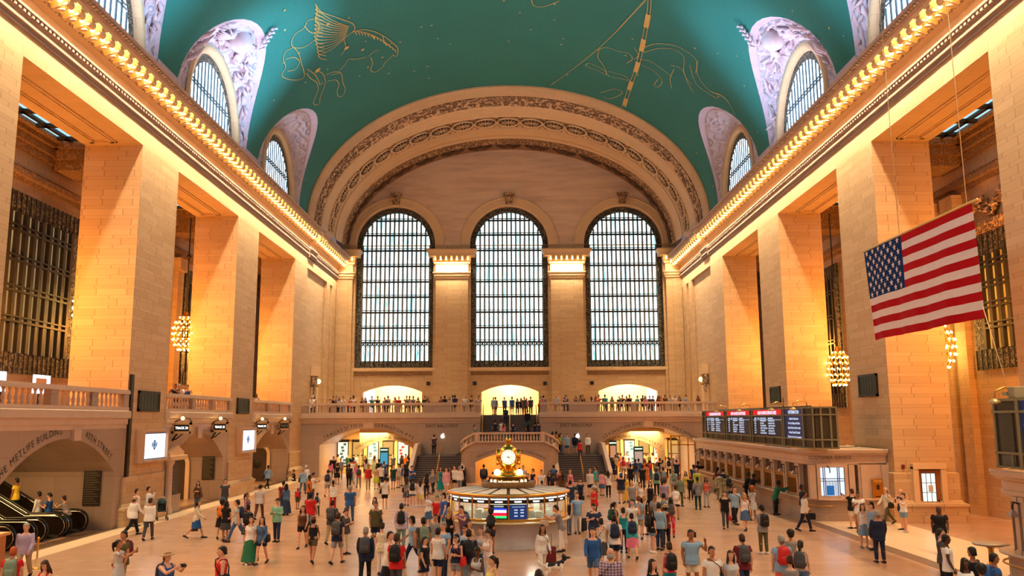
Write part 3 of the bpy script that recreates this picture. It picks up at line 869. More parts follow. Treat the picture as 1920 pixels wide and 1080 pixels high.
# ---- east windows
PANE_E = mk_pane('east_window_glass', (230, 250, 255), (96, 186, 206), 2.9, .9)
def east_window(idx, c, label):
    root = empty('window_%d' % idx, (c, YE + .45, WZB))
    struct(root, label, 'window')
    yf = YE + .35
    def outl(r, y, zb): return [(c - r, y, zb)] + [(c - r * math.cos(pi * k / 36), y, WZS + r * math.sin(pi * k / 36)) for k in range(37)] + [(c + r, y, zb)]
    mb = MB(); bw = .6
    mb.rings([outl(WH, yf, WZB), outl(WH - .05, yf - .08, WZB), outl(WH - bw + .05, yf - .08, WZB), outl(WH - bw, yf, WZB), outl(WH - bw, yf + .2, WZB)], False, closed=False)
    mb.box(c - WH, c + WH, yf - .05, yf + .05, WZB, WZB + .75)
    build_at(mb, 'ornamental_border', BRONZE_ORN, root, root.location)
    r = WH - bw
    def top(x):
        d = abs(x - c); return WZS + math.sqrt(max(0, r * r - d * d))
    mb = MB(); nb = 15
    for k in range(nb + 1):
        x = c - r + 2 * r * k / nb
        mb.box(x - .095, x + .095, yf, yf + .12, WZB + .7, top(x))
        mb.box(x - .035, x + .035, yf - .05, yf, WZB, top(x))
    build_at(mb, 'mullions', plain('bronze_mullion', (124, 128, 124), .45, .2, var=.2, scale=6), root, root.location)
    mb = MB()
    for z in (13.0, 14.55, 16.2, 17.85, 19.5, 21.2, 22.9, 24.6, 26.2):
        hw = r if z < WZS else math.sqrt(max(0, r * r - (z - WZS) ** 2))
        mb.box(c - hw, c + hw, yf - .06, yf + .2, z - .09, z + .09)
        mb.box(c - hw, c + hw, yf - .03, yf + .2, z + .2, z + .27)
    build_at(mb, 'transoms', BRONZE, root, root.location)
    mb = MB()                                               # cresting in the lowest row
    for k in range(nb):
        x = c - r + 2 * r * (k + .5) / nb
        mb.tube([(x - .2, yf, 12.55), (x - .1, yf, 12.75), (x, yf, 12.5), (x + .1, yf, 12.75), (x + .2, yf, 12.55)], .07, 5)
        mb.tube([(x, yf, 12.5), (x - .06, yf, 12.2), (x + .05, yf, 11.9), (x, yf, 11.6)], .03, 4)
        mb.sphere((x, yf, 12.8), (.12, .05, .12), 6, 4)
    build_at(mb, 'cresting', BRONZE, root, root.location)
    mb = MB(); pts = outl(WH - .3, yf + .45, WZB); mb.add(pts, [tuple(range(len(pts)))])
    build_at(mb, 'pane', PANE_E, root, root.location)
east_window(1, WC[0], 'tall arched window of the end wall nearest the escalator side')
east_window(2, WC[1], 'tall arched window in the middle of the end wall')
east_window(3, WC[2], 'tall arched window of the end wall nearest the ticket side')
# catwalk shapes of the walkways between the two glass skins are part of the window
# balcony-level rooms behind the three low arches
ROOM = plain('lit_cream_room', (250, 232, 176), .8, var=.05)
for k, (c, hw) in enumerate(BAL_A):
    mb = MB(); mb.box(c - hw - 1.5, c + hw + 1.5, YE + 5, YE + 5.1, ZB, 9.5); mb.box(c - hw - 1.5, c + hw + 1.5, YE + .95, YE + 5, 9.4, 9.5)
    for s in (-1, 1): mb.box(c + s * (hw + 1.5) - .05, c + s * (hw + 1.5) + .05, YE + .9, YE + 5, ZB, 9.5)
    struct(mb.build('wall_room', ROOM), 'cream back wall of the bright balcony room behind the %s low arch' % ['first', 'middle', 'last'][k], 'wall')
mb = MB()
for s in (-1, 1):
    xa, xb = sorted((s * 2.62, s * 18.6)); mb.box(xa, xb, YB, YE + 6, ZB - .25, ZB)
mb.box(-2.62, 2.62, 80.3, YE + 6, ZB - .25, ZB)
struct(mb.build('floor_balcony', MARBLE_P), 'floor of the far balcony', 'floor')

# ---- balcony fronts
LA = [(-12.4, 4.25), (12.15, 4.2)]
mb = MB()
wall_open(mb, pl_east(YB), -18.4, -2.62, 0, 5.0, [(LA[0][0], LA[0][1], 0, 2.75, 1.45, 'seg')], [8.0])
wall_open(mb, pl_east(YB), 2.62, 18.4, 0, 5.0, [(LA[1][0], LA[1][1], 0, 2.75, 1.45, 'seg')], [8.0])
for s in (-1, 1):
    xa, xb = sorted((s * 2.62, s * 2.95)); mb.box(xa, xb, YB + .02, 80.3, 0, 5.05)
struct(mb.build('wall_balcony', MARBLE), 'marble front of the far balcony with two wide arches', 'wall')
mb = MB()
for s in (-1, 1):
    xa, xb = sorted((s * 2.62, s * 18.4))
    mb.prism([(0, 4.6), (.06, 4.62), (.06, 4.75), (.14, 4.8), (.14, 5.0), (.3, 5.06), (.3, 5.36), (.1, 5.42), (0, 5.42)], lambda u, v, w: (w, YB - u, v), xa, xb)
struct(mb.build('trim_24', MARBLE_P), 'moulded marble ledge along the far balcony', 'ledge')

# balusters
def baluster_mesh(h=.62, r=.085):
    mb = MB(); mb.smooth = True
    mb.lathe([(r * .9, 0), (r * .9, .06), (r * .55, .09), (r * .95, .2), (r * 1.0, .27), (r * .6, .42), (r * .5, .5), (r * .75, .54), (r * .75, .57), (r * .9, .57), (r * .9, h)], n=8)
    return mb.mesh('baluster', MARBLE_P)
BAL = baluster_mesh()
def balustrade(name, fn, u0, u1, peds, zb, label, cat='balustrade', solid=(), step=.27, ztop=None, pw=.5):
    """straight run: fn(u,v,w); peds = pedestal centres; solid = (a,b) solid stretches"""
    org = Vector(fn(u0, zb, 0))
    root = empty(name, org)
    mb = MB()
    def seg(a, b, z0, z1, w0, w1):
        P = [fn(a, z0, w0), fn(b, z1, w1)]
        x0, x1 = sorted((P[0][0], P[1][0])); y0, y1 = sorted((P[0][1], P[1][1])); mb.box(x0, x1, y0, y1, z0, z1)
    seg(u0, u1, zb, zb + .14, -.14, .2); 
    build_at(mb, 'base_rail', MARBLE_P, root, org)
    mb = MB(); seg(u0, u1, zb + .76, zb + .9, -.17, .23); seg(u0, u1, zb + .9, zb + .96, -.13, .19)
    build_at(mb, 'top_rail', MARBLE_P, root, org)
    mb = MB()
    occ = []
    for p in peds:
        seg(p - pw / 2, p + pw / 2, zb + .1, zb + .8, -.12, .18); occ.append((p - pw / 2, p + pw / 2))
    for a, b in solid:
        seg(a, b, zb + .1, zb + 1.0, -.16, .2); occ.append((a, b))
    if peds or solid: build_at(mb, 'pedestals', MARBLE, root, org)
    u = u0 + .15
    while u < u1 - .1:
        if not any(a - .1 < u < b + .1 for a, b in occ):
            o = link('baluster', BAL, root); o.location = Vector(fn(u, zb + .14, .03)) - org
        u += step
    tag(root, label, cat, None, 'structure')
    return root
f = pl_east(YB)
balustrade('balustrade', f, -18.3, -7.0, [-15.5 + .0, -12.6, -9.9], 5.42, 'marble balustrade of the far balcony over the escalator side arch', solid=[(-18.3, -17.6), (-7.6, -7.0)])
balustrade('balustrade', f, -7.0, -2.65, [], 5.42, 'short marble balustrade just on the escalator side of the central stair', solid=[(-7.0, -5.2), (-3.1, -2.65)])
balustrade('balustrade', f, 2.65, 7.4, [], 5.42, 'short marble balustrade just on the ticket side of the central stair', solid=[(2.65, 3.3), (5.2, 7.4)])
balustrade('balustrade', f, 7.4, 18.3, [10.9, 13.9, 16.7], 5.42, 'marble balustrade of the far balcony over the ticket side arch', solid=[(7.4, 7.7)])
fl = pl_left(-XW)
for k, (a, b) in enumerate(BAYS[1:]):
    balustrade('balustrade', fl, a + .02, b - .02, [a + (b - a) * .36, a + (b - a) * .68, b - .3], 5.42, 'marble balustrade in the %s side bay of the escalator side' % ['unseen', 'nearest', 'middle', 'farthest'][k], step=.42)

# ---- left side: balcony fronts, tunnels
BA = [(35.9, 4.5), (51.2, 4.35), (66.65, 4.7)]
mb = MB()
for (a, b), (c, hw) in zip(BAYS[1:], [(20.8, 4.5)] + BA):
    wall_open(mb, fl, a, b, 0, 5.0, [(c, hw, 0, 2.6, 1.6, 'seg')], [8.0])
struct(mb.build('wall_left_lower', MARBLE), 'marble wall with low arches under the side balcony on the escalator side', 'wall')
mb = MB(); mb.box(-26.4, -26.3, 10, 75, 0, 5.0)
struct(mb.build('wall_left_back', STONE), 'stone wall at the back of the low side arches', 'wall')
mb = MB(); mb.box(-XB, -XW - .06, Y0, 76, ZB - .2, ZB)
struct(mb.build('floor_side', MARBLE_P), 'floor of the side balcony on the escalator side', 'floor')
for k, (a, b) in enumerate(BAYS[1:]):
    mb = MB(); m = (a + b) / 2
    mb.prism([(0, 4.55), (.05, 4.57), (.05, 4.72), (.12, 4.78), (.12, 5.0), (.26, 5.06), (.26, 5.36), (.1, 5.42), (-.3, 5.42)], lambda u, v, w: (-XW + u, w, v), a + .02, b - .02)
    mb.box(-XW - .02, -XW + .1, m - .55, m + .15, 3.9, 4.6) if k != 1 else mb.box(-XW - .02, -XW + .12, 36.3, 36.9, 4.1, 4.6)
    struct(mb.build('trim_%d' % (30 + k), MARBLE_P), 'moulded marble ledge under the %s side balustrade' % ['unseen', 'nearest', 'middle', 'farthest'][k], 'ledge')

# ---- aisles: back walls, beams, ceilings, lattice windows
for sx, sd in ((-1, 'escalator'), (1, 'ticket booth')):
    z0 = ZB if sx < 0 else 0
    fn = pl_left(-XB) if sx < 0 else pl_right(XB)
    mb = MB(); wall_open(mb, fn, Y0, 92, z0, 19.6, [], 0)
    struct(mb.build('wall_%s_aisle' % ('left' if sx < 0 else 'right'), STONE), f'ashlar back wall of the side aisle on the {sd} side', 'wall')
    mb = MB(); xa, xb = sorted((sx * (XW + PD), sx * XB)); mb.box(xa, xb, Y0, 92, 19.5, 19.6)
    cm = MB()
    struct(mb.build('ceiling_%s_aisle' % ('left' if sx < 0 else 'right'), STONE_PLAIN), f'coffered ceiling of the side aisle on the {sd} side', 'ceiling')
    mb = MB()
    for o, za, zb_ in ((.5, 19.0, 19.5), (.8, 19.25, 19.5), (.3, 18.6, 19.05), (.15, 18.2, 18.65), (.1, 16.6, 16.85), (.35, 16.85, 17.15), (.22, 17.15, 17.3)):
        xa, xb = sorted((sx * XB, sx * (XB - o))); mb.box(xa, xb, 26, 90, za, zb_)
    struct(mb.build('trim_%d' % (40 + (sx > 0)), CARVED_AISLE), f'carved cornice of the side aisle on the {sd} side', 'cornice')
    for i, (a, b) in enumerate(PIERS[2:]):
        mb = MB(); xa, xb = sorted((sx * (XW + PD - .02), sx * (XB + .02)))
        m_ = a + 1.0
        mb.box(xa, xb, m_ + 1.2, m_ + 3.2, 18.0, 19.55); mb.box(xa, xb, m_ + .9, m_ + 3.5, 18.5, 19.55); mb.box(xa, xb, m_ + .6, m_ + 3.8, 19.0, 19.55)
        struct(mb.build('beam', CARVED_AISLE), f'carved ceiling beam of the {sd} side aisle behind the {["nearest", "second", "third", "last"][i]} pier', 'beam')
    # glazed panels in the aisle ceiling
    for i, yc in enumerate((40.5, 53.0, 66.0)):
        root = empty('skylight', (sx * 22.4, yc, 19.45)); struct(root, f'dark barred skylight in the {sd} side aisle ceiling, {["nearest", "middle", "farthest"][i]} bay', 'skylight')
        mb = MB()
        for k in range(5): mb.box(sx * 22.4 - 1.1, sx * 22.4 + 1.1, yc - 4 + 2 * k - .18, yc - 4 + 2 * k + .18, 19.3, 19.48)
        for k in range(4): mb.box(sx * 22.4 - 1.1 + .7 * k - .07, sx * 22.4 - 1.1 + .7 * k + .13, yc - 4, yc + 4, 19.3, 19.48)
        build_at(mb, 'bars', BRONZE, root, root.location)
        mb = MB(); mb.box(sx * 22.4 - 1.1, sx * 22.4 + 1.1, yc - 4, yc + 4, 19.44, 19.47)
        build_at(mb, 'pane', SKY_P if 'SKY_P' in globals() else emit('skylight_glass', (170, 220, 240), 1.0), root, root.location)
def lattice(idx, sx, ya, yb, za, zb, label, pane):
    X = sx * (XB - .1)
    root = empty('window_%d' % idx, (X, (ya + yb) / 2, za)); struct(root, label, 'window')
    fn = pl_left(-XB + .1) if sx < 0 else pl_right(XB - .1)
    mb = MB(); bw = 1.0
    def bx(mb, a, b, z0, z1, w0, w1):
        p, q = fn(a, z0, w0), fn(b, z1, w1); mb.box(min(p[0], q[0]), max(p[0], q[0]), min(p[1], q[1]), max(p[1], q[1]), z0, z1)
    bx(mb, ya, ya + bw, za, zb, -.12, .02); bx(mb, yb - bw, yb, za, zb, -.12, .02); bx(mb, ya + bw, yb - bw, zb - 1.0, zb, -.12, .02); bx(mb, ya + bw, yb - bw, za, za + 1.0, -.12, .02)
    build_at(mb, 'ornamental_border', BRONZE_ORN, root, root.location)
    mb = MB(); a, b = ya + bw, yb - bw; n = max(2, int((b - a) / .72))
    for k in range(n + 1):
        y = a + (b - a) * k / n; bx(mb, y - .13, y + .13, za + 1, zb - 1, -.2, 0)
    for k in range(1, 5):
        z = za + 1 + (zb - za - 2) * k / 4.6
        bx(mb, a, b, z - .05, z + .05, -.24, 0); bx(mb, a, b, z + .2, z + .28, -.24, 0)
    for k in range(n * 2 + 1):
        y = ya + (yb - ya) * k / (2 * n); bx(mb, y - .02, y + .02, zb - 1, zb, -.16, -.1); bx(mb, y - .02, y + .02, za, za + 1, -.16, -.1)
    build_at(mb, 'mullions', BRONZE, root, root.location)
    mb = MB(); bx(mb, ya, yb, za, zb, .0, .04)
    build_at(mb, 'pane', pane, root, root.location)
PANE_A = mk_pane('amber_window_glass', (240, 160, 50), (150, 84, 20), .8, .8, .3)
PANE_B = mk_pane('dim_window_glass', (210, 176, 120), (84, 56, 26), .4, .25, .45)
lattice(4, -1, 33, 46.6, 7.2, 16.0, 'tall dark lattice window in the nearest side bay on the escalator side', PANE_B)
lattice(5, -1, 62.0, 73, 7.5, 16.0, 'dark lattice window strip behind the chandelier on the escalator side', PANE_A)
lattice(6, 1, 33, 43.3, 7.2, 13.9, 'tall amber lattice window behind the flag', PANE_A)
lattice(7, 1, 61.0, 73, 5.6, 16.0, 'dark lattice window strip behind the chandelier on the ticket booth side', PANE_B)
# corner pilasters of the aisle
for sx in (-1, 1):
    mb = MB(); xa, xb = sorted((sx * (XB - .35), sx * XB))
    for a, b in (((47.2, 48.2), (60.3, 61.3)) if sx < 0 else ((44.0, 45.0), (45.8, 46.5))):
        mb.box(xa, xb, a, b, 0, 15.6); xc, xd = sorted((sx * (XB - .55), sx * XB)); mb.box(xc, xd, a - .15, b + .15, 15.6, 16.5)
    struct(mb.build('trim_%d' % (50 + (sx > 0)), STONE), 'flat pilasters beside the lattice windows on the %s side' % ('escalator' if sx < 0 else 'ticket booth'), 'pilaster')
# carved relief over the window behind the flag
mb = MB(); mb.smooth = True
rnd = random.Random(3)
for s in (-1, 1):
    for k in range(16):
        y = 38.6 + s * (.5 + .22 * k); z = 15.3 + .5 * math.sin(k * .6) * (1 - k / 20)
        for j in range(3):
            a = rnd.uniform(0, 6.28); mb.tube([(XB - .1, y, z), (XB - .3, y + .2 * math.cos(a), z + .25 * math.sin(a)), (XB - .12, y + .42 * math.cos(a), z + .45 * math.sin(a))], [.06, .12, .03], 5)
mb.sphere((XB - .1, 38.6, 15.4), (.3, .9, 1.0), 14, 8); mb.rings([[(XB - .35, 38.6 + r * math.cos(k * pi / 12), 15.4 + r * math.sin(k * pi / 12)) for k in range(24)] for r in (.75, .85, .95)], False)
struct(mb.build('trim_55', CARVED), 'carved wreath relief above the window behind the flag', 'relief')
mb = MB(); mb.box(XB - .25, XB, 33, 43.6, 14.0, 14.3); mb.box(XB - .4, XB, 33, 43.8, 14.3, 14.5); mb.box(XB - .15, XB, 33, 43.6, 13.9, 14.05)
struct(mb.build('trim_56', CARVED_FINE), 'moulded stone lintel above the window behind the flag', 'lintel')
PANE_WEST = mk_pane('west_window_glass', (236, 250, 255), (150, 190, 210), 1.0, .9)
# west wall behind the camera, with the same three windows
mb = MB(); wall_open(mb, pl_west(Y0), -28, 28, 0, 36, [(c, WH, WZB, WZS, WH, 'round') for c in WC], .6)
struct(mb.build('wall_west', STONE), 'end wall behind the camera', 'wall')
for k, c in enumerate(WC):
    mb = MB(); pts = [(c - WH, Y0 - .5, WZB)] + [(c - WH * math.cos(pi * j / 30), Y0 - .5, WZS + WH * math.sin(pi * j / 30)) for j in range(31)] + [(c + WH, Y0 - .5, WZB)]
    mb.add(pts, [tuple(range(len(pts)))])
    struct(mb.build('window_%d' % (30 + k), PANE_WEST), ['arched window behind the camera, escalator side', 'arched window behind the camera, middle', 'arched window behind the camera, ticket side'][k], 'window')
# ================================================================== furniture and fittings
STAIR_M = plain('grey_marble_steps', (74, 62, 60), .5, var=.12, scale=3)
# ---- engraved words
def arc_curve(c, hw, zs, rise, kind, s0, off, sgn=1):
    """walk along an arch, s measured from u=c+s0; returns position shifted off outward"""
    def f(s):
        u = c + s0 + s * sgn
        # approximate arc length by shrinking horizontal travel with slope
        z = op_top((c, hw, 0, zs, rise, kind), max(min(u, c + hw - .02), c - hw + .02))
        e = .05
        z1 = op_top((c, hw, 0, zs, rise, kind), max(min(u + e, c + hw - .01), c - hw + .01)); a = math.atan2(z1 - z, e)
        return (u - math.sin(a) * off, z + math.cos(a) * off, a)
    return f
fe = pl_east(YB)
mb = MB()
text_arc(mb, 'TRACKS 21 TO 11', .4, fe, arc_curve(-12.4, 4.25, 2.75, 1.45, 'seg', -2.15, .17))
text_arc(mb, 'LEXINGTON AVE', .4, fe, arc_curve(-12.4, 4.25, 2.75, 1.45, 'seg', 2.2, .17))
text_arc(mb, 'LEXINGTON AVE', .4, fe, arc_curve(12.15, 4.2, 2.75, 1.45, 'seg', -2.2, .17))
text_arc(mb, 'TICKET MACHINES', .4, fe, arc_curve(12.15, 4.2, 2.75, 1.45, 'seg', 2.25, .17))
text_flat(mb, 'EAST BALCONY', .4, fe, -5.95, 4.22); text_flat(mb, 'EAST BALCONY', .4, fe, 5.85, 4.22)
struct(mb.build('trim_60', ENGRAVE), 'dark engraved words on the marble front of the far balcony', 'lettering')
mb = MB()
f2 = lambda u, v, w: (-XW - w, u, v)
text_arc(mb, 'THE METLIFE BUILDING', .39, f2, arc_curve(35.9, 4.5, 2.6, 1.6, 'seg', -2.5, .2))
text_arc(mb, '45TH STREET', .4, f2, arc_curve(35.9, 4.5, 2.6, 1.6, 'seg', 2.75, .2))
struct(mb.build('trim_61', ENGRAVE), 'dark engraved words over the escalator arch', 'lettering')
for k_, c_ in enumerate((-12.4, 12.15)):
    mb = MB(); mb.box(c_ - .3, c_ + .3, YB - .1, YB + .02, 4.16, 4.75); mb.box(c_ - .42, c_ + .42, YB - .05, YB + .02, 4.1, 4.8)
    struct(mb.build('trim_%d' % (65 + k_), MARBLE_P), 'square marble keystone over the wide arch on the %s side' % ('escalator', 'ticket')[k_], 'keystone')
# inner arches with words
mb = MB(); fi = pl_east(78.4)
wall_open(mb, fi, -13.6, -7.9, 0, 4.4, [(-11.0, 2.55, 0, 2.1, 1.0, 'seg')], [.5])
wall_open(mb, fi, 7.9, 14.0, 0, 4.4, [(10.75, 2.6, 0, 2.1, 1.0, 'seg')], [.5])
struct(mb.build('wall_passage', STONE_UNI), 'inner stone arches of the two passages under the far balcony', 'wall')
mb = MB()
text_arc(mb, '42ND STREET PASSAGE   SUBWAY 4 5 6 7 S', .34, fi, arc_curve(-11.0, 2.9, 2.1, 1.0, 'seg', 0, .12), sx=.8)
text_arc(mb, '42ND STREET PASSAGE   SUBWAY 4 5 6 7 S', .34, fi, arc_curve(10.75, 2.9, 2.1, 1.0, 'seg', 0, .12), sx=.8)
struct(mb.build('trim_62', ENGRAVE), 'dark engraved words on the inner passage arches', 'lettering')
# passage end walls: lit shop fronts
SHOP = emit('lit_shop_front', (255, 190, 96), .6, False); SHOPW = emit('lit_shop_window', (255, 244, 220), .9, False)
for s, x0, x1 in ((-1, -16.8, -8.1), (1, 8.0, 16.4)):
    root = empty('shop_front', ((x0 + x1) / 2, 83.6, 0))
    struct(root, 'bright shop fronts at the end of the passage on the %s side' % ('escalator' if s < 0 else 'ticket booth'), 'shop front')
    mb = MB(); mb.box(x0, x1, 83.6, 83.8, 0, 4.4); build_at(mb, 'wall', plain('warm_passage_stone', (236, 196, 130), .6, var=.1, scale=2), root, root.location)
    n = 6
    for k in range(n):
        a = x0 + (x1 - x0) * (k + .12) / n; b = x0 + (x1 - x0) * (k + .88) / n
        mb = MB(); mb.box(a, b, 83.5, 83.6, .5, 2.9); mb.box(a - .08, b + .08, 83.44, 83.62, 2.9, 3.05)
        build_at(mb, 'window_frame', BRONZE, root, root.location)
        mb = MB(); mb.box(a + .08, b - .08, 83.45, 83.5, .6, 1.5 if k % 2 else 2.8); 
        if k % 2: mb.box(a + .08, b - .08, 83.45, 83.5, 1.6, 2.8)
        build_at(mb, 'lit_window', (SHOPW, SHOP)[k % 2], root, root.location)
        if k % 2 == 0:
            mb = MB(); rr = random.Random(k)
            for j in range(7):
                y = rr.uniform(a + .15, b - .35); z = .7 + .3 * j
                mb.box(y, y + .25, 83.4, 83.45, z, z + .2)
            build_at(mb, 'goods', plain('shop_goods_%d' % k, rr.choice([(180, 60, 40), (60, 120, 160), (90, 60, 40)]), .5), root, root.location)
# poster pillars in the passages
for (px0, px1, pyt, pyb, lab, ink) in ((712, 729, 839, 866, 'dark green sign pillar with a blue poster in the escalator side passage', (70, 170, 200)), (1188, 1206, 837, 861, 'dark green sign pillar with a pale map poster in the ticket side passage', (206, 170, 150)), (1142, 1156, 826, 845, 'slim green sign pillar by the stair on the ticket side', (220, 150, 110))):
    Y = 77.5
    a = onY(px0, pyt, Y); b = onY(px1, pyt, Y)
    root = empty('sign_pillar', ((a.x + b.x) / 2, Y, 0)); tag(root, lab, 'sign')
    mb = MB(); mb.bbox(a.x, b.x, Y, Y + .25, 0, a.z, .02); build_at(mb, 'case', plain('dark_green_case', (30, 60, 56), .4), root, root.location)
    mb = MB(); mb.box(a.x + .08, b.x - .08, Y - .01, Y, a.z - 1.5, a.z - .45); build_at(mb, 'poster', emit('poster_%d' % px0, ink, .7, False), root, root.location)
    mb = MB(); mb.box(a.x, b.x, Y - .015, Y, a.z - .36, a.z - .06); build_at(mb, 'header', plain('teal_header', (20, 110, 92), .5), root, root.location)
    mb = MB(); text_flat(mb, 'SUBWAY', .16, pl_east(Y - .016), (a.x + b.x) / 2, a.z - .27); build_at(mb, 'lettering', WHITE_EM, root, root.location)
# door frame with clear bars under the ticket side arch
root = empty('glass_door_screen', (15.4, 76.4, 0)); tag(root, 'tall gilt framed glass door screen under the ticket side arch', 'door')
mb = MB()
for x in (14.2, 14.95, 15.7, 16.3): mb.box(x - .05, x + .05, 76.4, 76.5, 0, 3.4)
for z in (2.6, 3.35): mb.box(14.2, 16.3, 76.4, 76.5, z - .04, z + .04)
build_at(mb, 'frame', GOLD, root, root.location)
mb = MB(); mb.box(14.25, 16.25, 76.44, 76.46, .05, 2.6)
GLASS = NT('clear_glass'); GLASS.set(base=(.9, .95, .95, 1), rough=.02, alpha=.18, spec=.6); GLASS = GLASS.m
build_at(mb, 'glass', GLASS, root, root.location)

# ---- grand stair
SX = 3.9; YF0, YF1 = 68.4, 72.6; ZL1 = 1.9; ZL2 = 3.1
mb = MB()
for s in (-1, 1):
    xa, xb = sorted((s * SX, s * 7.7)); n = 12
    for k in range(n):
        y = YF0 + (YF1 - YF0) * k / n; z = ZL1 * (k + 1) / n
        mb.box(xa, xb, y, YB, z - ZL1 / n, z)
    n = 7
    for k in range(n):                                     # upper side flights towards the centre
        x0 = SX + .6 - (SX + .6 - 2.7) * k / n; z = ZL1 + (ZL2 - ZL1) * (k + 1) / n
        xa, xb = sorted((s * x0, 0)); mb.box(xa, xb, 72.6, YB, z - .18, z)
n = 14
for k in range(n):
    y = YB + (80.3 - YB) * k / n; z = ZL2 + (ZB - ZL2) * (k + 1) / n; mb.box(-2.6, 2.6, y, 80.35, z - .17, z)
mb.box(-2.7, 2.7, 69, YB, ZL2 - .1, ZL2)
st = mb.build('stairs', STAIR_M); struct(st, 'grey marble double staircase up to the far balcony', 'staircase')
mb = MB()                                                   # pale nosing lines
n = 12
for s in (-1, 1):
    for k in range(n):
        y = YF0 + (YF1 - YF0) * k / n; z = ZL1 * (k + 1) / n; xa, xb = sorted((s * (SX + .1), s * 7.6)); mb.box(xa, xb, y - .012, y, z - .045, z + .002)
for k in range(14):
    y = YB + (80.3 - YB) * k / 14; z = ZL2 + (ZB - ZL2) * (k + 1) / 14; mb.box(-2.55, 2.55, y - .012, y, z - .045, z + .002)
mb.build('nosing', plain('pale_nosing', (126, 112, 108), .5), st)
# curved front block with arch
mb = MB()
plan = []
for k in range(11):
    a = pi / 2 * k / 10; plan.append((-SX + (SX - 2.6) * (1 - math.cos(a)) if False else -SX + 1.2 * (1 - math.cos(a)), 69.9 - 1.3 * math.sin(a)))
left = [(-SX, YF1)] + plan
# heights follow the balustrade
def top_at(x, y):
    if y > 72.5: return 2.25
    t = min(1, max(0, (SX - abs(x)) / 1.2)); 
    return 2.25 + (3.12 - 2.25) * (t ** .6 if y < 69.95 else 0)
for s in (-1, 1):
    P = [(s * x, y) for x, y in left]
    for (a, b) in zip(P, P[1:]):
        mb.quad((a[0], a[1], 0), (b[0], b[1], 0), (b[0], b[1], top_at(*b)), (a[0], a[1], top_at(*a)))
wall_open(mb, pl_east(68.6), -2.7, 2.7, 0, 3.12, [(-.02, 2.68, 0, 1.55, .72, 'seg')], [3.9])
struct(mb.build('wall_stair', MARBLE), 'curved marble stair block with a low arch in its front', 'wall')
mb = MB(); mb.box(-2.75, 2.75, 72.4, 72.55, 0, 2.4)
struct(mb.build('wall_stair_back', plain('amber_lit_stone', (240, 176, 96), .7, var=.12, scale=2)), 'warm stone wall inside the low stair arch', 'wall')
mb = MB(); text_arc(mb, 'TRACKS 20 TO 1', .25, pl_east(68.6), arc_curve(-.02, 2.9, 1.55, .78, 'seg', -1.55, .12)); text_arc(mb, 'DINING CONCOURSE', .25, pl_east(68.6), arc_curve(-.02, 2.9, 1.55, .78, 'seg', 1.5, .12))
struct(mb.build('trim_63', ENGRAVE), 'dark engraved words over the low stair arch', 'lettering')
# balustrade of the landing
root = empty('balustrade', (0, 68.6, 3.1)); struct(root, 'curved marble balustrade of the stair landing', 'balustrade')
mb = MB(); mb.box(-2.72, 2.72, 68.45, 68.85, 3.08, 3.2)
mb.box(-2.75, 2.75, 68.5, 68.8, 3.74, 3.88)
for s in (-1, 1):
    P = [(s * x, y) for x, y in left[1:]]
    low = [[(x - s * .1, y - .1, top_at(x, y) + dz), (x - s * .1, y + .15, top_at(x, y) + dz), (x + s * .25, y + .15, top_at(x, y) + dz)] for x, y in P for dz in (0,)]
    r1 = [[(x * 1.02, y - .08, top_at(x, y) + .62), (x * 1.02, y - .08, top_at(x, y) + .78), (x * .94, y + .14, top_at(x, y) + .78), (x * .94, y + .14, top_at(x, y) + .62)] for x, y in P]
    mb.rings(r1, True)
    r2 = [[(x * 1.02, y - .1, top_at(x, y) - .05), (x * 1.02, y - .1, top_at(x, y) + .1), (x * .94, y + .14, top_at(x, y) + .1), (x * .94, y + .14, top_at(x, y) - .05)] for x, y in P]
    mb.rings(r2, True)
build_at(mb, 'rails', MARBLE_P, root, root.location)
mb = MB()
for s in (-1, 1):
    mb.box(s * 2.62 - .16, s * 2.62 + .16, 68.52, 68.8, 3.1, 3.8)
    # sloping cheek walls either side of the lower flights
    for xa in (SX - .02, 7.72):
        w = .3 * (1 if xa > 5 else -1)
        xs = sorted((s * xa, s * (xa + w)))
        r = [[(xs[0], y, 0), (xs[0], y, z), (xs[1], y, z), (xs[1], y, 0)] for y, z in ((YF0 - .5, .0), (YF0 - .5, .75), (YF0 - .2, .95), (YF1, 2.75), (YF1 + .4, 2.9), (YF1 + .8 if xa < 5 else YB, 2.9))]
        mb.rings(r, True)
build_at(mb, 'cheek_walls', MARBLE_P, root, root.location)
for k in range(21):
    x = -2.4 + 4.8 * k / 20
    o = link('baluster', BAL, root); o.location = (x, .03, .09); o.scale = (1, 1, .95)
for s in (-1, 1):
    for j in (3, 5, 7, 9):
        x, y = left[j]; o = link('baluster', BAL, root); o.location = (s * x, y + .03 - 68.6, top_at(x, y) + .08 - 3.1); o.scale = (1, 1, .9)
# brass handrails
def handrail(name, pts, label):
    mb = MB(); mb.smooth = True; mb.tube(pts, .035, 8)
    P = [Vector(p) for p in pts]
    n = max(2, int((P[-1] - P[0]).length / 1.3))
    for k in range(n + 1):
        q = P[0].lerp(P[-1], k / n); mb.tube([q, q - Vector((0, 0, .88))], .02, 6)
    o = mb.build(name, BRASS); struct(o, label, 'handrail')
handrail('handrail', [(-5.75, YF0, .9), (-5.75, YF1, ZL1 + .88)], 'brass handrail in the middle of the flight on the escalator side')
handrail('handrail', [(5.75, YF0, .9), (5.75, YF1, ZL1 + .88)], 'brass handrail in the middle of the flight on the ticket side')
handrail('handrail', [(-2.45, YB, ZL2 + .9), (-2.45, 80.3, ZB + .88)], 'brass handrail of the upper flight, escalator side')
handrail('handrail', [(0, YB, ZL2 + .9), (0, 80.3, ZB + .88)], 'brass handrail in the middle of the upper flight')
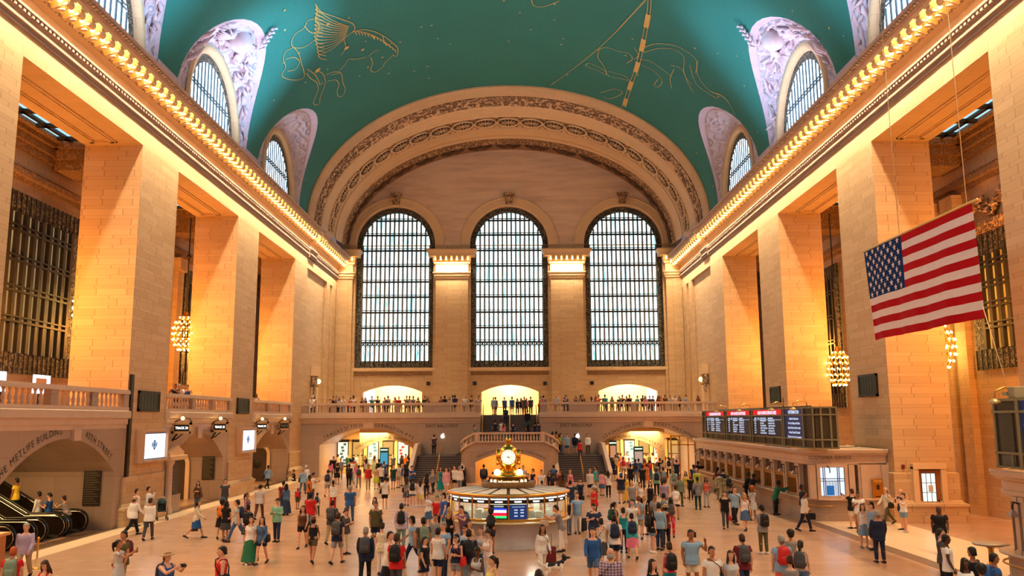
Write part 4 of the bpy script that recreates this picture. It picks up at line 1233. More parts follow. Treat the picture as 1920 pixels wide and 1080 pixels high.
handrail('handrail', [(2.45, YB, ZL2 + .9), (2.45, 80.3, ZB + .88)], 'brass handrail of the upper flight, ticket side')
# glowing emblems
def emblem(name, c, r, label, Y, em=6.0):
    def disc(cx, cz, rr, n=24): return [(cx + rr * math.cos(2 * pi * k / n), cz + rr * math.sin(2 * pi * k / n)) for k in range(n)]
    mb = MB(); fn = pl_east(Y)
    pts = []
    for k in range(48):                                     # rounded fruit outline with a bite on the right
        a = 2 * pi * k / 48
        rr = r * (1 - .12 * max(0, math.cos(a - pi / 2)) ** 6 - .1 * max(0, math.cos(a + pi / 2)) ** 8)
        x, z = rr * math.cos(a) * .9, rr * math.sin(a)
        d = math.hypot(x - r * 1.0, z - r * .12)
        if d < r * .36: x = r * 1.0 - r * .36 * (r * 1.0 - x) / max(d, .01); z = r * .12 + r * .36 * (z - r * .12) / max(d, .01)
        pts.append((c[0] + x, c[1] + z))
    mb.prism(pts, fn, -.06, 0)
    leaf = [(c[0] + .05 * r, c[1] + 1.02 * r), (c[0] + .12 * r, c[1] + 1.3 * r), (c[0] + .42 * r, c[1] + 1.5 * r), (c[0] + .36 * r, c[1] + 1.18 * r)]
    mb.prism(leaf, fn, -.06, 0)
    o = mb.build(name, emit('white_glow_%s' % name, (255, 252, 245), em, False)); tag(o, label, 'emblem'); return o
p = onY(955, 733, YE + 4.9); emblem('glowing_emblem', (p.x, p.z), .52, 'white glowing fruit shaped emblem in the middle balcony room', YE + 4.95, 4)
p = onY(830, 818, YB); emblem('glowing_emblem', (p.x, p.z), .17, 'white glowing fruit shaped emblem on the marble beside the escalator side stair', YB, 5)
p = onY(1083, 818, YB); emblem('glowing_emblem', (p.x, p.z), .17, 'white glowing fruit shaped emblem on the marble beside the ticket side stair', YB, 5)
# display tables and posters in the balcony rooms
for (c, hw), nm in zip(BAL_A, ('escalator side', 'middle', 'ticket side')):
    root = empty('display_table', (c, YE + 2.2, ZB)); tag(root, f'pale wood display table in the {nm} balcony room', 'table')
    mb = MB(); mb.bbox(c - 1.8, c + 1.8, YE + 1.7, YE + 2.7, ZB + .82, ZB + .92, .02); build_at(mb, 'tabletop', plain('maple_top', (226, 180, 120), .4), root, root.location)
    for dx in (-1.6, 1.6):
        mb = MB(); mb.box(c + dx - .1, c + dx + .1, YE + 1.8, YE + 2.6, ZB, ZB + .82); build_at(mb, 'leg', plain('maple_leg', (210, 160, 104), .5), root, root.location)
for px, nm in ((689, 'escalator side'), (1226, 'ticket side')):
    p = onY(px, 740, YE + 1.2); mb = MB(); mb.box(p.x - .75, p.x + .75, YE + 1.2, YE + 1.26, ZB + .4, ZB + 2.75); o = mb.build('lit_poster', WHITE_EM); tag(o, f'white lit poster panel in the {nm} balcony room', 'poster')
    mb = MB(); mb.tube([(p.x - .3, YE + 1.19, ZB + 1.1), (p.x, YE + 1.19, ZB + 1.9), (p.x + .25, YE + 1.19, ZB + 1.2)], .05, 5); mb.build('sketch_mark', plain('grey_ink', (120, 130, 140), .6), o)
# small square vents beside the balcony arches
for px, py, nm in ((803, 719, 'just left of the first pilaster'), (890, 719, 'just right of the first pilaster'), (1022, 719, 'just left of the second pilaster'), (1110, 718, 'just right of the second pilaster')):
    p = onY(px, py, YE); mb = MB(); mb.box(p.x - .19, p.x + .19, YE - .06, YE, p.z - .19, p.z + .19)
    for k in range(4): mb.box(p.x - .17, p.x + .17, YE - .08, YE - .06, p.z - .15 + .09 * k, p.z - .12 + .09 * k)
    o = mb.build('vent', BLACK); tag(o, 'small dark square wall vent at balcony height ' + nm, 'vent', 'wall vents')
# lit niches on the end side walls
for sx, nm in ((-1, 'escalator'), (1, 'ticket booth')):
    X = sx * (XW + .25); y = 80.6 if sx < 0 else 80.4
    root = empty('niche_lamp', (X, y, ZB)); tag(root, f'tall stone wall lamp with a lit square head on the {nm} side end wall', 'lamp')
    w = lambda d: X - sx * d
    mb = MB(); xa, xb = sorted((w(0), w(.5))); mb.box(xa, xb, y - .4, y + .4, ZB, 8.0); xa, xb = sorted((w(0), w(.65))); mb.box(xa, xb, y - .6, y + .6, 9.0, 9.9); build_at(mb, 'pillar', STONE_PLAIN, root, root.location)
    mb = MB(); xa, xb = sorted((w(0), w(.55))); mb.bbox(xa, xb, y - .5, y + .5, 8.05, 8.95, .1)
    for s in (-1, 1): mb.tube([(w(.3), y + s * .6, 9.0), (w(.35), y + s * .68, 8.2), (w(.3), y + s * .6, 7.3)], [.12, .16, .04], 6)
    build_at(mb, 'carving', CARVED_FINE, root, root.location)
    mb = MB(); mb.sphere((w(.6), y, 8.5), .22, 10, 6); build_at(mb, 'lamp_globe', BULB_EM, root, root.location)

# ---- pier fittings
def on_pier(px0, py0, px1, py1, sx):
    a = onX(px0, py0, sx * XW); b = onX(px1, py1, sx * XW)
    return min(a.y, b.y), max(a.y, b.y), min(a.z, b.z), max(a.z, b.z)
def grille(px0, py0, px1, py1, sx, lab):
    y0, y1, z0, z1 = on_pier(px0, py0, px1, py1, sx)
    root = empty('grille', (sx * XW, (y0 + y1) / 2, z0)); tag(root, lab, 'grille')
    mb = MB(); X = lambda d: sx * (XW - d)
    def bx(mb, a, b, c, d, w0, w1): xa, xb = sorted((X(w0), X(w1))); mb.box(xa, xb, a, b, c, d)
    t = .12
    bx(mb, y0, y1, z0, z0 + t, 0, .1); bx(mb, y0, y1, z1 - t, z1, 0, .1); bx(mb, y0, y0 + t, z0, z1, 0, .1); bx(mb, y1 - t, y1, z0, z1, 0, .1)
    build_at(mb, 'frame', BRONZE, root, root.location)
    mb = MB(); bx(mb, y0, y1, z0, z1, 0, .02); n = 13
    for k in range(n): 
        z = z0 + t + (z1 - z0 - 2 * t) * (k + .5) / n; bx(mb, y0 + t, y1 - t, z - .025, z + .02, .02, .07)
    for k in range(6):
        y = y0 + t + (y1 - y0 - 2 * t) * (k + .5) / 6; bx(mb, y - .02, y + .02, z0 + t, z1 - t, .02, .08)
    build_at(mb, 'lattice', BRONZE_G, root, root.location)
grille(259, 732, 296, 772, -1, 'large square bronze grille on the second pier of the escalator side')
grille(444, 746, 465, 776, -1, 'small bronze grille on the third pier of the escalator side')
grille(1611, 704, 1648, 743, 1, 'large square bronze grille on the second pier of the ticket side, left of the flag')
grille(1445, 726, 1465, 755, 1, 'small bronze grille on the third pier of the ticket side, above the departure board')
mb = MB(); a = onX(246, 702, -XW); b = onX(238, 905, -XW); mb.box(-XW, -XW + .12, a.y - .14, a.y + .14, 2.3, a.z)
tag(mb.build('bronze_conduit', BRONZE), 'tall narrow bronze channel on the edge of the second escalator side pier', 'conduit')
def screen(px0, py0, px1, py1, lab):
    y0, y1, z0, z1 = on_pier(px0, py0, px1, py1, -1); z0 = 3.0 if px0 < 300 else 2.85
    root = empty('advert_screen', (-XW, (y0 + y1) / 2, z0)); tag(root, lab, 'screen')
    X = -XW
    mb = MB(); mb.box(X, X + .45, y0 - .14, y1 + .14, z0 - .14, z0); mb.box(X, X + .45, y0 - .14, y1 + .14, z1, z1 + .14); mb.box(X, X + .45, y0 - .14, y0, z0, z1); mb.box(X, X + .45, y1, y1 + .14, z0, z1)
    build_at(mb, 'frame', plain('copper_frame', (200, 160, 128), .4, .2), root, root.location)
    mb = MB(); mb.box(X, X + .3, y0, y1, z0, z1); build_at(mb, 'bezel', plain('navy_bezel', (40, 70, 110), .4), root, root.location)
    mb = MB(); mb.box(X + .3, X + .34, y0 + .06, y1 - .06, z0 + .06, z1 - .06); sc = build_at(mb, 'display', emit('lit_display', (244, 250, 255), 1.5, False), root, root.location)
    ym, zm = (y0 + y1) / 2, z0 + (z1 - z0) * .54; H = z1 - z0
    fn = pl_left(-(X + .35)); fn = lambda u, v, w: (X + .345, u, v)
    mb = MB()
    def ell(cy, cz, ry, rz, n=28): mb.add([fn(cy + ry * math.cos(2 * pi * k / n), cz + rz * math.sin(2 * pi * k / n), 0) for k in range(n)], [tuple(range(n))])
    ell(ym, zm, H * .14, H * .19)
    for s in (-1, 1):
        c = ym + s * H * .2; mb.add([fn(c - H * .045, zm - H * .08, 0), fn(c + H * .045, zm - H * .06, 0), fn(c + H * .045, zm + H * .09, 0), fn(c - H * .045, zm + H * .1, 0)], [(0, 1, 2, 3)])
    build_at(mb, 'watch_picture', emit('blue_ink', (24, 96, 160), .5, False), sc, root.location)
    mb = MB(); fn = lambda u, v, w: (X + .35, u, v)
    for k in range(9):
        a = 2 * pi * k / 9; ell(ym + H * .075 * math.cos(a), zm + H * .1 * math.sin(a), H * .02, H * .022, 8)
    mb.add([fn(ym - H * .1, zm - H * .215, 0), fn(ym + H * .1, zm - H * .215, 0), fn(ym + H * .1, zm - H * .2, 0), fn(ym - H * .1, zm - H * .2, 0)], [(0, 1, 2, 3)])
    build_at(mb, 'picture_highlights', emit('pale_blue_ink', (190, 226, 246), 1.0, False), sc, root.location)
    mb = MB(); text_flat(mb, 'CONNECT', H * .045, lambda u, v, w: (X + .346, u, v), ym, zm + H * .33); text_flat(mb, 'YOUR WAY TO GO', H * .04, lambda u, v, w: (X + .346, u, v), ym, zm + H * .27)
    build_at(mb, 'lettering', plain('grey_text', (150, 160, 170), .6), sc, root.location)
screen(256, 812, 296, 872, 'large white lit advert screen with a blue watch picture on the second escalator side pier')
screen(444, 806, 467, 850, 'smaller white lit advert screen with a blue watch picture on the third escalator side pier')

# ---- track signs on brackets
SIGN_ST = plain('bronze_tan_case', (196, 158, 112), .45, .2)
def track_sign(px0, px1, py0, py1, txt, lab, lit=True):
    X = -XW + .55
    a = onX((px0 + px1) / 2, (py0 + py1) / 2, X); sc_ = (px1 - px0) / 2 * (a.y / 1612)
    y = a.y; hw = sc_; z0 = onX(px0, py1, X).z; z1 = onX(px0, py0, X).z; zc = (z0 + z1) / 2; hh = abs(z1 - z0) / 2 + .02
    root = empty('track_sign', (-XW, y, z0)); tag(root, lab, 'sign')
    mb = MB(); x0, x1 = a.x - hw, a.x + hw
    mb.bbox(x0, x1, y, y + .3, zc - hh, zc + hh, .03); mb.box(x0, x1 - .04, y - .06, y, zc - hh, zc - hh + .12); mb.box(x0, x1, y - .06, y, zc + hh - .12, zc + hh); mb.box(x0, x0 + .14, y - .06, y, zc - hh, zc + hh); mb.box(x1 - .14, x1, y - .06, y, zc - hh, zc + hh)
    build_at(mb, 'case', SIGN_ST, root, root.location)
    mb = MB(); mb.box(x0 + .13, x1 - .13, y - .02, y, zc - hh + .1, zc + hh - .1); build_at(mb, 'panel', BLACK, root, root.location)
    mb = MB(); text_flat(mb, txt, hh * .62, pl_east(y - .03), (x0 + x1) / 2, zc - hh * .2, 0, bold=.002, sx=min(1, (x1 - x0 - .36) / (hh * .62 * len(txt) * .62))); build_at(mb, 'lettering', WHITE_EM if lit else plain('dim_text', (150, 160, 140), .5), root, root.location)
    mb = MB(); mb.smooth = True; mb.tube([(-XW, y + .15, zc - hh - .35), (-XW + .2, y + .15, zc - hh - .3), (a.x, y + .15, zc - hh - .02)], [.05, .04, .03], 6); mb.tube([(-XW, y + .15, zc - hh - .4), (-XW + .15, y + .15, zc - hh - .15), (-XW + .25, y + .15, zc - hh - .02)], .05, 6)
    mb.tube([(x0 + .05, y + .1, zc + hh), (x0 + .3, y + .1, zc + hh + .12), (a.x, y + .1, zc + hh + .25)], .03, 6); mb.tube([(x1 - .05, y + .1, zc + hh), (x1 - .2, y + .1, zc + hh + .2), (a.x, y + .1, zc + hh + .25)], .03, 6)
    build_at(mb, 'bracket', BRONZE, root, root.location)
    mb = MB(); mb.sphere((a.x, y + .05, zc + hh + .22), .1, 10, 7); build_at(mb, 'lamp_globe', BULB_EM, root, root.location)
track_sign(322, 360, 793, 813, 'TRACK 34', 'gilt framed lit track sign, first from the nearest screen')
track_sign(397, 428, 792, 810, 'TRACK 32', 'gilt framed lit track sign, just before the second screen')
track_sign(478, 504, 792, 807, 'TRACK 30', 'gilt framed lit track sign, first after the second screen')
track_sign(522, 545, 791, 806, 'TRACK 28', 'gilt framed unlit track sign, farthest along the wall', False)
# bronze plaques in the arches
for (px0, px1, py0, py1, Yp, lab) in ((160, 187, 874, 948, 40.38, 'tall dark bronze relief plaque beside the escalators'), (381, 401, 846, 899, 55.5, 'tall dark bronze relief plaque in the middle low arch')):
    a, b = onY(px0, py0, Yp), onY(px1, py1, Yp)
    root = empty('plaque', ((a.x + b.x) / 2, Yp, b.z)); tag(root, lab, 'plaque')
    mb = MB(); mb.bbox(a.x, b.x, Yp - .07, Yp, b.z, a.z, .02); build_at(mb, 'plate', BRONZE, root, root.location)
    mb = MB()
    for k in range(16):
        z = b.z + .1 + (a.z - b.z - .2) * k / 15; mb.box(a.x + .06, b.x - .06 - .1 * (k % 3), Yp - .085, Yp - .07, z - .02, z + .02)
    build_at(mb, 'raised_text', plain('worn_bronze', (104, 92, 74), .5, .6), root, root.location)
# inner doorways in the low arches
for (Yw, xl, xr, zt, lab, num) in ((55.48, -22.3, -20.6, 2.9, 'inner arched doorway in the middle low arch', 'TRACK 32'), (71.3, -21.8, -19.9, 2.9, 'inner arched doorway in the farthest low arch', '')):
    mb = MB(); c = (xl + xr) / 2; hw = (xr - xl) / 2
    pts = [(c - hw, 0)] + [(c - hw * math.cos(pi * k / 16), zt - .7 + .7 * math.sin(pi * k / 16)) for k in range(17)] + [(c + hw, 0)]
    fn = pl_east(Yw)
    root = empty('door_%d' % int(Yw), (c, Yw, 0)); struct(root, lab, 'doorway')
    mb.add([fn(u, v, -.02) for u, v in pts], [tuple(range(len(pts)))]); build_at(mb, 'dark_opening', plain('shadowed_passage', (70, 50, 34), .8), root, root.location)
    mb = MB(); out = [(c - hw - .25, 0)] + [(c - (hw + .25) * math.cos(pi * k / 16), zt - .7 + .95 * math.sin(pi * k / 16)) for k in range(17)] + [(c + hw + .25, 0)]
    mb.rings([[fn(u, v, -.02) for u, v in pts], [fn(u, v, -.14) for u, v in pts], [fn(u, v, -.14) for u, v in out], [fn(u, v, 0) for u, v in out]], False, closed=False); build_at(mb, 'surround', STONE_PLAIN, root, root.location)
    if num: 
        mb = MB(); text_flat(mb, num, .22, fn, c, zt + .35, -.02); build_at(mb, 'lettering', ENGRAVE, root, root.location)
# track gate beside the nearest screen
root = empty('gate_kiosk', (-18.2, 47.0, 0)); tag(root, 'stone and bronze track gate with a dark departure board beside the nearest advert screen', 'track gate')
mb = MB(); mb.smooth = True; mb.lathe([(.26, 0), (.26, .3), (.2, .36), (.18, 2.5), (.22, 2.6), (.28, 2.7), (.28, 2.8)], (-18.15, 46.5, 0), 14); build_at(mb, 'column', MARBLE_P, root, root.location)
mb = MB(); mb.bbox(-18.75, -17.95, 46.2, 48.6, 2.8, 3.05, .03); mb.box(-18.6, -18.1, 46.4, 48.4, 3.05, 3.2); mb.prism([(46.3, 3.2), (48.5, 3.2), (47.4, 3.6)], lambda u, v, w: (-18.1 - w, u, v), 0, .5); build_at(mb, 'pediment', STONE_PLAIN, root, root.location)
mb = MB(); mb.box(-18.5, -18.2, 46.75, 48.4, 0, .95); build_at(mb, 'base', MARBLE, root, root.location)
mb = MB(); mb.box(-18.45, -18.25, 46.8, 48.2, .95, 2.75); build_at(mb, 'board', BLACK, root, root.location)
mb = MB(); text_flat(mb, 'TRACK 34', .2, lambda u, v, w: (-18.24, u, v), 47.5, 2.5)
for k, t_ in enumerate(('WHITE PLAINS', 'FORDHAM', 'SCARSDALE', 'HARTSDALE', 'TUCKAHOE', 'BRONXVILLE')): text_flat(mb, t_, .13, lambda u, v, w: (-18.24, u, v), 46.9, 2.2 - .2 * k, 0, 'LEFT')
build_at(mb, 'lettering', plain('dull_red_text', (150, 70, 64), .5, ), root, root.location)
# copper cabinet by the far arch
a, b = onX(573, 853, -XW - .2), onX(588, 878, -XW - .2); mb = MB(); mb.bbox(-XW - .25, -XW + .05, a.y, b.y, b.z, a.z, .03); o = mb.build('wall_cabinet', plain('red_copper', (150, 78, 40), .4, .4)); tag(o, 'reddish copper wall cabinet at the far end of the escalator side wall', 'cabinet')
mb = MB(); mb.smooth = True; mb.lathe([(.005, 0), (.36, 0), (.36, .05), (.3, .06), (.005, .08)], (0, 0, 0), 20); o = mb.build('round_plaque', BRONZE); o.matrix_world = Matrix.Translation(onY(482, 869, 71.3)) @ Matrix.Rotation(pi / 2, 4, 'X'); tag(o, 'small round bronze plaque in the farthest low arch', 'plaque')

# ---- escalators (running away from the hall under the nearest arch)
def escalator(ya, yb, lab, xe=-19.2):
    root = empty('escalator', (xe, (ya + yb) / 2, 0)); tag(root, lab, 'escalator', 'escalators under the nearest arch')
    sl = math.tan(math.radians(30))
    def zt(x, base): return base + max(0, (xe - 1.6 - x)) * sl
    xs = [xe - .3, xe - 1.0, xe - 1.6, xe - 2.2, xe - 7.0]
    for y in (ya, yb):
        mb = MB()
        r = []
        for x in xs: r.append([(x, y - .05, max(0, zt(x, 0) - .35)), (x, y - .05, zt(x, .92)), (x, y + .05, zt(x, .92)), (x, y + .05, max(0, zt(x, 0) - .35))])
        mb.rings(r, True)
        c = [(xe - .3 + .46 * math.sin(pi * k / 10), .46 + .46 * math.cos(pi * k / 10)) for k in range(11)]
        mb.prism([(u, v) for u, v in c] , lambda u, v, w: (u, y + w, v), -.05, .05)
        build_at(mb, 'balustrade_panel', plain('smoked_panel', (46, 34, 26), .25, .3), root, root.location)
        mb = MB(); mb.smooth = True
        path = [(x, y, zt(x, .98)) for x in reversed(xs)] + [(xe - .3 + .5 * math.sin(pi * k / 10), y, .47 + .5 * math.cos(pi * k / 10)) for k in range(11)] + [(xe - .9, y, .02)]
        mb.tube(path, [(.05, .035)] * len(path), 8); build_at(mb, 'handrail', plain('black_rubber', (16, 14, 14), .45), root, root.location)
        mb = MB(); mb.smooth = True
        path2 = [(x, y - .055, zt(x, .9)) for x in reversed(xs)] + [(xe - .3 + .43 * math.sin(pi * k / 10), y - .055, .47 + .43 * math.cos(pi * k / 10)) for k in range(11)]
        mb.tube(path2, .022, 6); mb.tube([(p[0], p[1] + .11, p[2]) for p in path2], .022, 6); build_at(mb, 'chrome_trim', plain('chrome', (220, 210, 196), .15, 1.0), root, root.location)
        mb = MB(); mb.box(xe - .5, xe - .2, y - .09, y + .09, 0, .12); build_at(mb, 'newel_foot', plain('steel_foot', (180, 176, 168), .25, .9), root, root.location)
    mb = MB(); x = xe - .2; k = 0
    mb.box(xe - 1.6, xe, ya, yb, 0, .03)
    while x > xe - 7.0:
        z = zt(x, 0); mb.box(x - .4, x, ya + .06, yb - .06, max(0, z - .25), z + .03); x -= .4
    build_at(mb, 'steps', plain('ribbed_steel', (86, 78, 70), .4, .7, var=.3, scale=40), root, root.location)
escalator(38.2, 39.7, 'escalator nearest the bronze plaque, carrying four riders')
escalator(36.3, 37.8, 'middle escalator, its rail end shining beside the man in lilac')
escalator(34.0, 35.5, 'escalator at the picture edge, behind the wooden desk')

# ---- information kiosk with the brass clock
KC = (0.0, 35.55)
def kiosk():
    root = empty('information_kiosk', (KC[0], KC[1], 0)); tag(root, 'round glazed information kiosk with a grey marble base in the middle of the floor', 'kiosk')
    N = 20; R = 2.36
    P = lambda r, k, z: (r * math.cos(-pi / 2 + 2 * pi * k / N), r * math.sin(-pi / 2 + 2 * pi * k / N), z)
    mb = MB(); mb.smooth = True; mb.lathe([(2.4, 0), (2.4, .1), (2.36, .12), (2.36, .94), (2.4, .96)], n=48); mb.build('base', plain('grey_marble', (170, 160, 156), .3, var=.18, scale=3), root)
    mb = MB(); mb.smooth = True; mb.lathe([(1.9, .96), (2.44, .96), (2.48, .98), (2.48, 1.0), (2.44, 1.02), (1.9, 1.03)], n=48); mb.build('counter', plain('pale_counter', (214, 196, 150), .25), root)
    mb = MB(); mb.smooth = True; mb.lathe([(2.35, 1.03), (2.35, 1.12), (2.4, 1.12), (2.4, 1.15), (2.3, 1.15)], n=48); mb.build('sill', BRASS, root)
    for k in range(N):
        mb = MB(); a = P(R, k, 0); mb.tube([P(R, k, 1.1), P(R, k, 2.05)], .035, 6); mb.build('post', BRASS, root)
    glass = GLASS
    scr = {19: 'screen', 0: 'poster'}
    for k in range(N):
        q = lambda r, f, z: tuple(Vector(P(r, k, z)).lerp(Vector(P(r, k + 1, z)), f))
        mb = MB(); mb.add([q(R + .0, .03, 1.72), q(R, .97, 1.72), q(R, .97, 1.98), q(R, .03, 1.98)], [(0, 1, 2, 3)])
        mb.add([q(R - .06, .03, 1.72), q(R - .06, .97, 1.72), q(R - .06, .97, 1.98), q(R - .06, .03, 1.98)], [(3, 2, 1, 0)])
        sg = mb.build('sign', BLACK, root)
        mb = MB()
        fn = lambda u, v, w: tuple(Vector(P(R + .01, k, v)).lerp(Vector(P(R + .01, k + 1, v)), .5 + u / .74))
        text_flat(mb, 'TRAIN INFORMATION', .075, fn, 0, 1.87, 0, bold=.002, sx=.85); text_flat(mb, 'MUSEUM', .075, fn, 0, 1.77, 0, bold=.002) if k in (19,) else text_flat(mb, 'TICKETS', .075, fn, 0, 1.77, 0, bold=.002)
        mb.build('lettering', WHITE_EM, sg)
        mb = MB(); mb.add([q(R, .03, 1.15), q(R, .97, 1.15), q(R, .97, 1.7), q(R, .03, 1.7)], [(0, 1, 2, 3)])
        if k == 19:
            s_ = mb.build('screen', BLACK, root)
            def strip(z0, z1, name, m_, f0=.12, f1=.9):
                m2 = MB(); m2.add([q(R + .012, f0, z0), q(R + .012, f1, z0), q(R + .012, f1, z1), q(R + .012, f0, z1)], [(0, 1, 2, 3)]); m2.build(name, m_, s_)
            strip(1.5, 1.56, 'blue_band', emit('screen_blue', (30, 60, 230), 1.6, False)); strip(1.4, 1.5, 'pale_band', emit('screen_pale', (196, 200, 255), 1.6, False)); strip(1.28, 1.4, 'red_band', emit('screen_red', (250, 20, 40), 1.6, False)); strip(1.2, 1.28, 'green_band', emit('screen_green', (30, 220, 110), 1.6, False)); strip(1.6, 1.66, 'caption', emit('screen_grey', (150, 160, 165), 1, False), .25, .75)
        elif k == 0:
            s_ = mb.build('poster', emit('poster_blue', (16, 62, 130), .5, False), root)
            m2 = MB()
            for a_ in (.3, .62):
                for z in (1.25, 1.37, 1.47): m2.add([q(R + .01, a_, z), q(R + .01, a_ + .18, z), q(R + .01, a_ + .18, z + .05), q(R + .01, a_, z + .05)], [(0, 1, 2, 3)])
            m2.add([q(R + .01, .2, 1.6), q(R + .01, .85, 1.6), q(R + .01, .85, 1.62), q(R + .01, .2, 1.62)], [(0, 1, 2, 3)])
            m2.build('poster_blocks', emit('poster_white', (190, 210, 236), .8, False), s_)
        else:
            mb.build('glass', glass, root)
    # inside: desk ring, core and shelves
    mb = MB(); mb.smooth = True; mb.lathe([(1.9, 0), (1.9, 1.05), (1.4, 1.05), (1.4, 0)], n=32); mb.build('desk', plain('dark_desk', (60, 62, 44), .5), root)
    mb = MB(); mb.lathe([(.7, 0), (.7, 2.0)], n=12); mb.build('core', plain('pale_core', (224, 220, 190), .6), root)
    mb = MB(); rr = random.Random(5)
    for k in range(16):
        a = 2 * pi * k / 16; r = 1.65; mb.box(r * math.cos(a) - .12, r * math.cos(a) + .12, r * math.sin(a) - .1, r * math.sin(a) + .1, 1.05, 1.2 + rr.random() * .25)
    mb.build('desk_equipment', plain('pale_equipment', (190, 200, 190), .4), root)
    # roof with dark seams
    mb = MB(); mb.lathe([(2.36, 1.98), (2.44, 2.0), (2.46, 2.06), (2.4, 2.08), (1.0, 2.2), (0.0, 2.2)], n=N, a0=-pi / 2, a1=3 * pi / 2 - 1e-9, ); mb.build('roof', plain('pale_roof_panels', (222, 212, 200), .5), root)
    mb = MB()
    for k in range(N):
        a = Vector(P(2.41, k, 2.085)); b = Vector(P(1.0, k, 2.205)); d = Vector(P(1, k, 0)).cross(Vector((0, 0, 1))) * .06
        mb.add([a - d, a + d, b + d, b - d], [(0, 1, 2, 3)])
    mb.build('roof_seams', BLACK, root)
    mb = MB(); mb.smooth = True; mb.lathe([(2.44, 1.97), (2.49, 1.99), (2.49, 2.06), (2.44, 2.09)], n=48); mb.build('eave_rim', BRASS, root)
    l = bpy.data.lights.new('kiosk_lamp', 'POINT'); l.energy = 40; l.color = (1, .95, .8); l.shadow_soft_size = .2
    for a in range(4):
        o = bpy.data.objects.new('kiosk_lamp', l); COL.objects.link(o); o.location = (KC[0] + 1.3 * math.cos(a * pi / 2 + .8), KC[1] + 1.3 * math.sin(a * pi / 2 + .8), 1.85)
kiosk()
def clock():
    z0 = 2.225
    root = empty('clock', (KC[0], KC[1] - .1, z0)); tag(root, 'four faced brass clock on top of the information kiosk', 'clock')
    mb = MB(); mb.smooth = True; mb.lathe([(1.05, -.02), (1.08, .02), (1.08, .16), (1.0, .2), (.9, .2)], n=40); mb.build('filigree_ring', carved('filigree_brass', (214, 160, 90), (60, 36, 16), 18, .9, .35, .02), root)
    mb = MB(); mb.smooth = True; mb.lathe([(.8, .1), (.8, .34), (.85, .36), (.85, .4), (.0, .42)], n=40); mb.build('sign_ring', plain('amber_brass', (150, 96, 36), .3, .9), root)
    mb = MB(); 
    t_ = 'information'
    ws = [char_w(c, .17) for c in t_]; s = -sum(ws) / 2
    for c, w in zip(t_, ws):
        a = -pi / 2 + (s + w / 2) / .82; vs, fs = glyphs(c, .17, 'LEFT', .004)
        mb.add([((.815) * math.cos(a + (x - w / 2) / .82), .815 * math.sin(a + (x - w / 2) / .82), .16 + y) for x, y, z in vs], fs); s += w
    for sg in (-1, 1):
        for j in (0, 1):
            a = -pi / 2 + sg * (.72 + .3 * j); mb.add([(.815 * math.cos(a + .1 * math.cos(2 * pi * k / 16)), .815 * math.sin(a + .1 * math.cos(2 * pi * k / 16)), .22 + .08 * math.sin(2 * pi * k / 16)) for k in range(16)], [tuple(range(16))])
    mb.build('lettering', emit('lit_amber_letters', (255, 236, 190), 1.8, False), root)
    mb = MB(); mb.smooth = True; mb.lathe([(.72, .4), (.7, .46), (.5, .5), (.46, .56), (.4, .64), (.27, .74), (.22, .82), (.2, .86), (.27, .88), (.27, .92), (.2, .94), (.2, .99), (.26, 1.01)], n=28); mb.build('pedestal', GOLD, root)
    zc = 3.31 - z0 + .08
    mb = MB(); mb.smooth = True; 
    mb.lathe([(.2, zc - .44), (.3, zc - .4), (.38, zc - .3), (.42, zc - .12), (.42, zc + .12), (.38, zc + .28), (.28, zc + .38), (.2, zc + .42), (.2, zc + .45), (.12, zc + .5), (.05, zc + .53)], n=24); mb.build('case', GOLD, root)
    for k in range(4):
        fr = MB(); fr.smooth = True
        m4 = Matrix.Rotation(k * pi / 2, 4, 'Z') @ Matrix.Translation((0, -.44, zc)) @ Matrix.Rotation(pi / 2, 4, 'X')
        fr.lathe([(.3, -.1), (.335, 0), (.34, .03), (.31, .05), (.29, .03)], n=32); fr.v = [tuple(m4 @ Vector(p)) for p in fr.v]; fb = fr.build('face_rim', GOLD, root)
        d = MB(); d.smooth = False; d.add([(.3 * math.cos(2 * pi * j / 32), .3 * math.sin(2 * pi * j / 32), .02) for j in range(32)], [tuple(range(32))]); d.v = [tuple(m4 @ Vector(p)) for p in d.v]; fc = d.build('face', emit('opal_dial', (255, 240, 196), 1.25, False), root)
        h = MB()
        def hand(ang, L, w):
            c, s = math.sin(ang), math.cos(ang); h.add([(-s * w - c * .05, c * w - s * .05, .03), (s * w - c * .05, -c * w - s * .05, .03), (c * L, s * L, .03)], [(0, 1, 2)])
        hand(2 * pi * (4.23 / 12), .19, .018); hand(2 * pi * (14 / 60), .26, .013)
        for j in range(12):
            a = 2 * pi * j / 12; c, s = math.sin(a), math.cos(a); h.add([(c * .22 - s * .01, s * .22 + c * .01, .028), (c * .22 + s * .01, s * .22 - c * .01, .028), (c * .27 + s * .012, s * .27 - c * .012, .028), (c * .27 - s * .012, s * .27 + c * .012, .028)], [(0, 1, 2, 3)])
        h.v = [tuple(m4 @ Vector(p)) for p in h.v]; h.build('hands_and_numerals', BLACK, fc)
    mb = MB(); mb.smooth = True; mb.lathe([(.05, zc + .52), (.09, zc + .56), (.1, zc + .6), (.14, zc + .63), (.13, zc + .7), (.08, zc + .76), (.02, zc + .8)], n=16); mb.build('acorn_finial', GOLD, root)
    for s in (-1, 1):
        mb = MB(); mb.smooth = True; mb.sphere((s * .45, -.42, .56), .13, 12, 8); mb.build('lamp_globe', emit('globe_light', (255, 236, 180), 8.0, False), root)
        mb = MB(); mb.smooth = True; mb.lathe([(.1, .38), (.06, .42), (.06, .46)], (s * .45, -.42, 0), 10); mb.build('lamp_socket', GOLD, root)
clock()

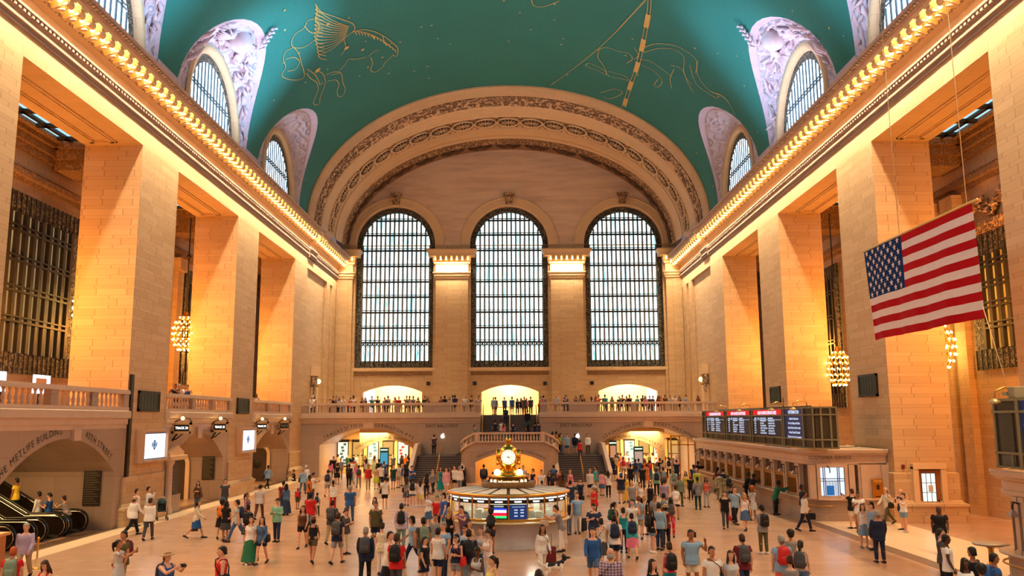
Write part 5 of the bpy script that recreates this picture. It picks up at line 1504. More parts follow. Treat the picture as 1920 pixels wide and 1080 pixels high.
# ---- ticket booths
def booth(Ya, Yb, lab, npil, end_near=True, X=14.55):
    """counter building along x=X from Ya (near, rounded) to Yb"""
    root = empty('ticket_booth', (X, Ya, 0)); tag(root, lab, 'ticket booth')
    R = 1.0
    def path(o, back=18.2):
        pts = [(X - o, Yb)]
        if end_near:
            pts += [(X + R - (R + o) * math.cos(pi / 2 * k / 8), Ya + R - (R + o) * math.sin(pi / 2 * k / 8)) for k in range(9)] + [(back, Ya - o)]
        else:
            pts = [(X - o, Ya)] + [(X + R - (R + o) * math.cos(pi / 2 * k / 8), Yb - R + (R + o) * math.sin(pi / 2 * k / 8)) for k in range(9)] + [(back, Yb + o)]
        return pts
    def shell(name, prof, m, top=None):
        mb = MB(); cols = [path(o) for o, z in prof]
        mb.rings([[(x, y, z) for x, y in c] for c, (o, z) in zip(cols, prof)], False, closed=False)
        if top is not None:
            c = path(top); mb.add([(x, y, prof[-1][1]) for x, y in c] + [(18.2, Yb if end_near else Ya, prof[-1][1])], [tuple(range(len(c) + 1))])
        return build_at(mb, name, m, root, root.location)
    shell('base', [(.12, 0), (.12, .3), (.06, .34), (.06, .95)], MARBLE)
    shell('counter', [(.06, .95), (.28, .98), (.3, 1.02), (.28, 1.06), (-.1, 1.06)], MARBLE_P)
    shell('entablature', [(.02, 2.62), (.1, 2.66), (.1, 2.78), (.06, 2.8), (.06, 3.05), (.16, 3.08), (.22, 3.16), (.34, 3.2), (.38, 3.34), (.34, 3.38)], MARBLE_P, -.0)
    shell('wall', [(-.12, 1.0), (-.12, 2.7)], plain('dark_booth_wall', (74, 54, 36), .5, var=.25, scale=4))
    mb = MB(); mb.smooth = True
    q = path(.2); q = [(x, y, .72) for x, y in q[:-1]]; mb.tube(q, .03, 6); build_at(mb, 'foot_rail', BRASS, root, root.location)
    y0 = Ya + R + .7 if end_near else Ya
    y1 = Yb - .6 if end_near else Yb - R - .5
    for k in range(npil):
        y = y0 + (y1 - y0) * k / max(1, npil - 1)
        mb = MB()
        for d in (-.2, .14):
            xa = X - .08
            mb.box(xa, X + .14, y + d - .1, y + d + .1, 1.06, 2.5); mb.box(xa - .05, X + .14, y + d - .14, y + d + .14, 2.5, 2.64); mb.box(xa - .03, X + .14, y + d - .13, y + d + .13, 1.06, 1.16)
        build_at(mb, 'pilaster', MARBLE_P, root, root.location)
        mb = MB(); mb.smooth = True
        mb.tube([(X - .08, y, 2.45), (X - .2, y, 2.5), (X - .26, y, 2.4), (X - .26, y, 2.28)], .025, 6); lamp = build_at(mb, 'lamp_bracket', BRONZE, root, root.location)
        mb = MB(); mb.lathe([(.03, .2), (.08, .14), (.17, .04), (.17, 0)], (X - .26, y, 2.1), 4, pi / 4, 2 * pi + pi / 4 - 1e-9); build_at(mb, 'lamp_shade', plain('metal_shade', (190, 180, 168), .3, .6), lamp, root.location)
        if k < npil - 1:
            yy0, yy1 = y + .34, y0 + (y1 - y0) * (k + 1) / max(1, npil - 1) - .34
            mb = MB(); n = 7
            for j in range(n + 1):
                yb = yy0 + (yy1 - yy0) * j / n; mb.box(X - .02, X + .02, yb - .015, yb + .015, 1.06, 1.9)
            for z in (1.1, 1.9, 2.15): mb.box(X - .025, X + .025, yy0, yy1, z - .03, z + .03)
            mb.box(X - .02, X + .0, yy0, yy1, 1.95, 2.12)
            build_at(mb, 'window_grille', BRASS, root, root.location)
    return root
b1 = booth(42.0, 67.2, 'long marble ticket booth with lamp brackets under the departure board', 12)
# customer service end of the long booth
Yc = 41.9
a, b = onY(1536, 876, Yc), onY(1585, 930, Yc)
mb = MB(); text_flat(mb, 'CUSTOMER SERVICE', .24, pl_east(Yc - .14), onY(1554, 858, Yc).x, onY(1554, 861, Yc).z, 0, sx=.95); build_at(mb, 'lettering', ENGRAVE, b1, b1.location)
mb = MB()
t = .16
for (x0, x1, z0, z1) in ((a.x - t, b.x + t, a.z, a.z + t), (a.x - t, b.x + t, b.z - t, b.z), (a.x - t, a.x, b.z, a.z), (b.x, b.x + t, b.z, a.z)): mb.box(x0, x1, Yc - .1, Yc + .2, z0, z1)
mb.box(a.x - .5, a.x - .2, Yc - .06, Yc + .2, 1.06, 2.64); mb.box(b.x + .22, b.x + .5, Yc - .06, Yc + .2, 1.06, 2.64); mb.box(16.9, 17.2, Yc - .1, Yc + .2, 1.06, 2.64); mb.box(17.9, 18.2, Yc - .1, Yc + .2, 1.06, 2.64); mb.box(16.8, 18.3, Yc, Yc + .2, 0, 2.7)
build_at(mb, 'window_surround', MARBLE_P, b1, b1.location)
mb = MB(); mb.box(a.x, b.x, Yc - .02, Yc, b.z, a.z); wn = build_at(mb, 'service_window', emit('lit_service_window', (214, 226, 250), 1.1, False), b1, b1.location)
mb = MB(); w_ = b.x - a.x; h_ = a.z - b.z
for f in (0, .13, .2, .72, .79, 1.0): mb.box(a.x + w_ * f - .015, a.x + w_ * f + .015, Yc - .06, Yc - .02, b.z, a.z)
for f in (.0, .52, .6, 1.0): mb.box(a.x, b.x, Yc - .06, Yc - .02, b.z + h_ * f - .015, b.z + h_ * f + .015)
for k in range(8): mb.box(a.x + w_ * (.24 + .06 * k), a.x + w_ * (.245 + .06 * k) + .01, Yc - .05, Yc - .02, b.z + .03, b.z + h_ * .52)
build_at(mb, 'window_bars', BRONZE, wn, b1.location)
mb = MB(); mb.box(a.x + w_ * .24, a.x + w_ * .56, Yc - .035, Yc - .02, b.z + .04, b.z + h_ * .36); build_at(mb, 'blue_screen', emit('service_blue', (20, 120, 190), .9, False), wn, b1.location)
mb = MB(); mb.smooth = True; mb.tube([(a.x + w_ * .3, Yc - .1, a.z + .05), (a.x + w_ * .32, Yc - .35, a.z - .05), (a.x + w_ * .3, Yc - .4, a.z - .25)], .025, 6); lb = build_at(mb, 'lamp_bracket', BRONZE, b1, b1.location)
mb = MB(); mb.smooth = True; mb.lathe([(.05, .14), (.12, .1), (.2, .0)], (a.x + w_ * .3, Yc - .4, a.z - .42), 14); build_at(mb, 'lamp_shade', emit('white_lamp_shade', (255, 250, 236), 1.6, False), lb, b1.location)
a, b = onY(1635, 898, Yc - .1), onY(1657, 936, Yc - .1)
root = empty('letter_box', ((a.x + b.x) / 2, Yc - .05, b.z)); tag(root, 'ornate gold letter box on the end of the long ticket booth', 'letter box')
mb = MB(); mb.bbox(a.x, b.x, Yc - .14, Yc - .02, b.z, a.z, .03); build_at(mb, 'plate', GOLD, root, root.location)
mb = MB(); mb.box(a.x + .18, b.x - .18, Yc - .15, Yc - .14, b.z + .45, b.z + .68); mb.box(a.x + .1, b.x - .1, Yc - .15, Yc - .14, b.z + .1, b.z + .14); build_at(mb, 'slot', BRONZE, root, root.location)
mb = MB(); mb.smooth = True
for k in range(7): mb.sphere((a.x + .08 + (b.x - a.x - .16) * k / 6, Yc - .15, a.z - .14), (.05, .03, .07), 8, 5)
build_at(mb, 'relief', BRASS, root, root.location)
b2 = booth(10.0, 26.3, 'near marble ticket booth cut by the picture edge, with lamps and grilles', 8, False)
tag(b2, b2['label'], 'ticket booth')
# service counter ledge on near booth end
root = empty('writing_desk', (14.2, 27.3, 0)); 
tag(root, 'grey stone writing shelf at the end of the near ticket booth', 'shelf')
mb = MB(); mb.smooth = True; mb.lathe([(.02, 1.02), (.48, 1.02), (.52, 1.05), (.48, 1.08), (.02, 1.08)], (14.75, 26.95, 0), 24); build_at(mb, 'top', plain('grey_stone_top', (160, 140, 124), .4), root, root.location)
mb = MB(); mb.smooth = True; mb.lathe([(.2, 0), (.1, .1), (.08, .9), (.2, 1.02)], (14.75, 26.95, 0), 12); build_at(mb, 'foot', BRASS, root, root.location)

# ---- departure boards
SCR_DARK = emit('board_dark', (24, 22, 40), .35, False); SCR_BLUE = emit('board_blue', (24, 40, 84), .5, False); SCR_RED = emit('board_red', (230, 10, 22), .8, False); SCR_TXT = emit('board_text', (206, 222, 250), 1.0, False); SCR_PINK = emit('board_heading', (255, 226, 250), 1.1, False)
BOARD_FR = plain('pale_green_bronze', (126, 124, 100), .45, .4, var=.2, scale=6)
def board(Ya, Yb, cuts, lab, near_end, X=14.45, z0=3.42, z1=5.42):
    root = empty('departure_board', (X, Ya, z0)); tag(root, lab, 'departure board')
    mb = MB(); D = 1.1
    for y in (Ya, Yb - .1): 
        for x in (X, X + .35, X + .8, X + D): mb.box(x, x + .09, y, y + .1, z0, z1)
    for z in (z0, z0 + .4, z1 - .42, z1 - .08):
        mb.box(X - .03, X + .06, Ya, Yb, z, z + .07); mb.box(X, X + D, Ya - .02, Ya + .06, z, z + .07)
    mb.box(X, X + D, Ya, Yb, z1 - .06, z1)
    for c in sorted(set(sum(cuts, ()))): mb.box(X - .04, X + .06, c - .08, c + .08, z0, z1)
    y = Ya
    while y < Yb: mb.box(X - .02, X + .03, y - .03, y + .03, z0, z0 + .4); y += 1.6
    build_at(mb, 'frame', BOARD_FR, root, root.location)
    mb = MB(); mb.box(X + .04, X + .08, Ya, Yb, z0, z0 + .44); mb.box(X + .02, X + D, Ya + .05, Ya + .08, z0, z1); mb.box(X + .05, X + .09, Ya, Yb, z0, z1); build_at(mb, 'backing', plain('dark_casing', (62, 54, 40), .5, .3), root, root.location)
    return root
def yat(px, X=14.45): return (X - CAM.x) * 1612 / (px - 957.5)
cuts = [(yat(1503), yat(1467)), (yat(1464), yat(1408)), (yat(1404), yat(1360)), (yat(1356), yat(1321))]
Yb_ = yat(1314); Ya_ = yat(1521)
bd = board(Ya_, Yb_, cuts, 'long departure board with red headings on top of the long ticket booth', True)
fb = lambda u, v, w: (14.45 + .02 + w, u, v)
rows = [('TIME  TRK  DESTINATION      REMARKS', 1)]
dest = [['HARLEM', ('4:21', '11', 'BREWSTER', 'STAMFORD-STOPS'), ('4:23', '9', 'NO. WHITE PL', 'CROTON-GOTHAM'), ('4:25', '13', 'SOUTHEAST', 'HARTSDALE & STOPS'), ('4:31', '', 'CROTON', 'LOCAL-STOPS'), ('4:34', '', 'STAMFORD', 'WHITE-STOPS'), ('4:40', '', 'YONKERS', 'GREYSTONE')],
        ['NEW HAVEN', ('4:43', '', 'STAMFORD', 'STAMFORD-STOPS'), ('4:47', '', 'RYE', 'HARRISON-STOPS'), ('4:49', '', 'NEW HAVEN', 'BRIDGEPORT-STOP'), ('4:52', '', 'CROTON', 'WHITE-STOPS'), ('4:55', '', 'BREWSTER', 'MT KISCO-STOPS'), ('5:01', '', 'WASSAIC', 'PUTNAM-STOPS')],
        ['NEW HAVEN', ('5:02', '', 'STAMFORD', 'STAMFORD-STOPS'), ('5:05', '', 'DOVER', 'DANBURY-STOPS'), ('5:07', '', 'POUGHKEEPSIE', 'TARRYTOWN-STOP'), ('5:10', '', 'NEW CANAAN', 'RYE-STOPS'), ('5:13', '', 'WASSAIC', 'SCARSDALE-STOPS'), ('5:17', '', 'SOUTHEAST', 'CROTON-STOPS')]]
zt_ = 5.42 - .42; zbm = 3.42 + .47
for k, (ya, yb) in enumerate(cuts):
    scm = MB(); scm.box(14.45 + .03, 14.45 + .05, ya + .08, yb - .08, zbm, zt_); sc = build_at(scm, 'display', SCR_BLUE if k == 0 else SCR_DARK, bd, bd.location)
    hm = MB(); hm.box(14.45 + .03, 14.45 + .05, ya + .08, yb - .08, zt_ + .07, 5.34); hd = build_at(hm, 'heading', SCR_BLUE if k == 0 else SCR_RED, bd, bd.location)
    W = yb - ya - .2; mid = (ya + yb) / 2
    tm = MB(); lm = MB()
    if k == 0:
        text_flat(lm, 'INFORMATION', .24, fb, mid, zt_ + .1, 0, bold=.006, sx=1.0, flip=-1)
        for j, s_ in enumerate(('Attention Customers:', 'For Your Safety and Others', 'Please Do Not Sit on the Floor or Steps', 'In Grand Central Terminal', 'Thank You For Your Cooperation')):
            text_flat(tm, s_, .16, fb, mid, zt_ - .2 - .23 * j, 0, bold=.004, sx=min(1.0, W / (len(s_) * .098)), flip=-1)
    else:
        D = dest[3 - k]; hs = D[0] + ' DEPARTURES'
        text_flat(lm, hs, .26, fb, mid, zt_ + .09, 0, bold=.008, sx=min(1.6, W * .7 / (len(hs) * .17)), flip=-1)
        for j, r in enumerate([('TIME', 'TRK', 'DESTINATION', 'REMARKS')] + D[1:]):
            for f, s_ in zip((.03, .15, .25, .53), r):
                if s_: text_flat(tm, s_, .115, fb, yb - .15 - W * f, zt_ - .17 - .137 * j, 0, 'LEFT', bold=.003, sx=min(2.6, W * .24 / (max(len(s_), 9) * .078)), flip=-1)
        tm.box(14.45 + .01, 14.45 + .02, ya + .1, yb - .1, zt_ - .215, zt_ - .2)
    build_at(tm, 'lettering', SCR_TXT, sc, bd.location); build_at(lm, 'lettering', SCR_PINK if k else SCR_TXT, hd, bd.location)
def loop_lamp(root, y, z=5.42, X=14.45):
    mb = MB(); mb.smooth = True
    mb.tube([(X + .4, y, z), (X + .35, y, z + .25), (X, y, z + .32), (X - .3, y, z + .2), (X - .32, y, z - .02)], .03, 6); lb = build_at(mb, 'lamp_arm', BRASS, root, root.location)
    mb = MB(); mb.smooth = True; mb.lathe([(.04, .12), (.14, .06), (.18, 0), (.14, -.04)], (X - .32, y, z - .12), 10); build_at(mb, 'lamp_shade', plain('brass_shade', (206, 176, 120), .35, .5), lb, root.location)
for px in (1350, 1394, 1455, 1497): loop_lamp(bd, yat(px))
mb = MB(); mb.smooth = True
mb.tube([(14.75, Ya_ + 1, 5.45), (14.75, Yb_ - 3, 5.47)], .03, 6); mb.tube([(14.9, yat(1452), 5.4), (14.9, yat(1452), 5.95)], .03, 5); build_at(mb, 'cable', BLACK, bd, bd.location)
Yn = yat(1858)
bd2 = board(12.0, Yn, [(12.2, yat(1906))], 'near departure board with louvres cut by the picture edge', False)
mb = MB(); 
for k in range(34):
    z = 3.9 + .033 * k; mb.box(14.46, 14.5, yat(1893), yat(1868), z, z + .018)
mb.box(14.46, 14.5, yat(1893), yat(1868), 3.5, 3.8)
build_at(mb, 'louvre', plain('grey_louvre', (92, 96, 88), .5, .4), bd2, bd2.location)
mb = MB(); mb.box(14.45 + .03, 14.45 + .045, 12.2, yat(1906), zbm, 5.35); build_at(mb, 'display', SCR_BLUE, bd2, bd2.location)
mb = MB(); text_flat(mb, 'Please Do Not Sit', .2, fb, yat(1913), 4.55, 0, 'LEFT', bold=.004, flip=-1); build_at(mb, 'lettering', SCR_TXT, bd2, bd2.location)
loop_lamp(bd2, yat(1884)); 
mb = MB(); mb.bbox(14.5, 14.9, yat(1898), yat(1886), 5.42, 5.75, .03); mb.box(14.4, 14.7, yat(1886), yat(1882), 5.5, 5.6); o = mb.build('security_camera', plain('camera_housing', (150, 146, 120), .4)); tag(o, 'boxy camera housing on top of the near departure board', 'camera')
# clutter of cables and a bin on the booth roofs
for (x, y, z, lab) in ((16.2, 44.0, 3.38, 'loose cables on the roof of the long ticket booth'), (15.3, 26.0, 3.38, 'loose cables on the roof of the near ticket booth')):
    mb = MB(); mb.smooth = True; rr = random.Random(int(x))
    for k in range(6):
        p = [(x + rr.uniform(-1, 1.6), y - .9 + rr.uniform(0, 1.2) * (1 if y > 30 else -.6), z + .04 + .02 * j) for j in range(4)]; mb.tube(p, .035, 5)
    o = mb.build('cable', plain('pale_cable', (200, 180, 150), .6)); tag(o, lab, 'cable')

# ---- right pier door, sconces, fire alarm
a, b = onY(1724, 887, 41.28), onY(1757, 945, 41.28)
root = empty('door_9', ((a.x + b.x) / 2, 41.3, .1)); struct(root, 'wooden door with nine lit white panes in the second ticket side pier', 'door')
mb = MB(); mb.box(a.x - .1, b.x + .16, 41.16, 41.3, .15, a.z + .12); build_at(mb, 'leaf', plain('brown_door', (150, 88, 36), .4), root, root.location)
mb = MB(); mb.box(a.x, b.x - .06, 41.14, 41.16, b.z + .1, a.z); build_at(mb, 'panes', emit('lit_door_panes', (246, 244, 230), 1.1, False), root, root.location)
mb = MB()
for k in range(4): 
    x = a.x + (b.x - .06 - a.x) * k / 3; mb.box(x - .012, x + .012, 41.12, 41.14, b.z + .1, a.z); z = b.z + .1 + (a.z - b.z - .1) * k / 3; mb.box(a.x, b.x - .06, 41.12, 41.14, z - .012, z + .012)
mb.box(b.x, b.x + .06, 41.1, 41.14, .95, 1.05); build_at(mb, 'glazing_bars', BRONZE, root, root.location)
mb = MB(); mb.box(a.x + .3, a.x + .52, 41.11, 41.13, 1.42, 1.72); build_at(mb, 'notice', plain('paper_notice', (210, 206, 200), .7), root, root.location)
mb = MB(); mb.box(a.x - .4, a.x - .14, 41.05, 41.3, 0, a.z + .3); mb.box(b.x + .2, b.x + .46, 41.05, 41.3, 0, a.z + .3); mb.box(a.x - .4, b.x + .46, 41.02, 41.3, a.z + .2, a.z + .45); build_at(mb, 'surround', STONE_PLAIN, root, root.location)
p = onY(1693, 875, 41.28); mb = MB(); mb.bbox(p.x - .07, p.x + .07, 41.2, 41.3, p.z - .1, p.z + .1, .02); o = mb.build('fire_alarm', plain('red_alarm', (120, 30, 20), .5)); tag(o, 'small dark red fire alarm on the second ticket side pier', 'alarm')
p = onY(1773, 921, 41.28); mb = MB(); mb.bbox(p.x - .05, p.x + .05, 41.2, 41.3, p.z - .06, p.z + .06, .02); o = mb.build('card_reader', BLACK); tag(o, 'small black card reader beside the lit door', 'card reader')

# ---- chandeliers
def chandelier(loc, lab, R=.72, H=2.3, top=18.6):
    root = empty('chandelier', loc); tag(root, lab, 'chandelier', 'melon shaped chandeliers')
    x, y, z = loc
    prof = [(.25, 1.0), (.55, .8), (.85, .55), (1.0, .25), (1.05, -.05), (1.0, -.4), (.85, -.7), (.62, -.92), (.5, -1.0)]
    mb = MB(); mb.smooth = True
    for k in range(14):
        a = 2 * pi * k / 14; mb.tube([(r * R * math.cos(a), r * R * math.sin(a), h * H / 2) for r, h in prof], .022, 5)
    for r, h in ((.55, .8), (1.0, .25), (1.0, -.4), (.62, -.92)): mb.lathe([(r * R - .02, h * H / 2 - .03), (r * R + .03, h * H / 2), (r * R - .02, h * H / 2 + .03)], n=24)
    mb.lathe([(.02, 1.25 * H / 2), (.16, 1.2 * H / 2), (.2, 1.0 * H / 2), (.3, .95 * H / 2)], n=12); mb.build('frame', GOLD, root)
    mb = MB(); mb.smooth = True
    mb.tube([(0, 0, 1.2 * H / 2), (0, 0, top - z)], .04, 6)
    zz = 1.5 * H / 2
    mb.sphere((0, 0, 5.2), (.16, .16, .12), 8, 5) if top - z > 6 else None
    mb.build('hanging_rod', BRONZE, root)
    n = 0
    for r, h, c in ((.5, .86, 8), (.85, .58, 12), (1.04, .25, 14), (1.06, -.08, 14), (1.02, -.42, 14), (.85, -.72, 12), (.55, -1.0, 10)):
        for k in range(c):
            a = 2 * pi * (k + .5 * (n % 2)) / c; o = link('bulb', BULB_S, root); o.location = (r * R * 1.06 * math.cos(a), r * R * 1.06 * math.sin(a), h * H / 2)
        n += 1
    return root
mbs = MB(); mbs.smooth = True; mbs.sphere((0, 0, 0), .062, 8, 5); BULB_S = mbs.mesh('bulb_small', emit('chandelier_bulb', (255, 214, 120), 14, False))
chandelier((-21.7, 57.0, 10.75), 'glowing melon shaped chandelier in the middle bay of the escalator side')
chandelier((21.75, 56.4, 8.15), 'glowing melon shaped chandelier in the middle bay of the ticket booth side')
chandelier((-22.6, 45.7, 11.0), 'chandelier half hidden behind the second escalator side pier')
chandelier((22.6, 44.7, 8.6), 'chandelier half hidden behind the second ticket side pier, below the flag')

# ---- the flag
def flag():
    XF = 15.2; Y1, Y2 = 37.1, 28.6
    zt = onX(1619, 472, XF).z; 
    tl, tr = onX(1620, 473, XF), onX(1822, 380, XF); bl, br = onX(1636, 638, XF), onX(1845, 597, XF)
    root = empty('flag', (XF, tl.y, tl.z)); tag(root, 'large star spangled flag with red and white stripes hanging before the ticket side piers', 'flag')
    NU, NV = 60, 52
    def pt(u, v):
        top = tl.lerp(tr, u); bot = bl.lerp(br, u); p = top.lerp(bot, v)
        p = p + Vector((.035 * math.sin(u * 21 + v * 2.0) * (.25 + v) + .1 * math.sin(u * 6 + 1) * v + .02 * math.sin(u * 47) * v, 0, .02 * math.sin(u * 9) * v))
        return p
    red = plain('flag_red', (182, 2, 18), .8, var=.12, scale=3, spec=.15); white = plain('flag_white', (236, 222, 218), .75, var=.06, scale=3); blue = plain('flag_blue', (12, 52, 108), .8, var=.12, scale=3, spec=.15)
    mb = MB(); mb.smooth = True
    vs = [pt(i / NU, j / NV) for j in range(NV + 1) for i in range(NU + 1)]
    UC = .4
    for j in range(NV):
        for i in range(NU):
            st_ = j * 13 // NV
            mb.mi = 2 if (i < NU * UC and st_ < 7) else (st_ % 2)
            mb.f.append((j * (NU + 1) + i, j * (NU + 1) + i + 1, (j + 1) * (NU + 1) + i + 1, (j + 1) * (NU + 1) + i)); mb.m.append(mb.mi); mb.sm.append(True)
    mb.v = [tuple(v) for v in vs]
    build_at(mb, 'cloth', [red, white, blue], root, root.location)
    mb = MB()
    for r in range(9):
        for c in range(6 if r % 2 == 0 else 5):
            u = UC * ((c + .5 + (.5 if r % 2 else 0)) / 6); v = 7 / 13 * (r + .6) / 9.2
            for k in range(1):
                for off in (-.03, .03):
                    q = []
                    for j in range(10):
                        a = pi / 2 + 2 * pi * j / 10; rr = .155 if j % 2 == 0 else .062
                        q.append(pt(u + rr * math.cos(a) / 8.6, v - rr * math.sin(a) / 3.9) + Vector((off, 0, 0)))
                    mb.add(q, [tuple(range(10))])
    build_at(mb, 'stars', white, root, root.location)
    mb = MB(); mb.smooth = True; d = (tr - tl).normalized(); mb.tube([tl - d * .15 + Vector((0, 0, .03)), tr + d * .35 + Vector((0, 0, .03))], .045, 8); build_at(mb, 'rod', plain('gilt_rod', (220, 190, 120), .4, .6), root, root.location)
    mb = MB(); mb.smooth = True
    for f in (.39, .965):
        p = tl.lerp(tr, f); mb.tube([p, (XF, p.y + .2, 22.4)], .015, 5)
    q = br.lerp(tr, .1); mb.tube([q, onX(1895, 745, 15.5)], .012, 5)
    build_at(mb, 'rope', plain('pale_rope', (214, 190, 150), .7), root, root.location)
flag()

# ---- small things on the balconies and floor
for px0, px1, py0, py1, pic, lab in ((62, 91, 702, 720, (200, 110, 60), 'white lit screen with a brown picture behind the nearest side balustrade'), (0, 8, 696, 716, None, 'white lit screen at the picture edge behind the side balustrade')):
    X = -22.0
    a, b = onX(px0, py0, X), onX(px1, py1, X)
    root = empty('lit_screen', (X, (a.y + b.y) / 2, ZB)); tag(root, lab, 'screen')
    mb = MB(); mb.box(X, X + .08, a.y, b.y, ZB + .9, a.z); build_at(mb, 'display', emit('white_screen', (226, 240, 255), 1.4, False), root, root.location)
    mb = MB(); mb.box(X - .08, X + .05, (a.y + b.y) / 2 - .05, (a.y + b.y) / 2 + .05, ZB, ZB + 1); build_at(mb, 'stand', BLACK, root, root.location)
    if pic:
        mb = MB(); mb.box(X + .08, X + .09, a.y + .15, b.y - .35, a.z - .55, a.z - .16); build_at(mb, 'picture', emit('brown_picture', pic, .8, False), root, root.location)
def stanchion(x, y, lab):
    mb = MB(); mb.smooth = True; mb.lathe([(.02, 0), (.17, 0), (.17, .02), (.06, .05), (.03, .07), (.026, .95), (.045, .96), (.05, 1.0), (.03, 1.03), (.01, 1.04)], (0, 0, 0), 14)
    o = mb.build('stanchion', BRASS); o.location = (x, y, 0); tag(o, lab, 'stanchion')
p = onZ(68, 1066); stanchion(p.x, p.y, 'slim brass barrier post just right of the man in a lilac shirt')
# wooden desk at the left edge
p = onZ(-20, 1075)
root = empty('wooden_desk', (p.x, p.y, 0)); tag(root, 'wooden desk corner at the bottom left picture edge', 'desk')
pr = onX(14, 1000, p.x + .55)
mb = MB(); mb.bbox(p.x - 1.2, p.x + .32, p.y - .5, p.y + .5, 1.16, 1.26, .02); build_at(mb, 'top', plain('oak_top', (214, 150, 80), .35), root, root.location)
mb = MB(); mb.bbox(p.x - 1.1, p.x + .22, p.y - .42, p.y + .42, 0, 1.16, .02); build_at(mb, 'body', plain('oak_body', (176, 108, 50), .45), root, root.location)
# ================================================================== people
COLS = dict(white=(236,232,228), cream=(228,214,186), grey=(138,138,140), lightgrey=(190,190,192), darkgrey=(72,72,76), black=(24,24,28), navy=(28,38,66), blue=(44,92,158), lightblue=(140,176,208), teal=(26,140,150), turquoise=(50,176,190),
    green=(40,110,76), darkgreen=(26,66,54), olive=(88,84,52), khaki=(168,146,112), tan=(190,156,116), brown=(98,66,44), maroon=(110,30,40), red=(206,34,38), coral=(232,110,90), orange=(232,120,34), yellow=(228,196,60), lime=(190,206,60), paleyellow=(232,212,130),
    pink=(220,120,150), lilac=(168,150,180), purple=(116,84,130), denim=(74,106,146), lightdenim=(124,156,186), darkdenim=(40,54,84), mint=(130,190,160), sage=(120,140,120), beige=(206,178,150), camo=(120,108,80), hotpink=(216,50,110))
HAIRC = dict(black=(22,18,16), brown=(62,40,26), dark=(36,26,20), blond=(190,148,92), grey=(150,146,140), white=(214,210,204), red=(176,84,30), auburn=(110,54,30))
SKINS = dict(f=(222,168,138), m=(190,132,98), t=(160,104,72), d=(92,58,40))
def objmat(name, rough, bump, pattern=None, spec=.3):
    t = NT(name); c = t.n('ShaderNodeObjectInfo').outputs['Color']; tc = t.n('ShaderNodeTexCoord').outputs['Object']
    n = t.noise(tc, 9, 3)
    c2 = t.mix(t.math('MULTIPLY', n, .45), c, t.mix(.55, c, (.0, .0, .0, 1)))
    if pattern == 'stripe':
        s = t.sep(tc); f = t.math('GREATER_THAN', t.math('SINE', t.math('MULTIPLY', s[2], 110.0)), .1); c2 = t.mix(t.math('MULTIPLY', f, .75), c2, (.72, .7, .68, 1))
    if pattern == 'plaid':
        s = t.sep(tc); f = t.math('GREATER_THAN', t.math('SINE', t.math('MULTIPLY', s[2], 90.0)), .55); g = t.math('GREATER_THAN', t.math('SINE', t.math('MULTIPLY', s[0], 90.0)), .55)
        c2 = t.mix(t.math('MULTIPLY', t.math('MAXIMUM', f, g), .55), c2, (.75, .72, .74, 1))
    if pattern == 'print':
        v = t.n('ShaderNodeTexVoronoi'); v.inputs['Scale'].default_value = 16; t.l(tc, v.inputs['Vector']); f = t.math('LESS_THAN', v.outputs['Distance'], .34); c2 = t.mix(t.math('MULTIPLY', f, .8), c2, v.outputs['Color'])
    if pattern == 'camo':
        f = t.ramp(t.noise(tc, 7, 2), [(.45, (.16, .15, .08, 1)), (.5, (.42, .34, .2, 1))]); c2 = t.mix(.7, c2, f)
    t.set(base=c2, rough=rough, spec=spec)
    if bump: t.bump(t.noise(tc, 16, 3), bump, .015)
    return t.m
SKIN_M = objmat('skin', .5, .05); CLOTH_M = objmat('cloth', .85, .5); HAIR_M = objmat('hair', .55, .8); LEATHER_M = objmat('bag_fabric', .6, .4); SHOE_M = objmat('shoe_leather', .5, .1)
PATS = {p: objmat('cloth_' + p, .85, .4, p) for p in ('stripe', 'plaid', 'print', 'camo')}
EYE_W = plain('eye_white', (236, 232, 226), .3, var=.02); EYE_D = plain('eye_dark', (30, 20, 16), .3); LIP = plain('lips', (150, 74, 66), .5)

D = math.radians
POSES = dict(
    stand=dict(l=(4, 4), r=(-3, 2), la=(4, 8, 14, 4), ra=(6, 9, 18, 4)),
    ease=dict(l=(10, 16), r=(-3, 0), la=(2, 12, 30, 25), ra=(0, 10, 10, 2)),
    walk=dict(l=(26, 10), r=(-20, 22), la=(-22, 7, 16, 2), ra=(24, 7, 24, 4), lean=4),
    stroll=dict(l=(-14, 16), r=(18, 6), la=(16, 8, 24, 4), ra=(-14, 8, 14, 2), lean=3),
    phone=dict(l=(3, 4), r=(-3, 2), la=(18, 9, 92, 26), ra=(20, 9, 96, 28), head=24),
    photo=dict(l=(4, 4), r=(-6, 4), la=(66, 8, 58, 22), ra=(68, 8, 56, 22), head=-4, lean=-3),
    ear=dict(l=(6, 8), r=(-3, 2), la=(38, 30, 128, 8), ra=(0, 10, 14, 4)),
    lean=dict(l=(6, 4), r=(-2, 6), la=(46, 12, 62, 24), ra=(44, 12, 66, 24), lean=20, head=10),
    crossed=dict(l=(4, 6), r=(-3, 2), la=(14, 12, 92, 52), ra=(16, 12, 94, 56)),
    point=dict(l=(6, 6), r=(-6, 4), la=(84, 10, 14, 4), ra=(4, 9, 18, 4)),
    sit=dict(l=(112, 128), r=(104, 120), la=(48, 14, 40, 20), ra=(40, 12, 50, 24), lean=6, sit=1),
    climb=dict(l=(44, 46), r=(-8, 8), la=(-14, 8, 18, 2), ra=(22, 8, 26, 4), lean=9, up=1),
    carry=dict(l=(14, 8), r=(-12, 12), la=(2, 6, 6, 0), ra=(10, 10, 60, 20), lean=2),
)
def rotx(v, a):                                             # lean forward (towards -y)
    c, s = math.cos(a), math.sin(a); return Vector((v.x, v.y * c - v.z * s, v.y * s + v.z * c))
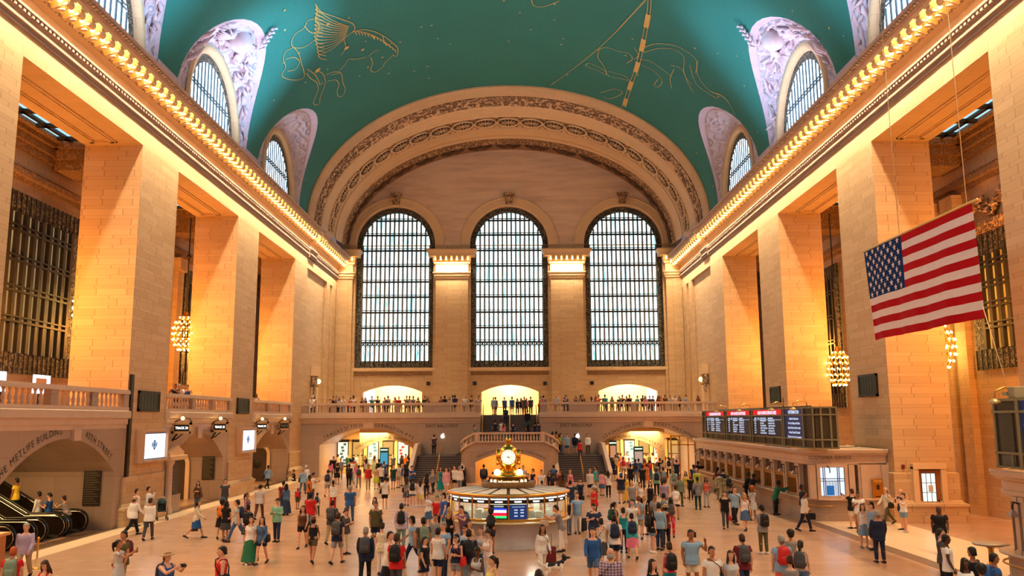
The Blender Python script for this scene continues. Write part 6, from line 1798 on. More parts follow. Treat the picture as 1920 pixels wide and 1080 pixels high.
class Skel:
    def __init__(s, pose, sex):
        p = POSES[pose]; s.pose = pose; s.sex = sex; s.p = p
        f = sex == 'f'
        s.sw = .174 if f else .208; s.hw = .092
        L1, L2 = .43, .42
        s.hip = {}; s.knee = {}; s.ank = {}
        lo = 0
        for sd, k in ((1, 'l'), (-1, 'r')):
            a, kn = D(p[k][0]), D(p[k][1])
            h = Vector((sd * s.hw, 0, 0)); kk = h + Vector((sd * .012, -math.sin(a), -math.cos(a))) * L1; an = kk + Vector((0, -math.sin(a - kn), -math.cos(a - kn))) * L2
            s.hip[sd], s.knee[sd], s.ank[sd] = h, kk, an; lo = min(lo, an.z)
        zh = .085 - lo
        if p.get('sit'): zh = .13
        s.zh = zh
        for dct in (s.hip, s.knee, s.ank):
            for sd in dct: dct[sd] = dct[sd] + Vector((0, 0, zh))
        s.lean = D(p.get('lean', 0))
        s.base = Vector((0, 0, zh))
        T = lambda x, y, z: s.base + rotx(Vector((x, y, z)), s.lean)
        s.T = T
        s.sh, s.el, s.wr, s.hd = {}, {}, {}, {}
        for sd, k in ((1, 'la'), (-1, 'ra')):
            fa, b, e, inw = [D(q) for q in p[k]]; fa += s.lean * .6
            sh = T(sd * (s.sw - .022), .005, .443)
            d1 = Vector((sd * math.sin(b), -math.sin(fa) * math.cos(b), -math.cos(fa) * math.cos(b)))
            f2 = fa + e
            d2 = Vector((-sd * math.sin(inw), -math.sin(f2) * math.cos(inw), -math.cos(f2) * math.cos(inw)))
            s.sh[sd] = sh; s.el[sd] = sh + d1 * .285; s.wr[sd] = s.el[sd] + d2 * .25; s.hd[sd] = d2
        s.neck = T(0, .01, .52); s.headc = s.neck + rotx(Vector((0, -.015, .165)), s.lean * .5); s.hp = D(p.get('head', 0)) 
    def H(s, x, y, z):
        return s.headc + rotx(Vector((x, y, z)), s.hp)
def ering(c, rx, ry, fn, n=16, sq=1.0):
    out = []
    for k in range(n):
        a = 2 * pi * k / n; cx, sy = math.cos(a), math.sin(a)
        cx = math.copysign(abs(cx) ** sq, cx); sy = math.copysign(abs(sy) ** sq, sy)
        out.append(fn(c[0] + rx * cx, c[1] + ry * sy, c[2]))
    return out
TOR_M = [(-.1, .0, .15, .1), (-.03, .0, .172, .118), (.04, .0, .168, .112), (.14, -.005, .152, .104), (.24, -.005, .165, .112), (.34, .0, .182, .12), (.41, .005, .182, .108), (.455, .008, .155, .085), (.49, .01, .1, .062), (.51, .01, .07, .055)]
TOR_F = [(-.1, .0, .158, .105), (-.03, .0, .178, .12), (.04, .0, .165, .108), (.14, -.002, .132, .09), (.24, -.012, .146, .104), (.33, -.022, .158, .118), (.4, .0, .156, .098), (.445, .008, .134, .076), (.485, .01, .08, .055), (.5, .01, .06, .05)]
def torso(mb, sk, add=0.0, z0=-.2, z1=1, flare=0.0, top_add=None):
    prof = TOR_F if sk.sex == 'f' else TOR_M
    r = [ering((0, y, z), rx + add + flare * max(0, .14 - z), ry + add + flare * max(0, .14 - z), sk.T, 18, .86) for z, y, rx, ry in prof if z0 <= z <= z1]
    mb.rings([[tuple(p) for p in q] for q in r])
def limb(mb, pts, rad, n=10):
    mb.tube(pts, rad, n)
    for p, r in ((pts[0], rad[0]), (pts[-1], rad[-1])): mb.sphere(p, r * .98, 10, 6)
    for p, r in list(zip(pts, rad))[1:-1]: mb.sphere(p, r * .99, 10, 6)
def leg_r(sk): return (.086, .06, .054, .058, .038) if sk.sex == 'm' else (.088, .06, .052, .054, .035)
def leg_pts(sk, sd):
    h, k, a = sk.hip[sd], sk.knee[sd], sk.ank[sd]
    return [h, h.lerp(k, .8), k, k.lerp(a, .3) + Vector((0, .012, 0)), a]
def arm_pts(sk, sd): return [sk.sh[sd], sk.sh[sd].lerp(sk.el[sd], .45), sk.el[sd], sk.el[sd].lerp(sk.wr[sd], .35), sk.wr[sd]]
def arm_r(sk): return (.056, .048, .04, .041, .026) if sk.sex == 'm' else (.046, .038, .033, .034, .022)
def remesh(mb, vox, name, mat, smooth=4):
    me = bpy.data.meshes.new('tmp'); me.from_pydata([tuple(v) for v in mb.v], [], mb.f); me.update()
    o = bpy.data.objects.new('tmp', me); COL.objects.link(o)
    m = o.modifiers.new('r', 'REMESH'); m.mode = 'VOXEL'; m.voxel_size = vox
    s = o.modifiers.new('s', 'SMOOTH'); s.iterations = smooth; s.factor = .5
    bpy.context.view_layer.update()
    dg = bpy.context.evaluated_depsgraph_get()
    out = bpy.data.meshes.new_from_object(o.evaluated_get(dg))
    COL.objects.unlink(o); bpy.data.objects.remove(o); bpy.data.meshes.remove(me)
    out.name = name; out.materials.clear(); out.materials.append(mat)
    out.polygons.foreach_set('use_smooth', [True] * len(out.polygons))
    return out
def foot(mb, sk, sd, add=0.0, shoe=False):
    a = sk.ank[sd]; kn = sk.knee[sd]
    d = (a - kn).normalized(); pit = math.atan2(-d.y, -d.z)     # shank pitch
    fp = -.4 * pit if pit < 0 else -.25 * pit
    def q(x, y, z): 
        v = rotx(Vector((x, y, z)), -fp if False else (0.55 * -pit if pit < -.15 else (.3 * -pit)))
        return tuple(a + v)
    secs = [(.075, -.05, .03, .035), (.055, -.045, .036, .042), (.0, -.04, .038, .046), (-.06, -.052, .042, .034), (-.12, -.06, .043, .026), (-.16, -.064, .036, .02), (-.185, -.068, .02, .014)]
    mb.rings([[q((rx + add) * math.cos(2 * pi * k / 12) * 1.0, y - (add if y < -.1 else -add) * 1.2, z + (rz + add) * math.sin(2 * pi * k / 12)) for k in range(12)] for y, z, rx, rz in secs])
def hand(mb, sk, sd):
    w, d = sk.wr[sd], sk.hd[sd].normalized()
    side = Vector((1, 0, 0)); side = (side - d * side.dot(d)).normalized() if abs(d.x) < .9 else Vector((0, 0, 1))
    pn = d.cross(side).normalized() * 1.0                        # palm thickness direction lies along 'side'
    fw = pn if pn.y < 0 or abs(pn.y) < .3 else -pn
    if fw.y > 0 and abs(fw.z) < .5: fw = -fw
    tube = lambda pts, r: mb.tube(pts, r, 6)
    mb.tube([w, w + d * .03, w + d * .07, w + d * .092], [(.018, .024), (.016, .034), (.015, .038), (.012, .034)] if abs(side.x) > .5 else [.024, .03, .032, .028], 8)
    inn = -side * sd if abs(side.x) > .5 else side
    for j in range(4):
        off = fw * (.028 - .0185 * j); L = (.066, .075, .07, .054)[j]; b = w + d * .085 + off
        m1 = b + d * L * .5 + inn * .008; m2 = b + d * L * .88 + inn * .026
        tube([b - d * .012, m1, m2], [.0098, .009, .0065])
    b = w + d * .03 + fw * .028
    tube([b, b + fw * .024 + d * .028 + inn * .008, b + fw * .03 + d * .058 + inn * .018], [.012, .0105, .0075])
_body = {}
def body_mesh(pose, sex):
    k = (pose, sex)
    if k in _body: return _body[k]
    sk = Skel(pose, sex); mb = MB()
    torso(mb, sk)
    for sd in (1, -1):
        limb(mb, leg_pts(sk, sd), leg_r(sk)); limb(mb, arm_pts(sk, sd), arm_r(sk)); foot(mb, sk, sd)
        mb.sphere(sk.hip[sd] + Vector((0, .03, .02)), (.1, .1, .1), 10, 7)
        if sex == 'f': mb.sphere(sk.T(sd * .065, -.09, .3), (.062, .05, .058), 10, 7)
    nk = .058 if sex == 'm' else .048
    mb.tube([sk.T(0, .01, .46), sk.neck, sk.headc + Vector((0, .02, -.05))], [nk * 1.25, nk, nk * .95], 12)
    # head: skull, jaw, nose, ears, brow, lips
    H = sk.H
    hr = [(-.118, -.045, .02, .022), (-.105, -.04, .042, .045), (-.075, -.025, .056, .066), (-.04, -.008, .066, .084), (0, 0, .073, .094), (.04, .004, .076, .098), (.075, .008, .07, .09), (.1, .01, .052, .068), (.117, .012, .022, .03)]
    mb.rings([ering((0, y, z), rx, ry, lambda a, b, c: tuple(H(a, b, c)), 16) for z, y, rx, ry in hr])
    mb.tube([H(0, -.088, .022), H(0, -.103, -.005), H(0, -.112, -.022), H(0, -.094, -.032)], [.009, .012, .016, .01], 8)
    mb.sphere(H(0, -.082, -.062), (.022, .014, .012), 8, 5)
    for sd in (1, -1):
        mb.sphere(H(sd * .076, .008, -.005), (.012, .022, .034), 8, 6); mb.sphere(H(sd * .03, -.086, .036), (.024, .01, .008), 8, 5)
    me = remesh(mb, .0135, 'person_body', SKIN_M, 3)
    # fingers stay their own slim tubes rooted in the wrist of the same mesh
    hb = MB(); hb.smooth = True
    for sd in (1, -1): hand(hb, sk, sd)
    bm = bmesh.new(); bm.from_mesh(me)
    vs = [bm.verts.new(p) for p in hb.v]
    for f in hb.f:
        try: fc = bm.faces.new([vs[i] for i in f]); fc.smooth = True
        except ValueError: pass
    bm.to_mesh(me); bm.free()
    _body[k] = (me, sk); return _body[k]
_gar = {}
def garment(kind, pose, sex):
    k = (kind, pose, sex)
    if k in _gar: return _gar[k]
    sk = Skel(pose, sex); mb = MB(); vox = .016
    ar, lr = arm_r(sk), leg_r(sk)
    def sleeves(t_end, add):
        for sd in (1, -1):
            P = arm_pts(sk, sd)
            if t_end <= .5: pts = [P[0], P[1] if t_end > .3 else P[0].lerp(P[1], .8)]; r = [ar[0] + .003, ar[1] + add + .01]
            else: pts = P[:]; pts[-1] = P[3].lerp(P[4], .92); r = [ar[0] + .004] + [a + add * .8 for a in ar[1:4]] + [ar[4] + add + .004]
            if t_end <= .5: mb.tube(pts, r, 12); mb.sphere(pts[0], r[0], 10, 6)
            else: limb(mb, pts, r)
    if kind in ('tee', 'long', 'tank', 'jacket', 'dress', 'longdress', 'robe'):
        add = {'tee': .016, 'long': .017, 'tank': .012, 'jacket': .03, 'dress': .014, 'longdress': .016, 'robe': .035}[kind]
        torso(mb, sk, add + .006, -.12 if kind in ('tee', 'long', 'jacket', 'dress', 'longdress', 'robe') else -.06, .48 if kind != 'tank' else .43, flare=.09 if kind in ('tee', 'long') else .04)
        if sex == 'f':
            for sd in (1, -1): mb.sphere(sk.T(sd * .065, -.09, .3), (.062 + add, .05 + add, .058 + add), 10, 7)
        if kind in ('tee', 'long'): mb.rings([ering((0, .004, z), rx, ry, lambda a, b, c: tuple(sk.T(a, b, c)), 18, .86) for z, rx, ry in ((-.15, .212, .158), (-.05, .208, .152), (.05, .196, .138))])
        if kind in ('jacket', 'robe'): 
            mb.rings([ering((0, 0, z), rx, ry, lambda a, b, c: tuple(sk.T(a, b, c)), 16, .86) for z, rx, ry in ((-.2, .2, .15), (-.1, .195, .145), (0, .19, .135))])
        if kind == 'tank':
            for sd in (1, -1): mb.tube([sk.T(sd * .1, -.1, .4), sk.T(sd * .1, -.04, .495), sk.T(sd * .1, .06, .49), sk.T(sd * .1, .1, .4)], .022, 8)
        if kind in ('tee', 'dress'): sleeves(.45, add)
        if kind in ('long', 'jacket', 'robe'): sleeves(1, add)
        if kind in ('dress', 'longdress', 'robe'):
            hem = {'dress': .42, 'longdress': .84, 'robe': .86}[kind]
            fl = {'dress': .07, 'longdress': .1, 'robe': .13}[kind]
            mb.rings([ering((0, -.0 - .02 * t, -hem * t + .02), .185 + add + fl * t, .13 + add + fl * t * 1.1, lambda a, b, c: (a, b, c + sk.zh), 18) for t in (0, .25, .5, .75, 1)])
    elif kind in ('pants', 'shorts', 'capri'):
        add = .016
        prof = [q for q in (TOR_F if sex == 'f' else TOR_M) if q[0] <= .05]
        mb.rings([ering((0, y, z), rx + .011, ry + .012, lambda a, b, c: tuple(sk.T(a, b, c)), 16, .86) for z, y, rx, ry in prof])
        for sd in (1, -1):
            h, kk, a = sk.hip[sd], sk.knee[sd], sk.ank[sd]
            if kind == 'shorts': pts = [h, h.lerp(kk, .5), h.lerp(kk, .86 if sex == 'm' else .5)]; r = [lr[0] + .018, .092, .094 if sex == 'm' else .096]
            elif kind == 'capri': pts = [h, h.lerp(kk, .8), kk, kk.lerp(a, .5)]; r = [lr[0] + .016, .074, .068, .066]
            else: pts = [h, h.lerp(kk, .8), kk, kk.lerp(a, .35), a + (kk - a).normalized() * .02]; r = [lr[0] + .016, .077, .07, .068, .058]
            mb.tube(pts, r, 12); mb.sphere(pts[0], r[0], 10, 7)
            for p_, r_ in list(zip(pts, r))[1:-1]: mb.sphere(p_, r_ * .99, 10, 6)
            mb.sphere(h + Vector((0, .022, .01)), .1, 10, 7)
    elif kind in ('skirt', 'longskirt'):
        hem = .44 if kind == 'skirt' else .8; fl = .06 if kind == 'skirt' else .14
        mb.rings([ering((0, -.015 * t, .1 - (hem + .1) * t), .15 + .04 * min(1, t * 4) + fl * t, .105 + .035 * min(1, t * 4) + fl * t * (1.5 if pose in ('walk', 'stroll') else 1), lambda a, b, c: (a, b, c + sk.zh), 18) for t in (0, .15, .3, .5, .75, 1)])
    elif kind == 'shoes':
        out = []
        for sd in (1, -1): mb = MB(); foot(mb, sk, sd, .006); out.append(mb.mesh('shoe', SHOE_M, True))
        _gar[k] = out; return out
    me = remesh(mb, vox, kind, CLOTH_M, 3)
    _gar[k] = me; return me
_hair = {}
def hair_mesh(style, pose, sex):
    k = (style, pose, sex)
    if k in _hair: return _hair[k]
    sk = Skel(pose, sex); H = lambda a, b, c: tuple(sk.H(a, b, c)); mb = MB(); mb.smooth = True
    def cap(rx, ry, rz, y0=.016, z0=.022, front=.5):
        rings = []
        for i in range(8):
            t = i / 7; ph = pi / 2 * (1 - t)                    # from hairline to crown
            rr = math.sin(pi / 2 * (1 - t * .985)); zz = rz * math.sin(pi / 2 * t)
            ring = []
            for j in range(20):
                a = 2 * pi * j / 20; y = math.sin(a); drop = 0
                if i == 0: drop = -.1 if y > .3 else (-.04 if y > -.2 else .058)
                elif i == 1: drop = -.055 if y > .3 else (-.022 if y > -.2 else .042)
                elif i == 2: drop = .0 if y > -.2 else .02
                ring.append(H(rx * rr * math.cos(a), y0 + ry * rr * y, z0 + zz + drop))
            rings.append(ring)
        mb.rings(rings, True)
    if style == 'bald':
        cap(.077, .098, .02, .02, -.03)
    elif style in ('short', 'bun', 'pony', 'long', 'bob'):
        cap(.087, .11, .113)
    if style == 'long':
        mb.rings([ering((0, y, z), rx, ry, lambda a, b, c: H(a, b, c), 14) for z, y, rx, ry in ((.06, .03, .08, .085), (-.02, .045, .088, .07), (-.1, .06, .094, .058), (-.2, .085, .1, .045), (-.3, .1, .09, .035), (-.36, .105, .05, .02))])
        for sd in (1, -1): mb.tube([H(sd * .07, -.01, .05), H(sd * .085, -.02, -.04), H(sd * .095, -.02, -.14), H(sd * .09, -.02, -.24)], [.02, .024, .028, .01], 8)
    if style == 'bob': mb.rings([ering((0, y, z), rx, ry, lambda a, b, c: H(a, b, c), 14) for z, y, rx, ry in ((.06, .025, .082, .09), (-.02, .035, .094, .08), (-.1, .045, .096, .07), (-.13, .05, .07, .05))])
    if style == 'bun': mb.sphere(H(0, .09, .1), (.045, .045, .045), 12, 8)
    if style == 'pony':
        mb.tube([H(0, .1, .06), H(0, .15, .04), H(0, .165, -.06), H(0, .15, -.17), H(0, .14, -.22)], [.022, .034, .036, .026, .006], 10)
    if style == 'afro': mb.sphere(H(0, .025, .055), (.125, .125, .115), 18, 12); mb.sphere(H(0, .05, -.02), (.105, .09, .09), 14, 8)
    if style == 'curly':
        rr = random.Random(4)
        for j in range(70):
            a = rr.uniform(0, 2 * pi); t = rr.uniform(-.5, 1); ry = .1
            x, y, z = .095 * math.cos(a) * math.cos(t), .02 + .11 * math.sin(a) * math.cos(t), .03 + .1 * math.sin(t)
            if y < -.06 and z < .05: continue
            mb.sphere(H(x, y, z - (.05 if y > .03 else 0)), rr.uniform(.028, .042), 6, 4)
    if style in ('cap', 'capback'):
        s = -1 if style == 'cap' else 1
        cap(.088, .108, .112, .012, .03)
        mb.rings([[H(.075 * math.cos(a), .012 + s * (.085 + .09 * max(0, math.sin(a)) * 1), .04 + dz) for a in [pi * j / 10 for j in range(11)]] + [H(.06 * math.cos(a), .012 + s * .05, .04 + dz) for a in [pi - pi * j / 4 for j in range(5)]] for dz in (0, .012)], True)
    if style == 'hat':
        cap(.092, .112, .115, .012, .03); mb.lathe([(.08, .04), (.16, .025), (.165, .035), (.08, .055)], n=20) if False else None
        mb.rings([[H(r * math.cos(2 * pi * j / 20), .012 + r * 1.1 * math.sin(2 * pi * j / 20), z) for j in range(20)] for r, z in ((.085, .03), (.16, .02), (.162, .03), (.085, .05))], False)
    me = mb.mesh('hair' if style not in ('cap', 'capback', 'hat') else style, CLOTH_M if style in ('cap', 'capback', 'hat') else HAIR_M)
    _hair[k] = me; return me
_face = {}
def face_mesh(pose, sex):
    k = (pose, sex)
    if k in _face: return _face[k]
    sk = Skel(pose, sex); out = []
    for sd in (1, -1):
        mb = MB(); mb.smooth = True; mb.sphere(sk.H(sd * .03, -.086, .016), (.014, .008, .0075), 8, 5)
        mb.mi = 1; mb.sphere(sk.H(sd * .03, -.092, .016), (.0065, .004, .007), 8, 5); mb.tube([sk.H(sd * .014, -.095, .036), sk.H(sd * .03, -.097, .042), sk.H(sd * .046, -.088, .036)], .0042, 5)
        out.append(('eye', mb.mesh('eye', [EYE_W, EYE_D])))
    mb = MB(); mb.smooth = True; mb.tube([sk.H(-.024, -.088, -.062), sk.H(0, -.097, -.06), sk.H(.024, -.088, -.062)], [.002, .0065, .002], 6)
    out.append(('mouth', mb.mesh('mouth', LIP))); _face[k] = out; return out
def inst(name, me, parent, color=None, mat=None):
    o = bpy.data.objects.new(name, me); COL.objects.link(o)
    if parent is not None: o.parent = parent
    if color is not None: o.color = tuple(srgb(*color)[:3]) + (1,)
    if mat is not None: o.material_slots[0].link = 'OBJECT'; o.material_slots[0].material = mat
    return o
# bags
_bag = {}
def bag_parts(kind):
    if kind in _bag: return _bag[kind]
    out = []
    if kind == 'backpack':
        mb = MB(); mb.smooth = True
        mb.rings([ering((0, y, z), rx, ry, lambda a, b, c: (a, b, c), 16, .6) for z, y, rx, ry in ((-.24, .08, .1, .05), (-.22, .08, .145, .09), (-.05, .085, .155, .1), (.12, .08, .145, .09), (.2, .07, .11, .065), (.225, .065, .05, .03))])
        out.append(('backpack', mb.mesh('backpack', LEATHER_M)))
        mb = MB(); mb.smooth = True; mb.rings([ering((0, .165, z), rx, ry, lambda a, b, c: (a, b, c), 14, .6) for z, rx, ry in ((-.19, .09, .02), (-.16, .11, .04), (-.04, .11, .04), (-.01, .09, .015))]); out.append(('front_pocket', mb.mesh('front_pocket', LEATHER_M)))
        for sd in (1, -1):
            mb = MB(); mb.smooth = True; mb.tube([(sd * .09, .03, .19), (sd * .1, -.09, .2), (sd * .115, -.16, .1), (sd * .135, -.135, -.06), (sd * .15, .03, -.18)], [(.024, .008)] * 5, 8); out.append(('strap', mb.mesh('strap', LEATHER_M)))
        mb = MB(); mb.smooth = True; mb.tube([(-.03, .05, .22), (0, .06, .255), (.03, .05, .22)], .008, 6); out.append(('grab_loop', mb.mesh('grab_loop', LEATHER_M)))
    elif kind == 'shoulder_bag':
        mb = MB(); mb.smooth = True; mb.rings([ering((.22, .02, z), rx, ry, lambda a, b, c: (a, b, c), 14, .55) for z, rx, ry in ((-.42, .05, .1), (-.4, .065, .15), (-.28, .06, .16), (-.16, .045, .13), (-.14, .02, .1))]); out.append(('shoulder_bag', mb.mesh('shoulder_bag', LEATHER_M)))
        mb = MB(); mb.smooth = True; mb.tube([(.22, -.08, -.16), (.12, -.16, .05), (-.05, -.13, .18), (-.11, -.02, .22), (-.06, .12, .16), (.1, .15, .0), (.22, .12, -.16)], [(.016, .006)] * 7, 8); out.append(('strap', mb.mesh('strap', LEATHER_M)))
    elif kind == 'handbag':
        mb = MB(); mb.smooth = True; mb.rings([ering((0, 0, z), rx, ry, lambda a, b, c: (a, b, c), 14, .5) for z, rx, ry in ((-.42, .06, .13), (-.4, .075, .16), (-.24, .065, .16), (-.17, .03, .14))]); out.append(('handbag', mb.mesh('handbag', LEATHER_M)))
        mb = MB(); mb.smooth = True; mb.tube([(0, -.09, -.18), (0, -.05, -.04), (0, 0, 0), (0, .05, -.04), (0, .09, -.18)], .008, 6); out.append(('handle', mb.mesh('handle', LEATHER_M)))
    elif kind == 'briefcase':
        mb = MB(); mb.bbox(-.05, .05, -.2, .2, -.36, -.08, .02); out.append(('briefcase', mb.mesh('briefcase', LEATHER_M)))
        mb = MB(); mb.smooth = True; mb.tube([(0, -.06, -.08), (0, -.05, -.01), (0, .05, -.01), (0, .06, -.08)], .009, 6); out.append(('handle', mb.mesh('handle', LEATHER_M)))
    elif kind == 'suitcase':
        mb = MB(); mb.bbox(-.2, .2, -.12, .12, .05, .6, .04); out.append(('suitcase', mb.mesh('suitcase', LEATHER_M)))
        mb = MB(); mb.smooth = True; mb.tube([(-.1, .1, .58), (-.1, .1, .98), (.1, .1, .98), (.1, .1, .58)], .01, 6); out.append(('handle', mb.mesh('pull_handle', BRONZE_G)))
        for sx_ in (-.15, .15):
            mb = MB(); mb.smooth = True; mb.tube([(sx_, .09, .035), (sx_ + .03, .09, .035)], .035, 10); out.append(('wheel', mb.mesh('wheel', BLACK)))
        mb = MB(); mb.bbox(-.16, .16, -.15, -.11, .12, .5, .015); out.append(('front_pocket', mb.mesh('front_pocket', LEATHER_M)))
    elif kind == 'phone':
        mb = MB(); mb.bbox(-.036, .036, -.005, .005, -.075, .075, .004); out.append(('phone', mb.mesh('phone', BLACK)))
    elif kind == 'camera':
        mb = MB(); mb.bbox(-.065, .065, -.03, .03, -.045, .045, .01); mb.smooth = True; out.append(('camera', mb.mesh('camera', BLACK)))
        mb = MB(); mb.smooth = True; mb.tube([(0, -.03, 0), (0, -.1, 0)], [.035, .038], 12); out.append(('lens', mb.mesh('lens', BLACK)))
    _bag[kind] = out; return out
PEOPLE = []          # (object, base label words, px, zone)
BAGS = []
GNAME = dict(tee='T-shirt', long='long-sleeved shirt', tank='sleeveless top', jacket='jacket', dress='short dress', longdress='long dress', robe='long robe', pants='trousers', shorts='shorts', capri='cropped trousers', skirt='skirt', longskirt='long skirt')
PNAME = dict(stand='standing', ease='standing at ease', walk='striding', stroll='walking', phone='looking at a phone', photo='taking a picture', ear='with one hand at the ear', lean='leaning forward', crossed='with folded arms', point='pointing ahead', sit='sitting on the floor', climb='climbing steps', carry='walking')
CN = dict(lightgrey='light grey', darkgrey='dark grey', lightblue='light blue', darkgreen='dark green', paleyellow='pale yellow', lightdenim='pale denim', darkdenim='dark denim', hotpink='bright pink', camo='camouflage')
def cname(c): return CN.get(c, c)
def zone(x, y, z):
    if z > 5: return 'on the far balcony' if y > 70 else 'on the side balcony'
    if z > .3: return 'on the stairs' if y > 60 else 'on the escalator'
    side = 'escalator' if x < 0 else 'ticket'
    if y > 72 and abs(x) > 7: return f'under the {side} side arch'
    if math.hypot(x - KC[0], y - KC[1]) < 5: return 'by the kiosk'
    if y > 58 and abs(x) < 9: return 'before the central stair'
    if y > 58: return f'near the {side} side arch'
    if x > 10 and y < 60: return 'by the ticket booths'
    if x < -12: return 'near the escalator wall'
    if y < 24: return 'near the camera'
    return f'on the {side} side floor' if abs(x) > 3.5 else 'in mid floor'
def person(loc, face, pose, sex, hair, hairc, skin, top, bot, h=None, extras=(), shoes='black', wide=1.0, px=0, with_face=False, zn=None):
    h = h or (1.76 if sex == 'm' else 1.66)
    me, sk = body_mesh(pose, sex)
    std = 1.77 if sex == 'm' else 1.77
    s = h / std
    b = inst('person', me, None, SKINS[skin])
    b.location = loc; b.rotation_euler = (0, 0, D(face)); b.scale = (s * wide, s * wide, s)
    tk, tc = top[0], top[1]; pat = top[2] if len(top) > 2 else None
    inst({'tee': 'shirt', 'long': 'shirt', 'tank': 'top', 'jacket': 'jacket', 'dress': 'dress', 'longdress': 'dress', 'robe': 'robe'}[tk], garment(tk, pose, sex), b, COLS[tc], PATS.get(pat))
    if bot:
        pb = bot[2] if len(bot) > 2 else None
        inst({'pants': 'trousers', 'capri': 'trousers', 'shorts': 'shorts', 'skirt': 'skirt', 'longskirt': 'skirt'}[bot[0]], garment(bot[0], pose, sex), b, COLS[bot[1]], PATS.get(pb))
    if hair != 'none':
        inst('hair' if hair not in ('cap', 'capback', 'hat') else 'cap' if hair != 'hat' else 'sun_hat', hair_mesh(hair, pose, sex), b, (HAIRC.get(hairc) or COLS[hairc]))
        if hair in ('cap', 'capback', 'hat'): inst('hair', hair_mesh('bald' if sex == 'm' else 'bob', pose, sex), b, HAIRC['dark'])
    [inst('shoe', q, b, COLS[shoes]) for q in garment('shoes', pose, sex)]
    if with_face: [inst(n_, m_, b) for n_, m_ in face_mesh(pose, sex)]
    pt = cname(top[1]) + (' ' + {'stripe': 'striped', 'plaid': 'checked', 'print': 'patterned', 'camo': ''}[pat] if pat else '') + ' ' + GNAME[tk]
    pt = pt.replace('camouflage  ', 'camouflage ')
    if bot and bot[1] == top[1] and False: pass
    desc = 'person in ' + pt + (' and ' + cname(bot[1]) + ' ' + GNAME[bot[0]] if bot else '')
    zz = zn or zone(loc[0], loc[1], loc[2])
    hold = ''
    Mb = Matrix.Translation(Vector(loc)) @ Matrix.Rotation(D(face), 4, 'Z') @ Matrix.Diagonal((s * wide, s * wide, s, 1))
    for kind, colr in extras:
        parts = bag_parts(kind)
        if kind in ('backpack', 'shoulder_bag'):
            ml = Matrix.Translation(sk.T(0, .1 if kind == 'backpack' else 0, .3)) @ Matrix.Rotation(sk.lean, 4, 'X')
        elif kind in ('handbag', 'briefcase'):
            ml = Matrix.Translation(sk.wr[1] + sk.hd[1] * .09)
        elif kind == 'phone':
            ml = Matrix.Translation((sk.wr[1] + sk.wr[-1]) / 2 + (sk.hd[1] + sk.hd[-1]).normalized() * .11) if pose != 'ear' else Matrix.Translation(sk.H(.09, -.02, -.02))
        elif kind == 'camera':
            ml = Matrix.Translation((sk.wr[1] + sk.wr[-1]) / 2 + (sk.hd[1] + sk.hd[-1]).normalized() * .11)
        elif kind == 'suitcase':
            ml = Matrix.Translation((.34, .2, 0))
        root = None
        for nm, m_ in parts:
            o = inst(nm, m_, root, COLS[colr] if colr in COLS else None)
            if root is None:
                root = o
                mw = Mb @ ml; o.matrix_world = mw
        BAGS.append((root, kind, colr, b))
        if not hold: hold = ' with ' + cname(colr) + ' ' + kind.replace('_', ' ')
    PEOPLE.append([b, desc, PNAME[pose], hold, zz, px])
    return b
def finish_labels():
    def wc(s): return len(s.split())
    by = {}
    for rec in PEOPLE:
        b, desc, pn_, hold, zz, px = rec
        lab = desc + ' ' + pn_ + ' ' + zz
        by.setdefault(lab, []).append(rec)
    out = {}
    for lab, recs in by.items():
        if len(recs) > 1:
            sub = {}
            for r in recs: sub.setdefault(r[1] + r[3] + ' ' + r[2] + ' ' + r[4], []).append(r)
        else: sub = {lab: recs}
        for l2, rs in sub.items():
            rs.sort(key=lambda r: r[5])
            n = len(rs)
            for k, r in enumerate(rs):
                L = l2
                if n > 1: 
                    on = ['leftmost', 'second from left', 'third from left', 'fourth from left', 'fifth from left', 'sixth from left', 'seventh from left', 'eighth from left']
                    L = l2 + ', ' + (on[k] if k < n - 1 or n > 8 and k < 8 else 'rightmost')
                L = L.replace(' at ease', '') if wc(L) > 16 else L
                if wc(L) > 16: L = L.replace(' ' + r[2], '', 1)
                out.setdefault(L, []).append(r); r.append(L)
                tag(r[0], L, 'person')
    seen = {}
    recof = {r[0].name: r for r in PEOPLE}
    for o, kind, colr, b in BAGS:
        r = recof[b.name]; who = r[1]; 
        verb = {'backpack': 'worn by', 'shoulder_bag': 'slung on', 'handbag': 'held by', 'briefcase': 'held by', 'suitcase': 'beside', 'phone': 'held by', 'camera': 'held by'}[kind]
        nm = kind.replace('_', ' ')
        L = f'{cname(colr)} {nm} {verb} {who}'
        L2 = L + ' ' + r[4]
        if wc(L2) <= 16: L = L2
        seen.setdefault(L, []).append((o, r, nm))
    for L, rs in seen.items():
        rs.sort(key=lambda q: q[1][5])
        for k, (o, r, nm) in enumerate(rs):
            t_ = L
            if len(rs) > 1: t_ = ('leftmost', 'middle', 'rightmost')[0 if k == 0 else (2 if k == len(rs) - 1 else 1)] + ' ' + L
            if wc(t_) > 16: t_ = ' '.join(t_.split()[:16])
            tag(o, t_, {'shoulder bag': 'bag', 'handbag': 'bag', 'briefcase': 'bag'}.get(nm, nm))
